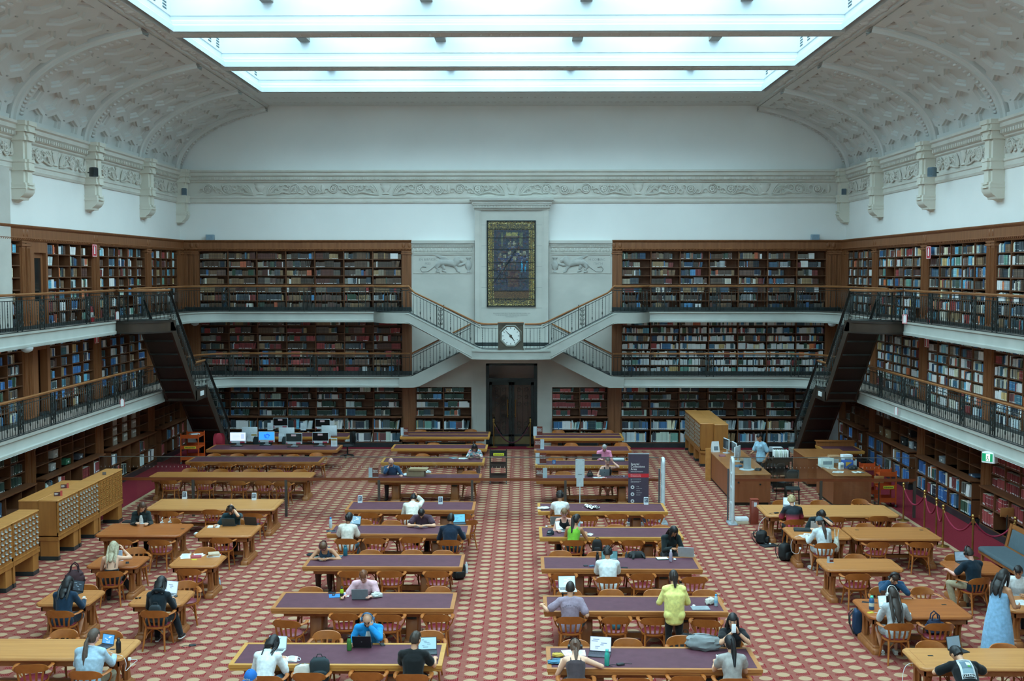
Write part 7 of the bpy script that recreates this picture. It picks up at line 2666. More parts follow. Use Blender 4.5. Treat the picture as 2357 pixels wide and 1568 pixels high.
for k, (px, py, r, w_, d_, h_, c, nm) in enumerate(((1901, 1074, 5, .42, .3, .28, 'cdd8d4', 'white plastic tub'), (1919, 1071, 0, .34, .28, .32, 'a37a52', 'brown cardboard carton'), (1948, 1072, 8, .32, .24, .36, 'd4dce0', 'white file box'), (1950, 1078, -10, .36, .1, .26, '2a4f9a', 'blue folder with a yellow corner'), (1936, 1080, 12, .14, .12, .2, 'd8dcde', 'white spray bottle box'))):
 x, y, z = at(px, py, CT)
 t = thing('box', nm + ' on the piled staff counter', 'box', (x, y, z), A(r), 'boxes on the piled staff counter')
 mb = MB()
 mb.cbox(-w_ / 2, w_ / 2, -d_ / 2, d_ / 2, 0, h_, .008)
 obj('box_body', mb, plain(c, .7), t)
 mb = MB()
 if 'yellow' in nm:
  mb.add([(-.05, -d_ / 2 - .003, .05), (.14, -d_ / 2 - .003, .2), (-.05, -d_ / 2 - .003, .2)], [(0, 1, 2)])
  obj('yellow_corner', mb, plain('d0a23a', .6), t)
 else:
  mb.box(-w_ * .35, w_ * .35, -d_ / 2 - .003, -d_ / 2, h_ * .3, h_ * .7)
  obj('side_label', mb, plain('b9c0c2' if c < 'c' else '8fa0a8', .7), t)
papers(1915, 1078, 10, 3, 'crumpled pale sheet on the piled staff counter', cols=('d6dccb', 'd0d8d8'), z=CT)
papers(1925, 1086, -10, 2, 'white form at the front of the piled staff counter', z=CT)
open_book(1975, 1088, 15, 'ring binder lying open on the piled staff counter', '2a2f34', z=CT)
soft_bag(*at(1963, 1081, CT), 0, '24282c', 'black tape dispenser and cords on the piled staff counter', w=.3, d=.2, h=.12, handles=False)
# ---- barriers ------------------------------------------------------------------------
M_ROPE = mat('rope_red', '7c1230', '93183a', rough=.8, scale=(40, 40, 40))
M_ROPED = mat('rope_maroon', '4a1c2a', '5a2534', rough=.8, scale=(40, 40, 40))
def stanchion(x, y, label, h=1.10):
 t = thing('stanchion', label, 'stanchion', (x, y, 0), 0, 'brass rope stanchions')
 mb = MB()
 mb.lathe([(.17, 0), (.17, .015), (.12, .03), (.03, .05)], 24)
 obj('base', mb, M_BRASS, t)
 mb = MB()
 mb.tube([(0, 0, .04), (0, 0, h - .06)], .024, 12)
 obj('post', mb, M_BRASS, t)
 mb = MB()
 mb.lathe([(.035, h - .14), (.045, h - .10), (.03, h - .07)], 12)
 mb.ball((0, 0, h - .03), .048, 14, 10)
 obj('ball_finial', mb, M_BRASS, t)
def rope(a, b_, label, sag=.42, m=None, z=.98):
 A_, B_ = V3((a[0], a[1], z)), V3((b_[0], b_[1], z))
 t = thing('barrier_rope', label, 'rope', A_, 0, 'barrier ropes')
 n = 18
 pts = [(B_ - A_) * (i / n) - V3((0, 0, sag * (1 - (2 * i / n - 1) ** 2))) for i in range(n + 1)]
 mb = MB()
 mb.tube(pts[1:-1], .024, 10)
 obj('rope', mb, m or M_ROPE, t)
 for q, r in ((0, 1), (-1, -2)):
  mb = MB()
  mb.tube([pts[q], pts[r]], .02, 8)
  obj('brass_hook', mb, M_BRASS, t)
SP = [(11.5, 32.5), (11.72, 31.4), (11.65, 30.3), (11.5, 29.4), (11.8, 28.2), (12.75, 27.95)]
for i, p in enumerate(SP):
 stanchion(*p, label='brass stanchion, %s counting from the glass screen towards the bench' % ORD[i])
for i in range(5):
 rope(SP[i], SP[i + 1], 'red barrier rope, %s counting from the glass screen towards the bench' % ORD[i], sag=.40)
pa, pb = at(1136.5, 1030, 0), at(1220.5, 1030, 0)
stanchion(pa[0], pa[1], 'thin brass stanchion left of the bronze door', h=1.18)
stanchion(pb[0], pb[1], 'thin brass stanchion right of the bronze door', h=1.18)
rope(pa, pb, 'dark maroon rope sagging in front of the bronze door', sag=.82, m=M_ROPED, z=1.02)
# ---- bench by the right wall
t = thing('bench', 'wooden bench with teal-grey upholstery by the right wall', 'bench', (12.05, 25.8, 0))
mb = MB()
mb.cbox(-.38, .30, -1.85, 1.75, .38, .47, .03)
obj('seat_cushion', mb, plain('4b5b62', .85), t)
mb = MB()
mb.box(-.36, .32, -1.87, 1.77, .30, .38)
obj('seat_rail', mb, M_LEG, t)
MBK = Matrix.Translation((.30, 0, .42)) @ Matrix.Rotation(.22, 4, 'Y')
mb = MB(MBK)
mb.cbox(-.03, .05, -1.70, 1.60, .08, .52, .02)
obj('back_cushion', mb, plain('4b5b62', .85), t)
mb = MB(MBK)
mb.box(-.02, .05, -1.87, 1.77, .52, .62)
mb.box(-.02, .05, -1.87, 1.77, .0, .08)
mb.box(-.03, .06, -1.87, -1.75, -.05, .62)
mb.box(-.03, .06, 1.65, 1.77, -.05, .62)
obj('back_frame', mb, M_LEG, t)
for sy in (-1.75, 1.65):
 for sx in (-.3, .25):
  mb = MB()
  mb.box(sx - .03, sx + .03, sy - .03, sy + .03, 0, .31)
  obj('leg', mb, M_LEG, t)
# ---- standing signs and gates
x, y = fz(1469, 1208, 0).x, fz(1469, 1208, 0).y
t = thing('banner_sign', 'tall dark purple banner reading Special Collections Area', 'sign', (x, y, 0))
mb = MB()
mb.box(-.29, .29, -.008, .008, .06, 2.04)
obj('banner', mb, plain('43394a', .6), t)
mb = MB()
mb.box(-.30, .30, -.012, .012, 2.03, 2.055)
mb.box(-.32, .32, -.10, .10, 0, .07)
obj('frame', mb, plain('a9b2b8', .3), t)
mb = MB()
mb.box(-.29, .29, -.0095, -.008, 1.36, 1.47)
obj('red_band', mb, plain('c81f2c', .6), t)
for k, s in enumerate(('Special', 'Collections', 'Area')):
 text('banner_title', s, .088, M_TXT, t, Matrix.Translation((-.225, -.011, 1.745 - .073 * k)) @ UPRIGHT, 'LEFT')
text('banner_subtitle', 'Mitchell Library Reading Room', .028, M_TXT, t, Matrix.Translation((-.225, -.011, 1.525)) @ UPRIGHT, 'LEFT')
for k, (s, z_, sz) in enumerate((('Please note this area is', 1.435, .032), ('for collection use only', 1.400, .032), ('Items are to be read at the desks', 1.315, .022), ('only', 1.29, .022), ('To order items please ask at the', 1.25, .022), ('staff desk near the entrance', 1.225, .022),
         ('No bags', 1.10, .022), ('No food or drink', 1.04, .022), ('Pencils only', .98, .022), ('Cameras allowed', .92, .022), ('Quiet please', .86, .022))):
 text('banner_line', s, sz, M_TXT, t, Matrix.Translation((-.225 if k < 6 else -.06, -.011, z_)) @ UPRIGHT, 'LEFT', extrude=.001)
for k in range(4):
 mb = MB()
 mb.lathe([(.052, 0), (.052, .002)], 20, M=Matrix.Translation((-.17, -.008, 1.08 - .2 * k)) @ Matrix.Rotation(PI / 2, 4, 'X'))
 o = obj('round_icon', mb, plain('d5dade', .6), t)
 mb = MB()
 mb.box(-.19, -.15, -.0125, -.0115, 1.06 - .2 * k, 1.10 - .2 * k)
 obj('icon_symbol', mb, plain('43394a', .6), o)
x, y = fz(1335, 1206, 0).x, 32.1
t = thing('hand_rail_stand', 'slim white pole stand with a clear upright panel in front of the glass screen', 'stand', (x, y, 0))
mb = MB()
mb.lathe([(.13, 0), (.13, .012), (.03, .03)], 20)
obj('base', mb, plain('c5ccd0', .4), t)
mb = MB()
mb.tube([(0, 0, .02), (0, 0, 1.15)], .016, 8)
obj('pole', mb, plain('cdd5d8', .4), t)
mb = MB()
mb.box(-.13, .13, -.006, .006, 1.30, 1.85)
mb.box(-.10, .10, -.008, .008, 1.05, 1.32)
obj('panel', mb, plain('b9c6ca', .3), t)
mb = MB()
mb.box(-.055, .055, -.011, -.008, 1.40, 1.415)
mb.box(-.1, -.08, -.011, -.006, 1.80, 1.82)
mb.box(.08, .1, -.011, -.006, 1.80, 1.82)
obj('panel_mark', mb, plain('7a868a', .5), t)
def gate(px, label, lean=1):
 x, y = fz(px, 1209, 0).x, 32.05
 t = thing('security_gate', label, 'security gate', (x, y, 0), 0, 'white security gate panels')
 mb = MB()
 n = 12
 pts = [(0, -.16, .06), (0, -.16, 1.75)] + [(0, -.16 + .16 * (1 - math.cos(PI * i / n)), 1.75 + .14 * math.sin(PI * i / n)) for i in range(1, n + 1)] + [(0, .16, .06)]
 mb.tube(pts, [(.035, .045)] * len(pts), 10)
 obj('hoop', mb, plain('c9d4d8', .35), t)
 for z in (.55, 1.0, 1.4):
  mb = MB()
  mb.tube([(0, -.16, z), (0, .16, z + .06)], .028, 8)
  obj('cross_bar', mb, plain('c9d4d8', .35), t)
 mb = MB()
 mb.cbox(-.12, .14, -.24, .24, 0, .05, .02)
 obj('foot', mb, plain('9aa4a8', .4), t)
 mb = MB()
 mb.box(-.10, -.06, .18, .22, .05, 1.55)
 obj('side_post', mb, plain('4c5358', .4), t)
gate(1527, 'white security gate panel left of the passage')
gate(1687, 'white security gate panel right of the passage')
x, y = fz(1735.5, 1206, 0).x, fz(1735.5, 1206, 0).y
t = thing('collection_box', 'slim red-brown wooden box on the floor beside the security gate', 'box', (x, y, 0))
mb = MB()
mb.cbox(-.11, .11, -.11, .11, 0, .70, .01)
obj('box_body', mb, plain('7a2f1c', .5), t)
mb = MB()
mb.box(-.03, .055, -.114, -.11, .52, .64)
obj('label', mb, plain('d3dbe0', .6), t)
mb = MB()
mb.box(-.115, .115, -.115, .115, .70, .72)
obj('lid', mb, plain('8a3a24', .5), t)
x, y = fz(1708, 1206, 0).x, fz(1708, 1206, 0).y
for k in range(2):
 slab_item('box', 'box', 0, 0, 4 * k, .34, .26, .09, ['b9a98e', 'd6dcde'][k], ['tan cardboard box on the floor beside the security gate', 'white flat box on top of the tan box by the security gate'][k], xyz=(x, y + .05, .092 * k))
def post_sign(px0, py0, pxb, pyb, label, w=.30, h=.22):
 x, y = fz(pxb, pyb, 0).x, fz(pxb, pyb, 0).y
 zt = CAM.z - (py0 - 626) * y / F_PX
 t = thing('post_sign', label, 'sign', (x, y, 0))
 mb = MB()
 mb.tube([(0, 0, .02), (0, 0, zt - h * .3)], .02, 8)
 obj('pole', mb, M_BLACK, t)
 mb = MB()
 mb.lathe([(.14, 0), (.14, .015), (.02, .03)], 18)
 obj('base', mb, M_BLACK, t)
 mb = MB()
 mb.cbox(-w / 2, w / 2, -.015, .015, zt - h / 2, zt + h / 2, .01)
 obj('board', mb, M_CTRT, t)
post_sign(2022, 1106, 2022, 1175, 'small wooden sign on a black pole by the orange trolleys')
post_sign(2316, 1182, 2316, 1262, 'small wooden sign on a black pole beside the bench', w=.36, h=.24)
x, y, z = 7.45, 40.6, 1.3
post_sign(1656, 998, 1656, 1065, 'small wooden sign on a pole behind the staff counter', w=.34, h=.28)
# ---- on the card catalogues
for px, py, lab in ((134, 1142, 'nearer red tab sign on the long card catalogue'), (149, 1124, 'further red tab sign on the long card catalogue')):
 x, y, z = at(px, py, 1.52)
 t = thing('tab_sign', lab, 'sign', (x, y, z), .35, 'red tab signs on the card catalogue')
 mb = MB()
 mb.box(-.10, .05, -.01, .01, 0, .10)
 obj('dark_panel', mb, plain('4a2226', .5), t)
 mb = MB()
 mb.box(.05, .10, -.008, .008, 0, .13)
 obj('red_tab', mb, plain('c0504c', .4), t)
 mb = MB()
 for k in range(3):
  mb.box(-.085, -.01 + .02 * (k % 2), -.0115, -.01, .07 - k * .018, .078 - k * .018)
 obj('lettering', mb, M_TXT, t)
slab_item('card_block', 'block', 240, 1093, 20, .10, .08, .07, '5a4a40', 'small brown block on top of the far third of the card catalogue', z=1.52)
# ---- odds and ends on the side shelves
def shelf_pt(fr, xl, z, y=.14):
 return FRAMES[fr] @ V3((xl, y, z))
RZ = {'left': PI / 2, 'right': -PI / 2}
for k, (fr, xl, z, w_, d_, h_, c, lab) in enumerate((
  ('right', -41.0, 1.275, .42, .28, .30, '8f7a5c', 'brown carton on the right ledge near the corner stair'), ('right', -40.3, 1.275, .42, .28, .28, '9a8464', 'second brown carton on the right ledge near the corner stair'),
  ('right', -38.6, 1.275, .5, .28, .26, '1b2022', 'black storage case on the right ledge behind the trolleys'), ('right', -37.9, 1.275, .36, .26, .22, 'a9b4ba', 'grey document box right of the black storage case'),
  ('right', -38.0, 1.65, .34, .26, .24, '16191b', 'black box file on the upper shelf behind the trolleys'), ('right', -37.4, 1.275, .34, .26, .26, '14171a', 'black box file low on the right ledge beside the pier'),
  ('right', -35.0, 1.275, .45, .28, .18, '8a9296', 'grey papers tray on the empty right shelves'), ('right', -32.6, 1.275, .42, .3, .05, '3a5570', 'blue atlas lying flat on the right ledge'),
  ('left', 33.2, 1.30, .36, .26, .20, 'a9a9a4', 'stack of white ledgers on the left ledge behind the catalogue'), ('left', 34.3, 1.30, .36, .26, .16, '2a6a4a', 'pile of green books on the left ledge'),
  ('left', 35.3, 1.30, .36, .26, .14, '4a4a50', 'dark pile of books on the left ledge further back'), ('left', 33.4, 1.65, .34, .26, .24, 'b4b0a8', 'white box on the upper shelf behind the catalogue'))):
 t = thing('storage_box', lab, 'box', shelf_pt(fr, xl, z), RZ[fr])
 mb = MB()
 mb.cbox(-w_ / 2, w_ / 2, -d_ / 2, d_ / 2, 0, h_ - .03, .006)
 obj('box_body', mb, plain(c, .7), t)
 mb = MB()
 mb.cbox(-w_ / 2 - .006, w_ / 2 + .006, -d_ / 2 - .006, d_ / 2 + .006, h_ - .05, h_, .006)
 obj('lid', mb, plain(c, .6), t)
 mb = MB()
 mb.box(-.05, .05, -d_ / 2 - .009, -d_ / 2 - .006, h_ * .3, h_ * .3 + .05)
 obj('label', mb, M_TAG, t)
# pale runs of box files on the left floor-level shelves by the corner
for i, yy in enumerate((38.2, 39.2, 40.1)):
 for r in range(3):
  for k in range(3):
   x_ = yy + k * .12
   p = shelf_pt('left', x_, Z_GND[r] + .002, .12)
   t = link('box_file', None, None, p, RZ['left'], label='pale box file, %s of three in the %s column, %s shelf above the left ledge' % (ORD[k], ORD[i], ORD[r]), category='box file', group='pale box files on the left shelves')
   mb = MB()
   mb.box(-.055, .055, -.11, .11, 0, .27)
   obj('spine', mb, plain('a59a8c', .8), t)
   mb = MB()
   mb.box(-.04, .04, -.113, -.11, .16, .22)
   obj('label', mb, M_TAG, t)
# ================================================================== people
SKIN = {'fair': ('d9a98c', 'e3b79b'), 'light': ('cf9c7c', 'd8a98a'), 'tan': ('b07a58', 'bb8764'), 'brown': ('8a5b40', '96674a'), 'pink': ('d89f8c', 'e2ad9b')}
M_EYE = mat('eye_white', 'd8d4cc', rough=.4)
M_IRIS = mat('eye_dark', '2a1e18', rough=.3)
M_LIP = mat('lips', 'a8645a', rough=.5)
def hairmat(c):
 d = ''.join('%02x' % int(int(c[i:i + 2], 16) * .72) for i in (0, 2, 4))
 return mat('hair_' + c, d, c, rough=.5, scale=(60, 60, 6), detail=2)
def cloth(c):
 d = ''.join('%02x' % int(int(c[i:i + 2], 16) * .88) for i in (0, 2, 4))
 return mat('cloth_' + c, d, c, rough=.85, scale=(18, 18, 18), detail=3, bump=.12, bscale=70, sheen=.15, spec=.2)
def print_cloth(name, cols, sc=14.0):
 if name in MATS:
  return MATS[name]
 m = bpy.data.materials.new(name)
 m.use_nodes = True
 nt = m.node_tree
 b = nt.nodes['Principled BSDF']
 b.inputs['Roughness'].default_value = .85
 tc = nt.nodes.new('ShaderNodeTexCoord')
 vo = nt.nodes.new('ShaderNodeTexVoronoi')
 vo.inputs['Scale'].default_value = sc
 rp = nt.nodes.new('ShaderNodeValToRGB')
 rp.color_ramp.interpolation = 'CONSTANT'
 for i, c in enumerate(cols):
  e = rp.color_ramp.elements[i] if i < 2 else rp.color_ramp.elements.new(i / len(cols))
  e.position = i / len(cols)
  e.color = srgb(c)
 sp = nt.nodes.new('ShaderNodeSeparateColor')
 nt.links.new(tc.outputs['Object'], vo.inputs['Vector'])
 nt.links.new(vo.outputs['Color'], sp.inputs[0])
 nt.links.new(sp.outputs[0], rp.inputs[0])
 nt.links.new(rp.outputs[0], b.inputs['Base Color'])
 MATS[name] = m
 return m
def fade_cloth(name, c1, c2, z0, z1):
 """cloth that changes from c2 (low) to c1 (high) like a dip-dyed shirt"""
 m = bpy.data.materials.new(name)
 m.use_nodes = True
 nt = m.node_tree
 b = nt.nodes['Principled BSDF']
 b.inputs['Roughness'].default_value = .85
 tc = nt.nodes.new('ShaderNodeTexCoord')
 sx = nt.nodes.new('ShaderNodeSeparateXYZ')
 mr = nt.nodes.new('ShaderNodeMapRange')
 mr.inputs[1].default_value, mr.inputs[2].default_value = z0, z1
 rp = nt.nodes.new('ShaderNodeValToRGB')
 rp.color_ramp.elements[0].color, rp.color_ramp.elements[1].color = srgb(c2), srgb(c1)
 nt.links.new(tc.outputs['Object'], sx.inputs[0])
 nt.links.new(sx.outputs[2], mr.inputs[0])
 nt.links.new(mr.outputs[0], rp.inputs[0])
 nt.links.new(rp.outputs[0], b.inputs['Base Color'])
 return m
PEOPLE = []
def person(label, seat=None, pos=None, **k):
 k['label'] = label
 if seat:
  x, y, rz = SEAT[seat]
  k['pos'] = (x + k.get('dx', 0), y + k.get('dy', 0), rz + k.get('turn', 0))
 else:
  k['pos'] = pos
 PEOPLE.append(k)
def lerp(a, b_, t):
 return V3(a) + (V3(b_) - V3(a)) * t
def ik(S, T, l1, l2, pole):
 d = T - S
 L_ = min(d.length, (l1 + l2) * .995)
 dn = d.normalized()
 T2 = S + dn * L_
 a = (l1 * l1 - l2 * l2 + L_ * L_) / (2 * L_)
 h = math.sqrt(max(0, l1 * l1 - a * a))
 p = pole - dn * pole.dot(dn)
 p.normalize()
 return S + dn * a + p * h, T2
def skeleton(k):
 s, fem, stand = k.get('s', 1.0), k.get('fem', False), k.get('stand', False)
 J = {}
 Lf, Ls = k.get('L', .22), k.get('side', 0.0)
 P = V3((0, -.05, .575)) if not stand else V3((0, 0, .95))
 J['P'] = P
 tl = .47
 up = V3((math.sin(Ls), math.sin(Lf), math.cos(Lf) * math.cos(Ls))).normalized()
 up2 = V3((math.sin(Ls * 1.2), math.sin(Lf * 1.5), math.cos(Lf * 1.5))).normalized()
 J['W'] = P + up * .17
 J['C'] = J['W'] + (up + up2) / 2 * .16
 J['N'] = J['C'] + up2 * .15
 tw = k.get('tw', 0.0)
 right = V3((math.cos(tw), math.sin(tw), 0))
 right = (right - up2 * right.dot(up2)).normalized()
 fwd = up2.cross(right)
 J['up'], J['right'], J['fwd'] = up2, right, fwd
 sw = .162 if fem else .186
 J['SR'], J['SL'] = J['N'] + right * sw - up2 * .055, J['N'] - right * sw - up2 * .055
 hp, hy, hr = k.get('hp', .35), k.get('hy', 0.0), k.get('hr', 0.0)
 # head basis: yaw about z, pitch forward
 fw = V3((math.sin(hy) * math.cos(hp), math.cos(hy) * math.cos(hp), -math.sin(hp)))
 rt = V3((math.cos(hy), -math.sin(hy), 0))
 hu = rt.cross(fw)
 M3 = Matrix((rt, fw, hu)).transposed()
 if hr:
  M3 = M3 @ Matrix.Rotation(hr, 3, 'Y')
 nk = (J['up'] + V3((0, math.sin(hp) * .5, .4))).normalized()
 J['HB'] = J['N'] + nk * .085
 J['H'] = J['HB'] + (M3 @ V3((0, .025, .105)))
 J['M3'] = M3
 for sd, sx in (('R', 1), ('L', -1)):
  S = J['S' + sd]
  T = k.get('r' if sd == 'R' else 'l')
  if T is None:
   T = (sx * .14, .42, .79) if not stand else (sx * .25, .08, .80)
  T = V3(T)
  pole = V3(k.get('pole' + sd, (sx * .55, -.3, -1)))
  E, T2 = ik(S, T, .295, .255, pole)
  J['E' + sd], J['T' + sd] = E, T2
  hip = P + V3((sx * .095, 0, -.03))
  J['hip' + sd] = hip
  if stand:
   J['K' + sd] = V3((sx * .10, .03, .50))
   J['A' + sd] = V3((sx * .10, -.02 + k.get('step', 0) * sx, .085))
  else:
   J['K' + sd] = V3(k.get('k' + sd, (sx * .13, .40, .52)))
   J['A' + sd] = V3(k.get('a' + sd, (sx * .13, .34, .09)))
 return J
def limb(mb, pts, rad, n=10):
 mb.tube(pts, rad, n, up=(1, 0, 0) if abs((V3(pts[-1]) - V3(pts[0])).normalized().x) < .9 else (0, 0, 1))
 for p, r in ((pts[0], rad[0]), (pts[-1], rad[-1])):
  rr = min(r) if isinstance(r, (tuple, list)) else r
  mb.ball(p, rr, 10, 6)
def torso(mb, J, fem, g, neck=True, low=0.0, bulk=0.0):
 P, W, C, N, up, fw = J['P'], J['W'], J['C'], J['N'], J['up'], J['fwd']
 hw = .175 if fem else .17
 ww = .130 if fem else .150
 cw = .150 if fem else .172
 pts = [P - V3((0, 0, .10 + low)), P + V3((0, 0, -.02)), W, C, N - up * .085, N - up * .03, N + up * .015]
 rad = [(hw * .92 + g, .125 + g), (hw + g, .135 + g), (ww + g + bulk, .105 + g + bulk), (cw + g + bulk, .118 + g + bulk * .6), (cw + .005 + g, .10 + g), (cw * .74 + g, .078 + g), (.085 + g, .068 + g)]
 mb.tube(pts, rad, 16, up=J['right'])
 mb.ball(pts[0], (hw * .92 + g, .125 + g, .06), 14, 6)
 for sd in 'RL':
  mb.ball(J['S' + sd] + up * .005, (.062 + g, .06 + g, .06 + g), 12, 8)
  mb.tube([J['S' + sd] + up * .01, N - up * .015], [.056 + g, .058 + g], 10)
  if fem:
   sx = 1 if sd == 'R' else -1
   mb.ball(C + up * .035 + J['right'] * (sx * .07) + fw * .075, (.062 + g * .5, .058 + g * .5, .062 + g * .5), 10, 8)
  mb.ball(J['hip' + sd] - V3((0, .03, .02)), (.10 + g, .11 + g, .10 + g), 12, 8)
 if neck:
  mb.tube([N - up * .05, N + (J['HB'] - N) * .5, J['HB'] + (J['M3'] @ V3((0, .0, .05)))], [.066, .056, .054], 12)
def arm(mb, J, sd, g, upto=1.0, fore=1.0, loose=0.0):
 S, E, T = J['S' + sd], J['E' + sd], J['T' + sd]
 if upto < 1:
  e = lerp(S, E, upto)
  limb(mb, [S, lerp(S, e, .5), e], [.058 + g, .054 + g + loose * .5, .05 + g + loose])
  return
 limb(mb, [S, lerp(S, E, .5), E], [.056 + g, .049 + g, .042 + g + loose * .4])
 t = lerp(E, T, fore)
 limb(mb, [E, lerp(E, t, .35), t], [.043 + g + loose * .4, .042 + g + loose * .5, .029 + g + loose if fore > .8 else .038 + g + loose])
def leg(mb, J, sd, g, upto=2.0, loose=0.0):
 H_, K, A = J['hip' + sd], J['K' + sd], J['A' + sd]
 if upto <= 1:
  t = lerp(H_, K, upto)
  limb(mb, [H_, lerp(H_, t, .5), t], [.092 + g, .084 + g + loose, .072 + g + loose])
  return
 limb(mb, [H_, lerp(H_, K, .5), K], [.09 + g, .078 + g, .058 + g])
 t = lerp(K, A, upto - 1)
 limb(mb, [K, lerp(K, t, .3), lerp(K, t, .7), t], [.058 + g, .057 + g + loose * .5, .044 + g + loose, .036 + g + loose])
def hand(mb, wrist, d, nrm, sx, curl=.5, s=1.0):
 """palm, four jointed fingers of different lengths, a thumb from the side of the palm"""
 d = d.normalized()
 nrm = (nrm - d * nrm.dot(d)).normalized()
 lat = d.cross(nrm) * sx                              # towards the thumb
 pc = wrist + d * .048 * s
 mb.tube([wrist - d * .012, wrist + d * .02, wrist + d * .055, wrist + d * .088], [(.026, .022), (.034, .020), (.041, .017), (.039, .014)], 10, up=lat)
 for i, (o, ln) in enumerate(((.028, .072), (.0095, .080), (-.0095, .074), (-.027, .058))):
  b0 = wrist + d * (.082 - .006 * abs(i - 1.2)) + lat * o
  p, ang, seg = b0, curl * .35, ln / 3
  pts = [b0]
  sp = lat * (o * .9)
  for j in range(3):
   v = (d * math.cos(ang) + nrm * math.sin(ang) + sp * .5).normalized()
   p = p + v * seg * (1.15 - .12 * j)
   pts.append(p)
   ang += curl * (.95 - .1 * j)
  mb.tube(pts, [.0092, .0088, .0082, .0062], 7)
 t0 = wrist + d * .028 + lat * .030
 t1 = t0 + (d * .55 + lat * .75 + nrm * .25).normalized() * .036
 t2 = t1 + (d * .9 + lat * .25 + nrm * .35).normalized() * .030
 t3 = t2 + (d * .9 - lat * .05 + nrm * .4).normalized() * .022
 mb.tube([t0 - lat * .012, t0, t1, t2, t3], [.014, .0135, .0115, .0098, .007], 7)
def head_geo(mb, J, k, mi_skin=0):
 """head with brow, nose, lips, eyes and ears; material slots skin, hair, lips, eye white, iris"""
 M = Matrix.Translation(J['H']) @ J['M3'].to_4x4() @ Matrix.Scale(1.07, 4)
 fem = k.get('fem', False)
 def shape(p):
  x, y, z = p
  w_ = 1.0
  if z < 0:
   w_ = 1 - .34 * (-z) ** 1.5
   y2 = y * (1 - .10 * -z) if y > 0 else y * (1 - .42 * -z)
  else:
   y2 = y
  fx = x * w_
  if y > 0:
   y2 += .16 * math.exp(-((x / .16) ** 2 + ((z + .16) / .17) ** 2))        # nose
   y2 -= .07 * (math.exp(-(((x - .36) / .2) ** 2 + ((z - .03) / .13) ** 2)) + math.exp(-(((x + .36) / .2) ** 2 + ((z - .03) / .13) ** 2)))
   y2 += .05 * math.exp(-((x / .5) ** 2 + ((z - .2) / .1) ** 2))           # brow
   y2 += .05 * math.exp(-((x / .26) ** 2 + ((z + .50) / .10) ** 2))        # lips
   y2 += .08 * math.exp(-((x / .3) ** 2 + ((z + .82) / .14) ** 2))         # chin
  return (fx, y2, z)
 mb.ball((0, 0, 0), (.076, .096, .119), 22, 16, mi_skin, M, shape)
 for sx in (-1, 1):
  mb.ball((sx * .029, .081, .004), (.0125, .009, .0085), 8, 6, 3, M)
  mb.ball((sx * .029, .0885, .003), (.0062, .0045, .0062), 8, 6, 4, M)
  mb.tube([(sx * .014, .094, .022), (sx * .03, .092, .028), (sx * .045, .081, .023)], [.0035, .0045, .003], 6, 1, M)
  mb.tube([(sx * .018, .088, .012), (sx * .03, .090, .0145), (sx * .042, .081, .011)], .0026, 5, 1, M)
  mb.ball((sx * .077, -.008, -.006), (.010, .020, .031), 8, 8, mi_skin, M)
  mb.ball((sx * .009, .103, -.031), (.008, .007, .006), 6, 5, mi_skin, M)
 mb.ball((0, .0965, -.056), (.021, .007, .0055), 10, 6, 2, M)
 mb.ball((0, .0955, -.064), (.018, .007, .0055), 10, 6, 2, M)
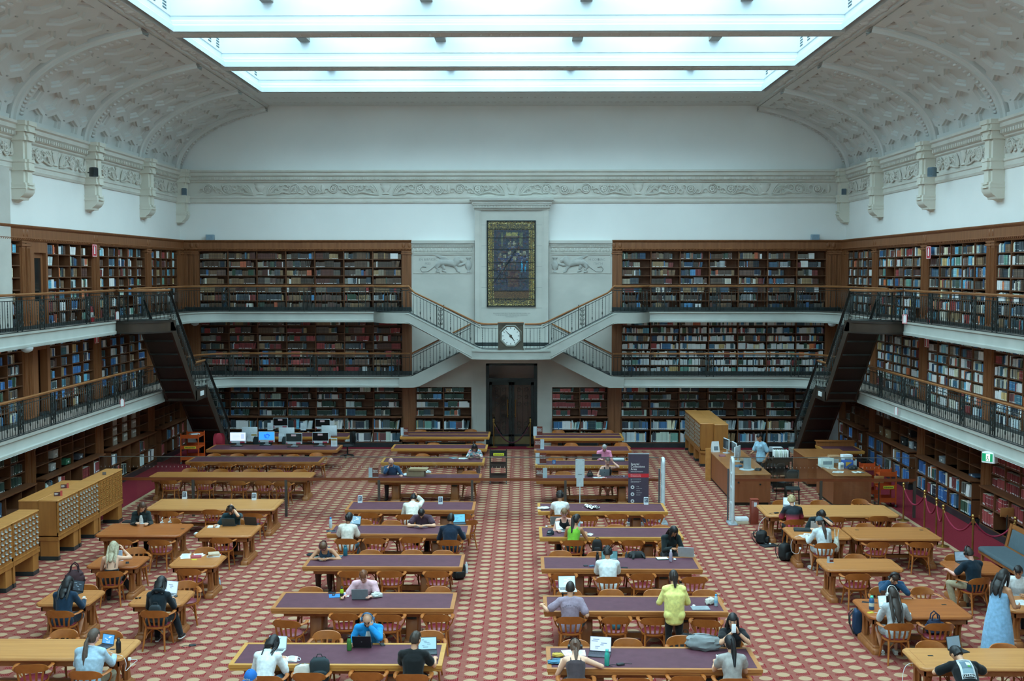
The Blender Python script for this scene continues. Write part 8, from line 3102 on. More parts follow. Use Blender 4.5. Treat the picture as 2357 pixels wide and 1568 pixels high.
def hair_geo(J, style, k):
 mb = MB()
 M = Matrix.Translation(J['H']) @ J['M3'].to_4x4() @ Matrix.Scale(1.07, 4)
 thick = {'crop': 1.035, 'short': 1.09, 'curly': 1.16, 'fringe': 1.10, 'bald': 1.01}.get(style, 1.085)
 if k.get('cap'):
  thick = 1.0
 R3 = random.Random(len(k['label']) * 7)
 def cap(p):
  x, y, z = p
  line = .30 if style not in ('fringe',) else .12      # hairline height on the forehead
  low = -.42 if style in ('crop', 'short', 'curly', 'fringe') else -.75
  f = thick
  if style == 'curly':
   f += .05 * math.sin(9 * x + 3 * z) * math.sin(8 * y + 2) + .03 * math.sin(17 * z)
  elif style in ('short', 'fringe'):
   f += .03 * math.sin(12 * x + 5 * y) + .07 * noise.noise((x * 4 + len(k['label']), y * 4, z * 4)) + .03 * noise.noise((x * 14, y * 14, z * 9))
  # keep the face and neck clear
  inside = (y > .15 and z < line + .25 * max(0, abs(x) - .55)) or (z < low) or (abs(x) > .62 and z < -.18 and y > -.2) or (y > -.1 and z < -.05)
  if style == 'bald':
   inside = inside or z > .25 or y > .2
  if inside:
   f = .86
  return (x * f, y * f - (.02 if not inside else 0), z * f + (.015 if not inside else 0))
 mb.ball((0, 0, 0), (.079, .099, .121), 24, 18, 0, M, cap)
 W = lambda x, y, z: M @ V3((x, y, z))
 Pz, Nz, Py, Ny = J['P'].z, J['N'].z, J['P'].y, J['N'].y
 def G(x, y, z, a, back=True):
  """hangs straight down, but lies on the back instead of passing through it"""
  q = M @ V3((x, y, z)) + V3((0, 0, -a))
  if back and q.z < Nz + .06:
   t = min(1, max(0, (q.z - Pz) / (Nz - Pz)))
   q.y = min(q.y, Py + (Ny - Py) * t ** 1.3 - .15 + .05 * max(0, (q.z - Nz + .06) / .12))
  return q
 if style in ('long', 'bob', 'wavy'):
  ln = k.get('hl', .30 if style == 'long' else .12)
  wv = .012 if style == 'wavy' else .004
  n = 7
  back = [W(0, -.055, .02)] + [G(wv * math.sin(i * 2.2), -.075 - .012 * min(i, 3), -.04, ln * i / n) for i in range(n + 1)]
  mb.tube(back, [(.075, .05)] + [(.082 - .045 * (i / n) ** 2, .042 - .016 * i / n) for i in range(n + 1)], 14, up=J['M3'] @ V3((1, 0, 0)))
  mb.ball(back[-1], (.036, .022, .03), 8, 6)
  for sx in (-1, 1):                                 # locks in front of the shoulders
   sl = min(ln, k.get('sidel', ln * .8))
   pts = [W(sx * .05, .03, .085), W(sx * .076, .035, .03), G(sx * .084, .02, -.03, sl * .15, False), G(sx * .086, .0, -.03, sl * .5, False), G(sx * .075, -.01, -.03, sl, False)]
   mb.tube(pts, [(.03, .018), (.034, .02), (.036, .021), (.034, .02), (.012, .009)], 10)
   for q in range(3):
    o = .014 * (q - 1)
    mb.tube([W(sx * .075, -.03 + o * 2, .02), G(sx * (.088 + o * .4), -.045 + o, -.04, ln * .4), G(sx * (.07 + o), -.06 + o * 2, -.04, ln * (.92 + .06 * q))], [.02, .024, .008], 8)
 if style in ('ponytail', 'lowpony'):
  ln = k.get('hl', .28)
  y0, z0 = (-.098, .045) if style == 'ponytail' else (-.092, -.035)
  pts = [W(0, y0 + .03, z0), W(0, y0 - .025, z0 + .01), G(0, y0 - .05, z0 - .02, .04), G(.01, y0 - .05, z0 - .02, ln * .5), G(.004, y0 - .035, z0 - .02, ln)]
  mb.tube(pts, [.028, .024, (.04, .032), (.04, .03), (.010, .008)], 12)
  for q in range(4):
   a = 2 * PI * q / 4
   mb.tube([pts[2] + V3((.02 * math.cos(a), .012 * math.sin(a), 0)), pts[3] + V3((.03 * math.cos(a), .02 * math.sin(a), 0)), pts[4] + V3((.012 * math.cos(a), 0, .03 * (q % 2)))], [.016, .018, .005], 8)
  mb.lathe([(.024, -.008), (.027, 0), (.024, .008)], 10, M=Matrix.Translation(pts[1]) @ J['M3'].to_4x4() @ Matrix.Rotation(PI / 2, 4, 'X'))
 if style == 'bun':
  mb.ball(W(0, -.115, .0), (.05, .042, .045), 12, 8)
  for q in range(4):
   mb.tube([W(.035 * math.cos(q * 1.57 + j * .8), -.125, .032 * math.sin(q * 1.57 + j * .8)) for j in range(4)], .016, 8)
 if style == 'curly':
  for q in range(46):
   a, b_ = R3.uniform(0, 2 * PI), R3.uniform(-.1, 1.0)
   x, y, z = math.cos(a) * math.sqrt(1 - b_ * b_ * .9), math.sin(a) * math.sqrt(1 - b_ * b_ * .9), b_
   if y > .35 and z < .45:
    continue
   mb.ball(W(x * .088, y * .108, z * .128), .021, 6, 5)
 return mb
def back_print(kind, to, J, o):
 """printed panels that lie on the back of a shirt"""
 from mathutils.bvhtree import BVHTree
 me = to.data
 bv = BVHTree.FromPolygons([v.co[:] for v in me.vertices], [tuple(p.vertices) for p in me.polygons])
 C, up, rt, fw = J['C'], J['up'], J['right'], J['fwd']
 def patch(u0, u1, v0, v1, c, off, n=10):
  mb = MB()
  def fn(u, v):
   q = C + rt * (u0 + (u1 - u0) * u) + up * (v0 + (v1 - v0) * v)
   h = bv.ray_cast(q - fw * .5, fw)
   return (h[0] if h[0] is not None else q - fw * .13) - fw * off
  mb.sheet(fn, n, n)
  obj('shirt_print', mb, plain(c, .8), o)
 if kind == 'picture':
  patch(-.115, .115, -.20, .135, 'c6ced2', .004)
  patch(-.085, .085, -.12, .12, '5f7684', .006)
  patch(-.085, .085, -.12, -.04, '86a0ac', .0075)
  patch(.0, .07, .02, .09, 'd6dcde', .008, 5)
  patch(.01, .06, -.015, .015, '4a9a3a', .008, 4)
  patch(-.11, .11, .142, .165, 'b9c2c6', .006)
  patch(-.10, .10, -.195, -.135, '14191c', .0065)
  for i, ch in enumerate('LOUVRE'):
   uu = -.082 + i * .033
   q = C + rt * uu + up * -.165
   h = bv.ray_cast(q - fw * .5, fw)
   p = (h[0] if h[0] is not None else q - fw * .13) - fw * .011
   M = Matrix.Translation(p) @ Matrix((rt, fw, up)).transposed().to_4x4() @ Matrix.Rotation(PI / 2, 4, 'X')
   text('shirt_letter', ch, .058, plain('dfe4e6', .8), o, M, extrude=.001)
 else:
  for i, ch in enumerate(kind):
   a = (i - (len(kind) - 1) / 2) / len(kind)
   q = C + rt * (a * .30) + up * (.03 - .22 * a * a)
   h = bv.ray_cast(q - fw * .5, fw)
   p = (h[0] if h[0] is not None else q - fw * .13) - fw * .006
   M = Matrix.Translation(p) @ Matrix((rt, fw, up)).transposed().to_4x4() @ Matrix.Rotation(-a * .9, 4, 'Y').inverted() @ Matrix.Rotation(PI / 2, 4, 'X')
   text('shirt_letter', ch, .038, plain('3a3440', .8), o, M, extrude=.001)
REM = []          # temporary objects to be remeshed in one go
def remesh_later(mb, voxel, smooth=6):
 me = bpy.data.meshes.new('tmp')
 me.from_pydata(mb.v, [], mb.f)
 o = bpy.data.objects.new('tmp', me)
 COL.objects.link(o)
 r = o.modifiers.new('r', 'REMESH')
 r.mode = 'VOXEL'
 r.voxel_size = voxel
 s = o.modifiers.new('s', 'SMOOTH')
 s.iterations = smooth
 s.factor = .5
 REM.append(o)
 return o
def build_people():
 jobs = []
 for k in PEOPLE:
  J = skeleton(k)
  fem = k.get('fem', False)
  body, top, bot = MB(), MB(), MB()
  torso(body, J, fem, -.006)
  for sd in 'RL':
   arm(body, J, sd, -.002)
   leg(body, J, sd, -.006)
  tt = k['top'][0]
  torso(top, J, fem, .012 if tt in ('tank', 'cami') else .018, neck=False, low=k.get('long_top', .0), bulk=k.get('bulk', 0.0))
  if tt in ('tank', 'cami', 'dress'):
   # cut the shoulders away: only the trunk up to the chest, plus straps
   top = MB()
   P, W, C, N, up, fw = J['P'], J['W'], J['C'], J['N'], J['up'], J['fwd']
   g = .012
   hw, ww, cw = (.175, .130, .150) if fem else (.17, .15, .172)
   endp = C + up * (.075 if tt == 'tank' else k.get('cut', .05))
   pts = [P - V3((0, 0, .10)), P - V3((0, 0, .02)), W, C if k.get('cut', 0) >= 0 else lerp(W, endp, .6), endp]
   if tt == 'dress':
    pts = [V3((0, 0, .26)), V3((0, 0, .55)), V3((0, 0, .80)), W - V3((0, 0, .02)), C, endp]
    top.tube(pts, [(.30, .26), (.27, .235), (.235, .20), (ww + .05, .16), (cw + .022, .135), (cw + .008, .115)], 20, up=J['right'])
   else:
    top.tube(pts, [(hw * .9 + g, .12 + g), (hw + g, .135 + g), (ww + g, .105 + g), (cw + g, .118 + g), (cw + g, .108 + g)], 16, up=J['right'])
   for sx in (-1, 1):
    if fem:
     top.ball(C + up * .03 + J['right'] * (sx * .07) + fw * .078, (.066, .062, .064), 10, 8)
    w_ = .024 if tt == 'tank' else .011
    sp = N - up * .012 + J['right'] * (sx * .085)
    top.tube([endp + J['right'] * (sx * .085) + fw * .105 - up * .01, sp + fw * .04, sp - fw * .005, sp - fw * .055 - up * .02, endp + J['right'] * (sx * .08) - fw * .10], w_, 8)
  elif tt == 'tee':
   for sd in 'RL':
    arm(top, J, sd, .016, upto=k.get('sleeve', .58), loose=.014)
  else:
   for sd in 'RL':
    arm(top, J, sd, .014, fore=k.get('cuff', .93), loose=.008)
  if tt in ('shirt', 'jacket', 'hoodie'):
   N, up = J['N'], J['up']
   M = Matrix.Translation(N + up * .012 - J['fwd'] * .008) @ Matrix((J['right'], J['fwd'], up)).transposed().to_4x4()
   if tt == 'hoodie':
    top.tube([M @ V3((.11 * math.cos(a), -.02 + .10 * math.sin(a), -.02 - .05 * math.sin(a))) for a in [PI * q / 8 + PI for q in range(9)]], .038, 10)
   else:
    top.tube([M @ V3((.078 * math.cos(a), .07 * math.sin(a), .012 - .02 * math.sin(a))) for a in [2 * PI * q / 14 for q in range(15)]], [(.012, .026)] * 15, 6)
  bt, bc = k['bot'][0], k['bot'][1]
  P = J['P']
  if tt != 'dress':
   bot.tube([P - V3((0, 0, .11)), P - V3((0, 0, .02)), P + V3((0, 0, .07))], [(.165, .13), (.185, .148), (.15, .125)], 16, up=(1, 0, 0))
   for sd in 'RL':
    bot.ball(J['hip' + sd] - V3((0, .03, .02)), (.112, .122, .11), 12, 8)
    if bt == 'shorts':
     leg(bot, J, sd, .010, upto=.80, loose=.012)
    elif bt == 'skirt':
     leg(bot, J, sd, .016, upto=1.0, loose=.02)
    else:
     leg(bot, J, sd, .008, upto=1.96, loose=.014)
  vx = .0125 if k['pos'][1] < 30 else .017
  jobs.append((k, J, remesh_later(body, vx, 8), remesh_later(top, vx, 5), remesh_later(bot, vx, 5) if bot.v else None))
 bpy.context.view_layer.update()
 dg = bpy.context.evaluated_depsgraph_get()
 def grab(o):
  me = bpy.data.meshes.new_from_object(o.evaluated_get(dg))
  return me
 res = []
 for k, J, a, b_, c in jobs:
  res.append((k, J, grab(a), grab(b_), grab(c) if c else None))
 for o in REM:
  me = o.data
  bpy.data.objects.remove(o)
  bpy.data.meshes.remove(me)
 def fold(me, amt, seed, m):
  """fabric folds: the surface moves in and out along its normals"""
  n = len(me.vertices)
  co, no = [0.0] * (3 * n), [0.0] * (3 * n)
  me.vertices.foreach_get('co', co)
  me.vertex_normals.foreach_get('vector', no)
  for i in range(0, 3 * n, 3):
   x, y, z = co[i:i + 3]
   q = (noise.noise((x * 13 + seed, y * 13, z * 5)) * .65 + noise.noise((x * 24, y * 24 + seed, z * 17)) * .35) * amt
   co[i] += no[i] * q
   co[i + 1] += no[i + 1] * q
   co[i + 2] += no[i + 2] * q
  me.vertices.foreach_set('co', co)
  for p in me.polygons:
   p.use_smooth = True
  me.materials.clear()
  me.materials.append(m)
 for n_, (k, J, mb_, mt, mbo) in enumerate(res):
  sk = SKIN[k.get('skin', 'light')]
  msk = mat('skin_' + k.get('skin', 'light'), sk[0], sk[1], rough=.55, scale=(9, 9, 9))
  hc = k['hair'][1]
  B = MB()
  B.add([v.co[:] for v in mb_.vertices], [tuple(p.vertices) for p in mb_.polygons], 0, True)
  bpy.data.meshes.remove(mb_)
  head_geo(B, J, k)
  for sd, sx in (('R', 1), ('L', -1)):
   T, E = J['T' + sd], J['E' + sd]
   d = (T - E).normalized()
   hd = k.get('hd' + sd)
   d2 = V3(hd).normalized() if hd else (d + V3((0, .35, -.1))).normalized() if not k.get('stand') else d
   nr = V3(k.get('hn' + sd, (-.25 * sx, 0, -1) if not k.get('stand') else (-sx, 0, 0)))
   hand(B, T, d2, nr, sx, k.get('curl', .55))
  if k.get('bare', True) and k['bot'][0] in ('shorts', 'skirt') or k['top'][0] == 'dress':
   pass
  x, y, rz = k['pos']
  s = k.get('s', 1.0)
  o = obj('person', B, [msk, hairmat(hc), M_LIP, M_EYE, M_IRIS], None, (x, y, 0), rz, None, label=k['label'], category='person')
  o.scale = (s, s, s)
  names = {'tee': 'shirt', 'shirt': 'shirt', 'jacket': 'jacket', 'hoodie': 'hooded_top', 'long': 'top', 'tank': 'top', 'cami': 'top', 'dress': 'dress'}
  tm = k['top'][1] if not isinstance(k['top'][1], str) else cloth(k['top'][1])
  fold(mt, .007 if k['top'][0] not in ('tank', 'cami') else .003, n_ * 3.1, tm)
  mt.name = names[k['top'][0]]
  to = link(names[k['top'][0]], mt, o)
  if k['top'][0] == 'jacket' and len(k['top']) > 2:
   mm = MB()
   C, N, fw, up = J['C'], J['N'], J['fwd'], J['up']
   mm.tube([C - up * .10 + fw * .128, C + up * .02 + fw * .142, N - up * .04 + fw * .085], [(.05, .02), (.05, .022), (.03, .02)], 10, up=J['right'])
   obj('shirt_front', mm, cloth(k['top'][2]), o)
  if mbo:
   fold(mbo, .006, n_ * 5.7, cloth(k['bot'][1]))
   mbo.name = {'shorts': 'shorts', 'skirt': 'skirt'}.get(k['bot'][0], 'trousers')
   link(mbo.name, mbo, o)
  # shoes
  for sd, sx in (('R', 1), ('L', -1)):
   A, K = J['A' + sd], J['K' + sd]
   m2 = MB()
   f = V3(k.get('foot' + sd, (sx * .12, 1, 0))).normalized()
   pz = A.z - .045
   b0 = V3((A.x, A.y, pz))
   m2.tube([b0 - f * .055 + V3((0, 0, .012)), b0 - f * .02 + V3((0, 0, .01)), b0 + f * .06, b0 + f * .13 - V3((0, 0, .006)), b0 + f * .175 - V3((0, 0, .012))], [(.035, .03), (.042, .046), (.040, .044), (.044, .032), (.026, .02)], 12, up=f.cross(V3((0, 0, 1))))
   m2.tube([b0 - f * .06 - V3((0, 0, .032)), b0 + f * .06 - V3((0, 0, .034)), b0 + f * .175 - V3((0, 0, .034))], [(.036, .012), (.044, .012), (.03, .01)], 10, 1, up=f.cross(V3((0, 0, 1))))
   obj('shoe', m2, [plain(k.get('shoe', '2a2a2c'), .5), plain('d8d8d4' if k.get('sole') else '1c1c1c', .6)], o)
  st = k['hair'][0]
  if st != 'none':
   obj('hair', hair_geo(J, st, k), hairmat(hc), o)
  M = Matrix.Translation(J['H']) @ J['M3'].to_4x4() @ Matrix.Scale(1.07, 4)
  if k.get('beard'):
   mm = MB()
   mm.ball((0, .03, -.075), (.058, .062, .045), 14, 8, 0, M)
   obj('beard', mm, hairmat(k['beard']), o)
  if k.get('phones'):
   mm = MB()
   mm.tube([(.094 * math.cos(a), -.005, .02 + .128 * math.sin(a)) for a in [PI * q / 12 for q in range(13)]], [(.016, .007)] * 13, 8, 0, M)
   for sx in (-1, 1):
    mm.tube([(sx * .078, -.004, .0), (sx * .112, -.004, .0)], [(.034, .042), (.030, .038)], 14, 0, M)
   obj('headphones', mm, plain(k['phones'], .4), o)
  if k.get('glasses'):
   mm = MB()
   for sx in (-1, 1):
    mm.tube([(sx * .032 + .021 * math.cos(2 * PI * q / 14), .102, .003 + .017 * math.sin(2 * PI * q / 14)) for q in range(15)], .0024, 5, 0, M)
    mm.tube([(sx * .053, .10, .006), (sx * .077, .02, .008)], .002, 5, 0, M)
   mm.tube([(-.011, .104, .005), (.011, .104, .005)], .002, 5, 0, M)
   obj('glasses', mm, plain(k['glasses'], .3), o)
  if k.get('cap'):
   mm = MB()
   def capf(p):
    x_, y_, z_ = p
    return (x_, y_, max(z_, .12))
   mm.ball((0, -.004, .008), (.087, .108, .124), 20, 12, 0, M, capf)
   mm.tube([(0, .08, .030), (0, .13, .026), (0, .172, .012)], [(.075, .008), (.068, .007), (.045, .006)], 14, 0, M, up=J['M3'] @ V3((1, 0, 0)))
   mm.ball((0, -.004, .132), .009, 8, 5, 0, M)
   ob = obj('cap', mm, plain(k['cap'], .8), o)
   if k.get('captext'):
    text('cap_lettering', k['captext'], .034, plain('c9c2a0', .7), ob, M @ Matrix.Translation((0, .107, .062)) @ Matrix.Rotation(PI, 4, 'Z') @ Matrix.Rotation(PI / 2 - .25, 4, 'X'), extrude=.002)
  if k.get('band'):
   mm = MB()
   mm.tube([(.084 * math.cos(a), .104 * math.sin(a) - .004, .055 + .02 * math.sin(a)) for a in [2 * PI * q / 18 for q in range(19)]], [(.024, .008)] * 19, 6, 0, M, up=J['M3'] @ V3((0, 0, 1)))
   obj('headband', mm, print_cloth('headband_print', ['6d2c38', '8a4450', '4a2430', 'a06a70'], 60), o)
  if k.get('watch'):
   T, E = J['TL' if k['watch'] == 'L' else 'TR'], J['EL' if k['watch'] == 'L' else 'ER']
   d = (T - E).normalized()
   mm = MB()
   mm.tube([T - d * .035, T - d * .012], .034, 10)
   obj('watch', mm, plain('1c1e22', .4), o)
  if k.get('print'):
   back_print(k['print'], to, J, o)
  k['obj'], k['J'] = o, J
# ---- who sits where -----------------------------------------------------------------
WR = dict(hdR=(-.4, 1, -.35), hp=.75, L=.42)
person('person with black bob in a white shirt writing beside a laptop, nearest left purple table', ('L1', 'n', 0), fem=True, skin='light', hair=('bob', '17181b'), hl=.10, top=('shirt', 'e2eaec'), cuff=.8, bot=('jeans', '4f7a94'),
  L=.42, hp=.7, hy=.35, turn=-.12, r=(.17, .45, .80), l=(-.12, .38, .79), kR=(.16, .38, .53), dx=-.06, dy=.02)
person('man in a black T-shirt with short brown hair, back turned, nearest left purple table', ('L1', 'n', 3), skin='light', hair=('short', '3d3026'), top=('tee', '15191b'), bot=('trousers', '23262a'),
  L=.22, hp=.2, hy=.45, r=(.30, .46, .79), l=(-.12, .45, .79), turn=-.05)
person('bald bearded man in a bright blue hoodie and blue headphones, hand at his mouth', ('L1', 'f', 2), skin='light', hair=('bald', '4a3a30'), beard='3a2a22', phones='2f5f86', top=('jacket', '1c8fd0', 'd9dcd8'), bot=('trousers', '2a2d31'),
  L=.30, hp=.55, r=(.27, .42, .80), l=(-.06, .30, 1.06), hdL=(.35, -.05, 1), hnL=(0, -1, .2), poleL=(-.9, .3, -.9), curl=.95)
person('person in a bright blue lettered cap at the bottom edge', pos=(-3.5, 16.35, 2.9), skin='light', hair=('short', '2a2320'), cap='1768b8', captext='OhChill', top=('tee', '2c3238'), bot=('trousers', '2a2d31'), L=.1, hp=.35)
person('young man with reddish hair in a pale pink polo shirt typing on a laptop', ('L2', 'f', 1), skin='pink', hair=('short', '7d4a2c'), top=('tee', 'f2c4ce'), sleeve=.7, bot=('trousers', '3a4048'), L=.34, hp=.55, r=(.38, .40, .80), l=(-.16, .42, .80), dx=-.0)
person('woman with a patterned headband in a navy sleeveless top bent over her writing', ('L3', 'f', 0), fem=True, skin='tan', hair=('bun', '6a4a34'), band=True, top=('tank', '33475c'), bot=('trousers', '4a342c'), L=.52, hp=1.0, r=(.10, .46, .80), l=(-.14, .44, .80), poleR=(1.1, .1, -.6), poleL=(-1.1, .1, -.6))
person('person with a dark curly bun in a cream T-shirt, back turned, fourth left table', ('L4', 'n', 0), fem=True, skin='brown', hair=('bun', '1d1a1a'), top=('tee', 'e3ddd2'), sleeve=.7, bot=('jeans', '4d7f96'), L=.26, hp=.35, hy=.3, kR=(.18, .36, .52))
person('bearded man in a maroon T-shirt looking down at his phone', ('L4', 'f', 2), skin='light', hair=('short', '231d1a'), beard='2a211c', top=('tee', '4b3542'), bot=('trousers', '2d2a2c'), L=.36, hp=.95, r=(.10, .42, .83), l=(-.10, .42, .83), poleR=(1.2, .1, -.5), poleL=(-1.2, .1, -.5), curl=.8)
person('man in a dark navy shirt seen from behind, right end of the fourth left table', ('L4', 'n', 3), skin='brown', hair=('short', '16171a'), top=('shirt', '17283c'), bot=('trousers', '1c2836'), L=.28, hp=.3, hy=.2, r=(.30, .44, .79), l=(-.20, .42, .79))
person('person in a loose white shirt hunched forward with a hand on the head', ('L5', 'n', 1), skin='light', hair=('short', '1a1a1c'), top=('shirt', 'e8e6da'), cuff=.75, bot=('jeans', '7d97a4'), L=.48, hp=.75, hy=.2, r=(.10, .34, 1.16), hdR=(-.3, -.2, 1), poleR=(.7, .8, -.7), l=(-.14, .42, .79), dx=.12)
person('bald man in a dark blue shirt resting his chin on his fist', ('L6', 'f', 0), skin='pink', hair=('bald', '8a807a'), glasses='3a3a3a', top=('shirt', '24496c'), cuff=.45, bot=('trousers', '20262e'), L=.30, hp=.35, hy=.1, r=(.06, .28, 1.07), hdR=(-.2, -.1, 1), poleR=(.6, .6, -1), l=(-.36, .44, .80), curl=.95)
person('black-haired woman in a colourful print shirt reading an open book', ('L7', 'f', 1), fem=True, skin='light', hair=('long', '16151a'), hl=.14, top=('tee', print_cloth('print_shirt', ['e6e2de', 'c86a78', '4a9aa8', 'd8d4d0', '3c4450', 'e0a8a0', '8fb0b8'], 26)), sleeve=.8, bot=('trousers', 'b8b4c0'), L=.32, hp=.75, r=(.16, .40, .82), l=(-.16, .40, .82), dx=.06)
person('white-haired bearded man in a pink shirt typing on a dark laptop', ('R7', 'f', 1), skin='pink', hair=('crop', 'b4b2b0'), beard='a8a29c', top=('shirt', 'e58fae'), bot=('trousers', '3a3e46'), L=.26, hp=.65, r=(.15, .40, .80), l=(-.15, .40, .80), dx=-.02, bulk=.02)
person('woman with glasses and grey hair in black, hand at her ear, behind the glass screen', ('R6', 'f', 1), fem=True, skin='pink', hair=('short', '6a625c'), glasses='2a2a2c', top=('tank', '1a1c20'), bot=('skirt', '17181b'), L=.22, hp=.2, hy=-.15, r=(.30, .42, .80), l=(-.17, .16, 1.20), hdL=(.2, 0, 1), poleL=(-.8, .6, -.6), aR=(-.05, .32, .10), aL=(.06, .40, .12), dx=.02)
person('person with dark curly hair in a sleeveless white top, back turned, fifth right table', ('R5', 'n', 0), fem=True, skin='tan', hair=('curly', '211a18'), top=('tee', 'e6e8e6'), sleeve=.28, bot=('trousers', '6a7078'), L=.22, hp=.3)
person('woman with glasses and tied hair in a black top typing on a grey laptop', ('R4', 'f', 0), fem=True, skin='pink', hair=('bun', '8a6a4a'), glasses='4a3a6a', top=('tank', '17191d'), bot=('trousers', '202328'), L=.24, hp=.45, r=(.16, .40, .80), l=(-.14, .42, .80), dx=.02)
person('woman with a long dark ponytail in a lime green top, fourth right table', ('R4', 'n', 0), fem=True, skin='tan', hair=('ponytail', '241d1c'), hl=.34, top=('tank', '7cc43c'), bot=('trousers', '1e2126'), L=.30, hp=.35, hy=.55, turn=-.25, r=(.22, .46, .80), l=(-.16, .44, .80), hl2=1)
person('woman with long black hair in a black top, looking down at the right end', ('R3', 'f', 3), fem=True, skin='tan', hair=('long', '121216'), hl=.26, top=('long', '1a2527'), bot=('trousers', '1b1d21'), L=.30, hp=.6, hy=-.35, r=(.05, .42, .80), l=(-.16, .42, .80), turn=.1)
person('person with curly black hair in a white T-shirt, back turned, third right table', ('R3', 'n', 1), skin='tan', hair=('curly', '141416'), top=('tee', 'dfe7e8'), sleeve=.75, bot=('jeans', 'c8d2d8'), L=.30, hp=.4, r=(.10, .46, .80), l=(-.10, .46, .80), bulk=.015)
person('woman in a bright yellow shirt standing at the second right table, back turned', pos=(4.42 - 1.13, 20.62, 0.0), stand=True, fem=True, skin='light', hair=('ponytail', '2d221d'), hl=.24, top=('shirt', 'f2ec8e'), cuff=.92, long_top=.10, bulk=.05, bot=('trousers', '17191c'), L=.10, hp=.45, r=(.26, .34, 1.02), l=(-.26, .34, 1.02), s=.96)
person('man in a faded lavender T-shirt leaning his arm along the table end', ('R2', 'n', 0), skin='light', hair=('crop', '2b2622'), top=('tee', 'a08f9f'), sleeve=.7, print='WOMEN HOL', bot=('shorts', '4f7888'), L=.14, hp=.1, hy=.1, l=(-.52, .22, .86), poleL=(-.4, -.6, -.5), r=(.34, .14, .72), kR=(.26, .38, .52), aR=(.42, .52, .10), kL=(-.16, .38, .52))
person('woman with long black hair photographing with a white phone', ('R1', 'f', 3), fem=True, skin='light', hair=('long', '18161a'), hl=.26, top=('tee', '1b1d20'), bot=('trousers', '1b1d21'), L=.16, hp=.15, hy=.25, r=(.06, .30, 1.08), l=(-.04, .31, 1.09), hdR=(-.3, .1, 1), hdL=(.3, .1, 1), poleR=(.8, .4, -.8), poleL=(-.8, .4, -.8), watch='L', curl=.8, dx=.02)
person('woman with a wavy black ponytail in a grey puff-sleeved top, bottom right of aisle', ('R1', 'n', 3), fem=True, skin='light', hair=('ponytail', '15171b'), hl=.36, top=('tee', 'a3a09c'), sleeve=.42, bot=('trousers', '17181b'), L=.24, hp=.35, hy=-.2, r=(.16, .42, .80), l=(-.20, .46, .80))
person('woman in a brown camisole and black headphones bent over a laptop, back turned', ('R1', 'n', 0), fem=True, skin='fair', hair=('ponytail', '6d5344'), hl=.26, phones='24262a', top=('cami', '453a3e'), bot=('jeans', '8db4cc'), L=.50, hp=.85, r=(.30, .44, .80), l=(-.22, .44, .80), poleR=(1.2, .1, -.5))
person('woman with long brown hair in a black jacket over white, by the card catalogue', ('A6', 'f', 0), fem=True, skin='fair', hair=('long', '5a3d2c'), hl=.24, top=('jacket', '1b2728', 'e4e6e4'), bot=('trousers', '24282a'), L=.22, hp=.5, hy=-.45, turn=.25, r=(.10, .40, .83), l=(-.18, .46, .82), curl=.7)
person('man in a dark teal T-shirt and headphones resting his forehead on his hand', ('A7', 'f', 0), skin='light', hair=('short', '3a2c24'), beard='3a2a22', phones='2a2624', top=('tee', '1d3c44'), sleeve=.75, bot=('trousers', '202428'), L=.32, hp=.65, r=(.36, .42, .80), l=(-.06, .26, 1.19), hdL=(.35, -.1, 1), poleL=(-.8, .7, -.8), watch='L')
person('blond woman with a bare back leaning on her elbow, small reddish table', ('A4', 'n', 0), fem=True, skin='fair', hair=('long', 'bfb394'), hl=.24, cut=-.13, top=('cami', '17181c'), bot=('trousers', '17181c'), L=.26, hp=.3, hy=.25, r=(.20, .28, 1.12), hdR=(-.4, -.1, 1), poleR=(.9, .5, -.7), l=(-.14, .42, .80), aR=(.34, .50, .12))
person('woman with wavy black hair in a navy top at a black laptop, far left', ('A2', 'n', 0), fem=True, skin='light', hair=('wavy', '15171a'), hl=.22, top=('long', '173349'), cuff=.85, bot=('shorts', '1d2836'), L=.26, hp=.35, hy=.2, r=(.22, .44, .79), l=(-.12, .42, .79), kR=(.20, .38, .52))
person('woman with a dark bob in a black hoodie at an open laptop, small oak table', ('A3', 'n', 0), fem=True, skin='fair', hair=('bob', '1c1b1f'), hl=.13, top=('hoodie', '142129'), bot=('trousers', '161b22'), L=.26, hp=.35, hy=.2, r=(.16, .44, .79), aR=(.34, .30, .16), kR=(.22, .34, .52), shoe='1a1c20', sole=True)
person('man with a long grey-brown ponytail in a pale blue striped shirt, bottom left', ('A1', 'n', 1), skin='pink', hair=('lowpony', '5a4a40'), hl=.44, top=('shirt', 'a9c6d8'), bot=('trousers', '8a826c'), L=.20, hp=.25, hy=.45, bulk=.05, r=(.24, .44, .79), l=(-.22, .42, .79), kR=(.24, .36, .53))
person('woman in a pale blue short-sleeved shirt standing behind the staff counter', pos=(8.55, 38.1, 2.25), stand=True, fem=True, skin='tan', hair=('lowpony', '191719'), hl=.22, top=('tee', '9fc8de'), sleeve=.75, long_top=.06, bot=('trousers', '23272c'), L=.08, hp=.25, r=(.20, .30, 1.05), l=(-.24, .08, .88))
person('blond man in a dark shirt fading to pink at the hem, back turned', ('B1', 'n', 0), skin='fair', hair=('curly', 'c9b483'), top=('tee', fade_cloth('dip_dyed_cloth', '16232c', 'b23a52', .76, .90)), sleeve=.8, bot=('trousers', '1c2226'), L=.22, hp=.3, r=(.18, .42, .79), l=(-.18, .42, .79))
person('bearded man with dark hair in a black T-shirt, fist at his mouth', ('B2a', 'f', 0), skin='fair', hair=('bob', '241c1a'), hl=.05, beard='2a1f1b', top=('tee', '18262a'), sleeve=.72, bot=('trousers', '1a1e22'), L=.36, hp=.75, hy=-.2, l=(-.05, .33, 1.06), hdL=(.5, 0, .8), poleL=(-.9, .4, -.7), r=(.28, .42, .80), curl=.95)
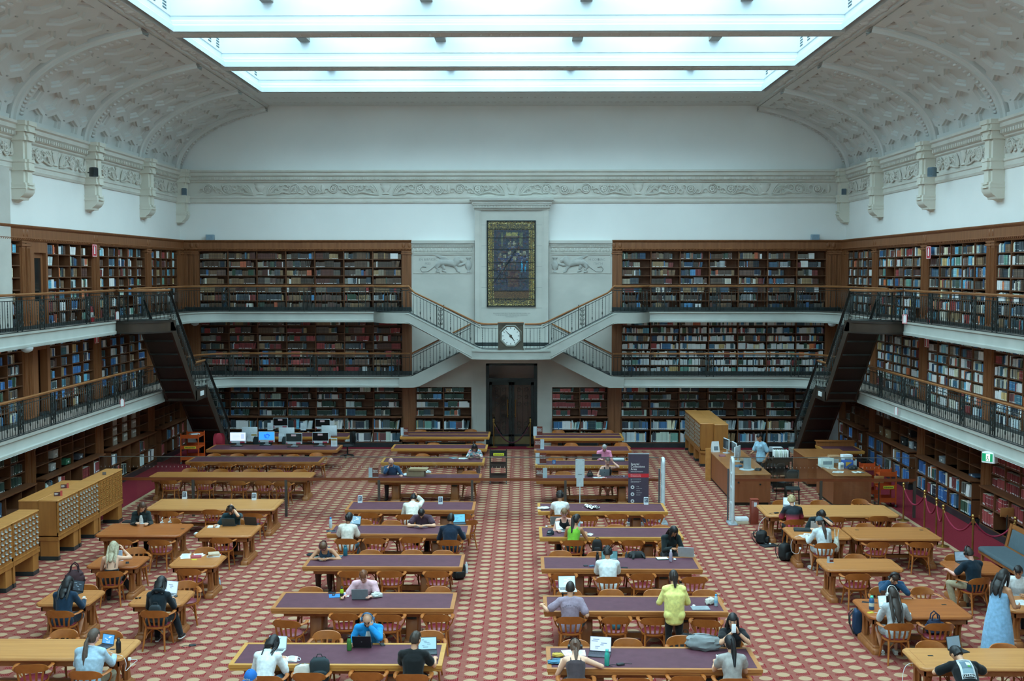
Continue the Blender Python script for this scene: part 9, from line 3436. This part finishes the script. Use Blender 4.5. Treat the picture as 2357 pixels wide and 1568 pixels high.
person('woman in a grey-blue cap with a long ponytail and a white jacket', ('B2a', 'n', 0), fem=True, skin='light', hair=('lowpony', '4a3529'), hl=.34, cap='4d626c', top=('jacket', 'd3e0e4'), bot=('shorts', 'c8d0d4'), L=.30, hp=.35, hy=-.15, turn=.15, r=(.14, .42, .80), l=(-.24, .42, .80), shoe='dcdcd8', sole=True)
person('man in a navy polo shirt, black headphones and khaki trousers, seen from behind', ('B4', 'n', 0), skin='pink', hair=('crop', '3a302a'), phones='1c1c1f', top=('tee', '132836'), sleeve=.7, bot=('trousers', 'a99c80'), L=.18, hp=.35, hy=-.25, l=(-.30, .44, .80), r=(.10, .40, .78), kL=(-.34, .34, .55), kR=(.12, .38, .55), aL=(-.26, .24, .09))
person('man in a blue sweater and black headphones, both hands at his face', ('B5', 'f', 0), skin='fair', hair=('short', '3c2a20'), phones='1c1d20', top=('long', '1f4564'), cuff=.9, bot=('trousers', '23262b'), L=.34, hp=.7, r=(.10, .30, 1.08), l=(-.05, .32, 1.04), hdR=(-.5, -.1, 1), hdL=(.6, 0, .7), poleR=(.9, .5, -.8), poleL=(-.9, .5, -.8), watch='L', curl=.95, dx=.08)
person('woman with very long dark brown hair and white headphones in a grey top', ('B5', 'n', 0), fem=True, skin='light', hair=('wavy', '33261f'), hl=.42, phones='dfe6e6', top=('long', 'b4bcc0'), bot=('shorts', 'a8b0b4'), L=.24, hp=.35, hy=-.2, r=(.30, .42, .79), l=(-.14, .42, .80), shoe='c9cfcb', sole=True, kL=(-.2, .4, .5))
person('woman in a pale blue strappy dress standing at the right edge', pos=(9.2, 20.45, -.95), stand=True, fem=True, skin='tan', hair=('wavy', '1f1a18'), hl=.30, top=('dress', '8fbde0'), bot=('none', '000000'), L=.06, hp=.45, r=(.20, .30, 1.05), l=(-.12, .36, 1.05), s=1.02, shoe='b08a6a')
person('person in a white T-shirt with dark trim at the right picture edge', pos=(10.5, 22.62, 2.7), skin='tan', hair=('short', '17161a'), top=('tee', 'e2e8ea'), bot=('trousers', '2a2d33'), L=.25, hp=.45, r=(.18, .42, .82), l=(-.14, .42, .80))
person('person in a black T-shirt with a large back print slumped over the bottom right table', pos=(7.55, 17.62, 0), skin='light', hair=('fringe', '17181b'), top=('tee', '11171a'), sleeve=.7, bot=('trousers', '1c1e22'), L=.62, hp=.95, hy=-.3, r=(.22, .52, .79), l=(-.22, .50, .79), poleR=(1.0, .0, -.5), poleL=(-1.0, .0, -.5), bulk=.015, print='picture')
build_people()
# ================================================================== light and view
sc = bpy.context.scene
w = bpy.data.worlds.new('world')
sc.world = w
w.use_nodes = True
w.node_tree.nodes['Background'].inputs[0].default_value = (.75, .88, 1.0, 1)
w.node_tree.nodes['Background'].inputs[1].default_value = .3
sc.view_settings.view_transform = 'Standard'
sc.view_settings.look = 'None'
sc.view_settings.gamma = 1.0
sc.view_settings.use_curve_mapping = False
sc.view_settings.exposure = 0.62
sc.cycles.use_denoising = True
sc.cycles.max_bounces = 8
sc.cycles.diffuse_bounces = 4
sc.cycles.use_adaptive_sampling = True
sc.cycles.adaptive_threshold = .04
sc.cycles.glossy_bounces = 3
sc.cycles.transmission_bounces = 4
sc.cycles.transparent_max_bounces = 8
sc.cycles.caustics_reflective = False
sc.cycles.caustics_refractive = False
sc.cycles.sample_clamp_indirect = 4.0
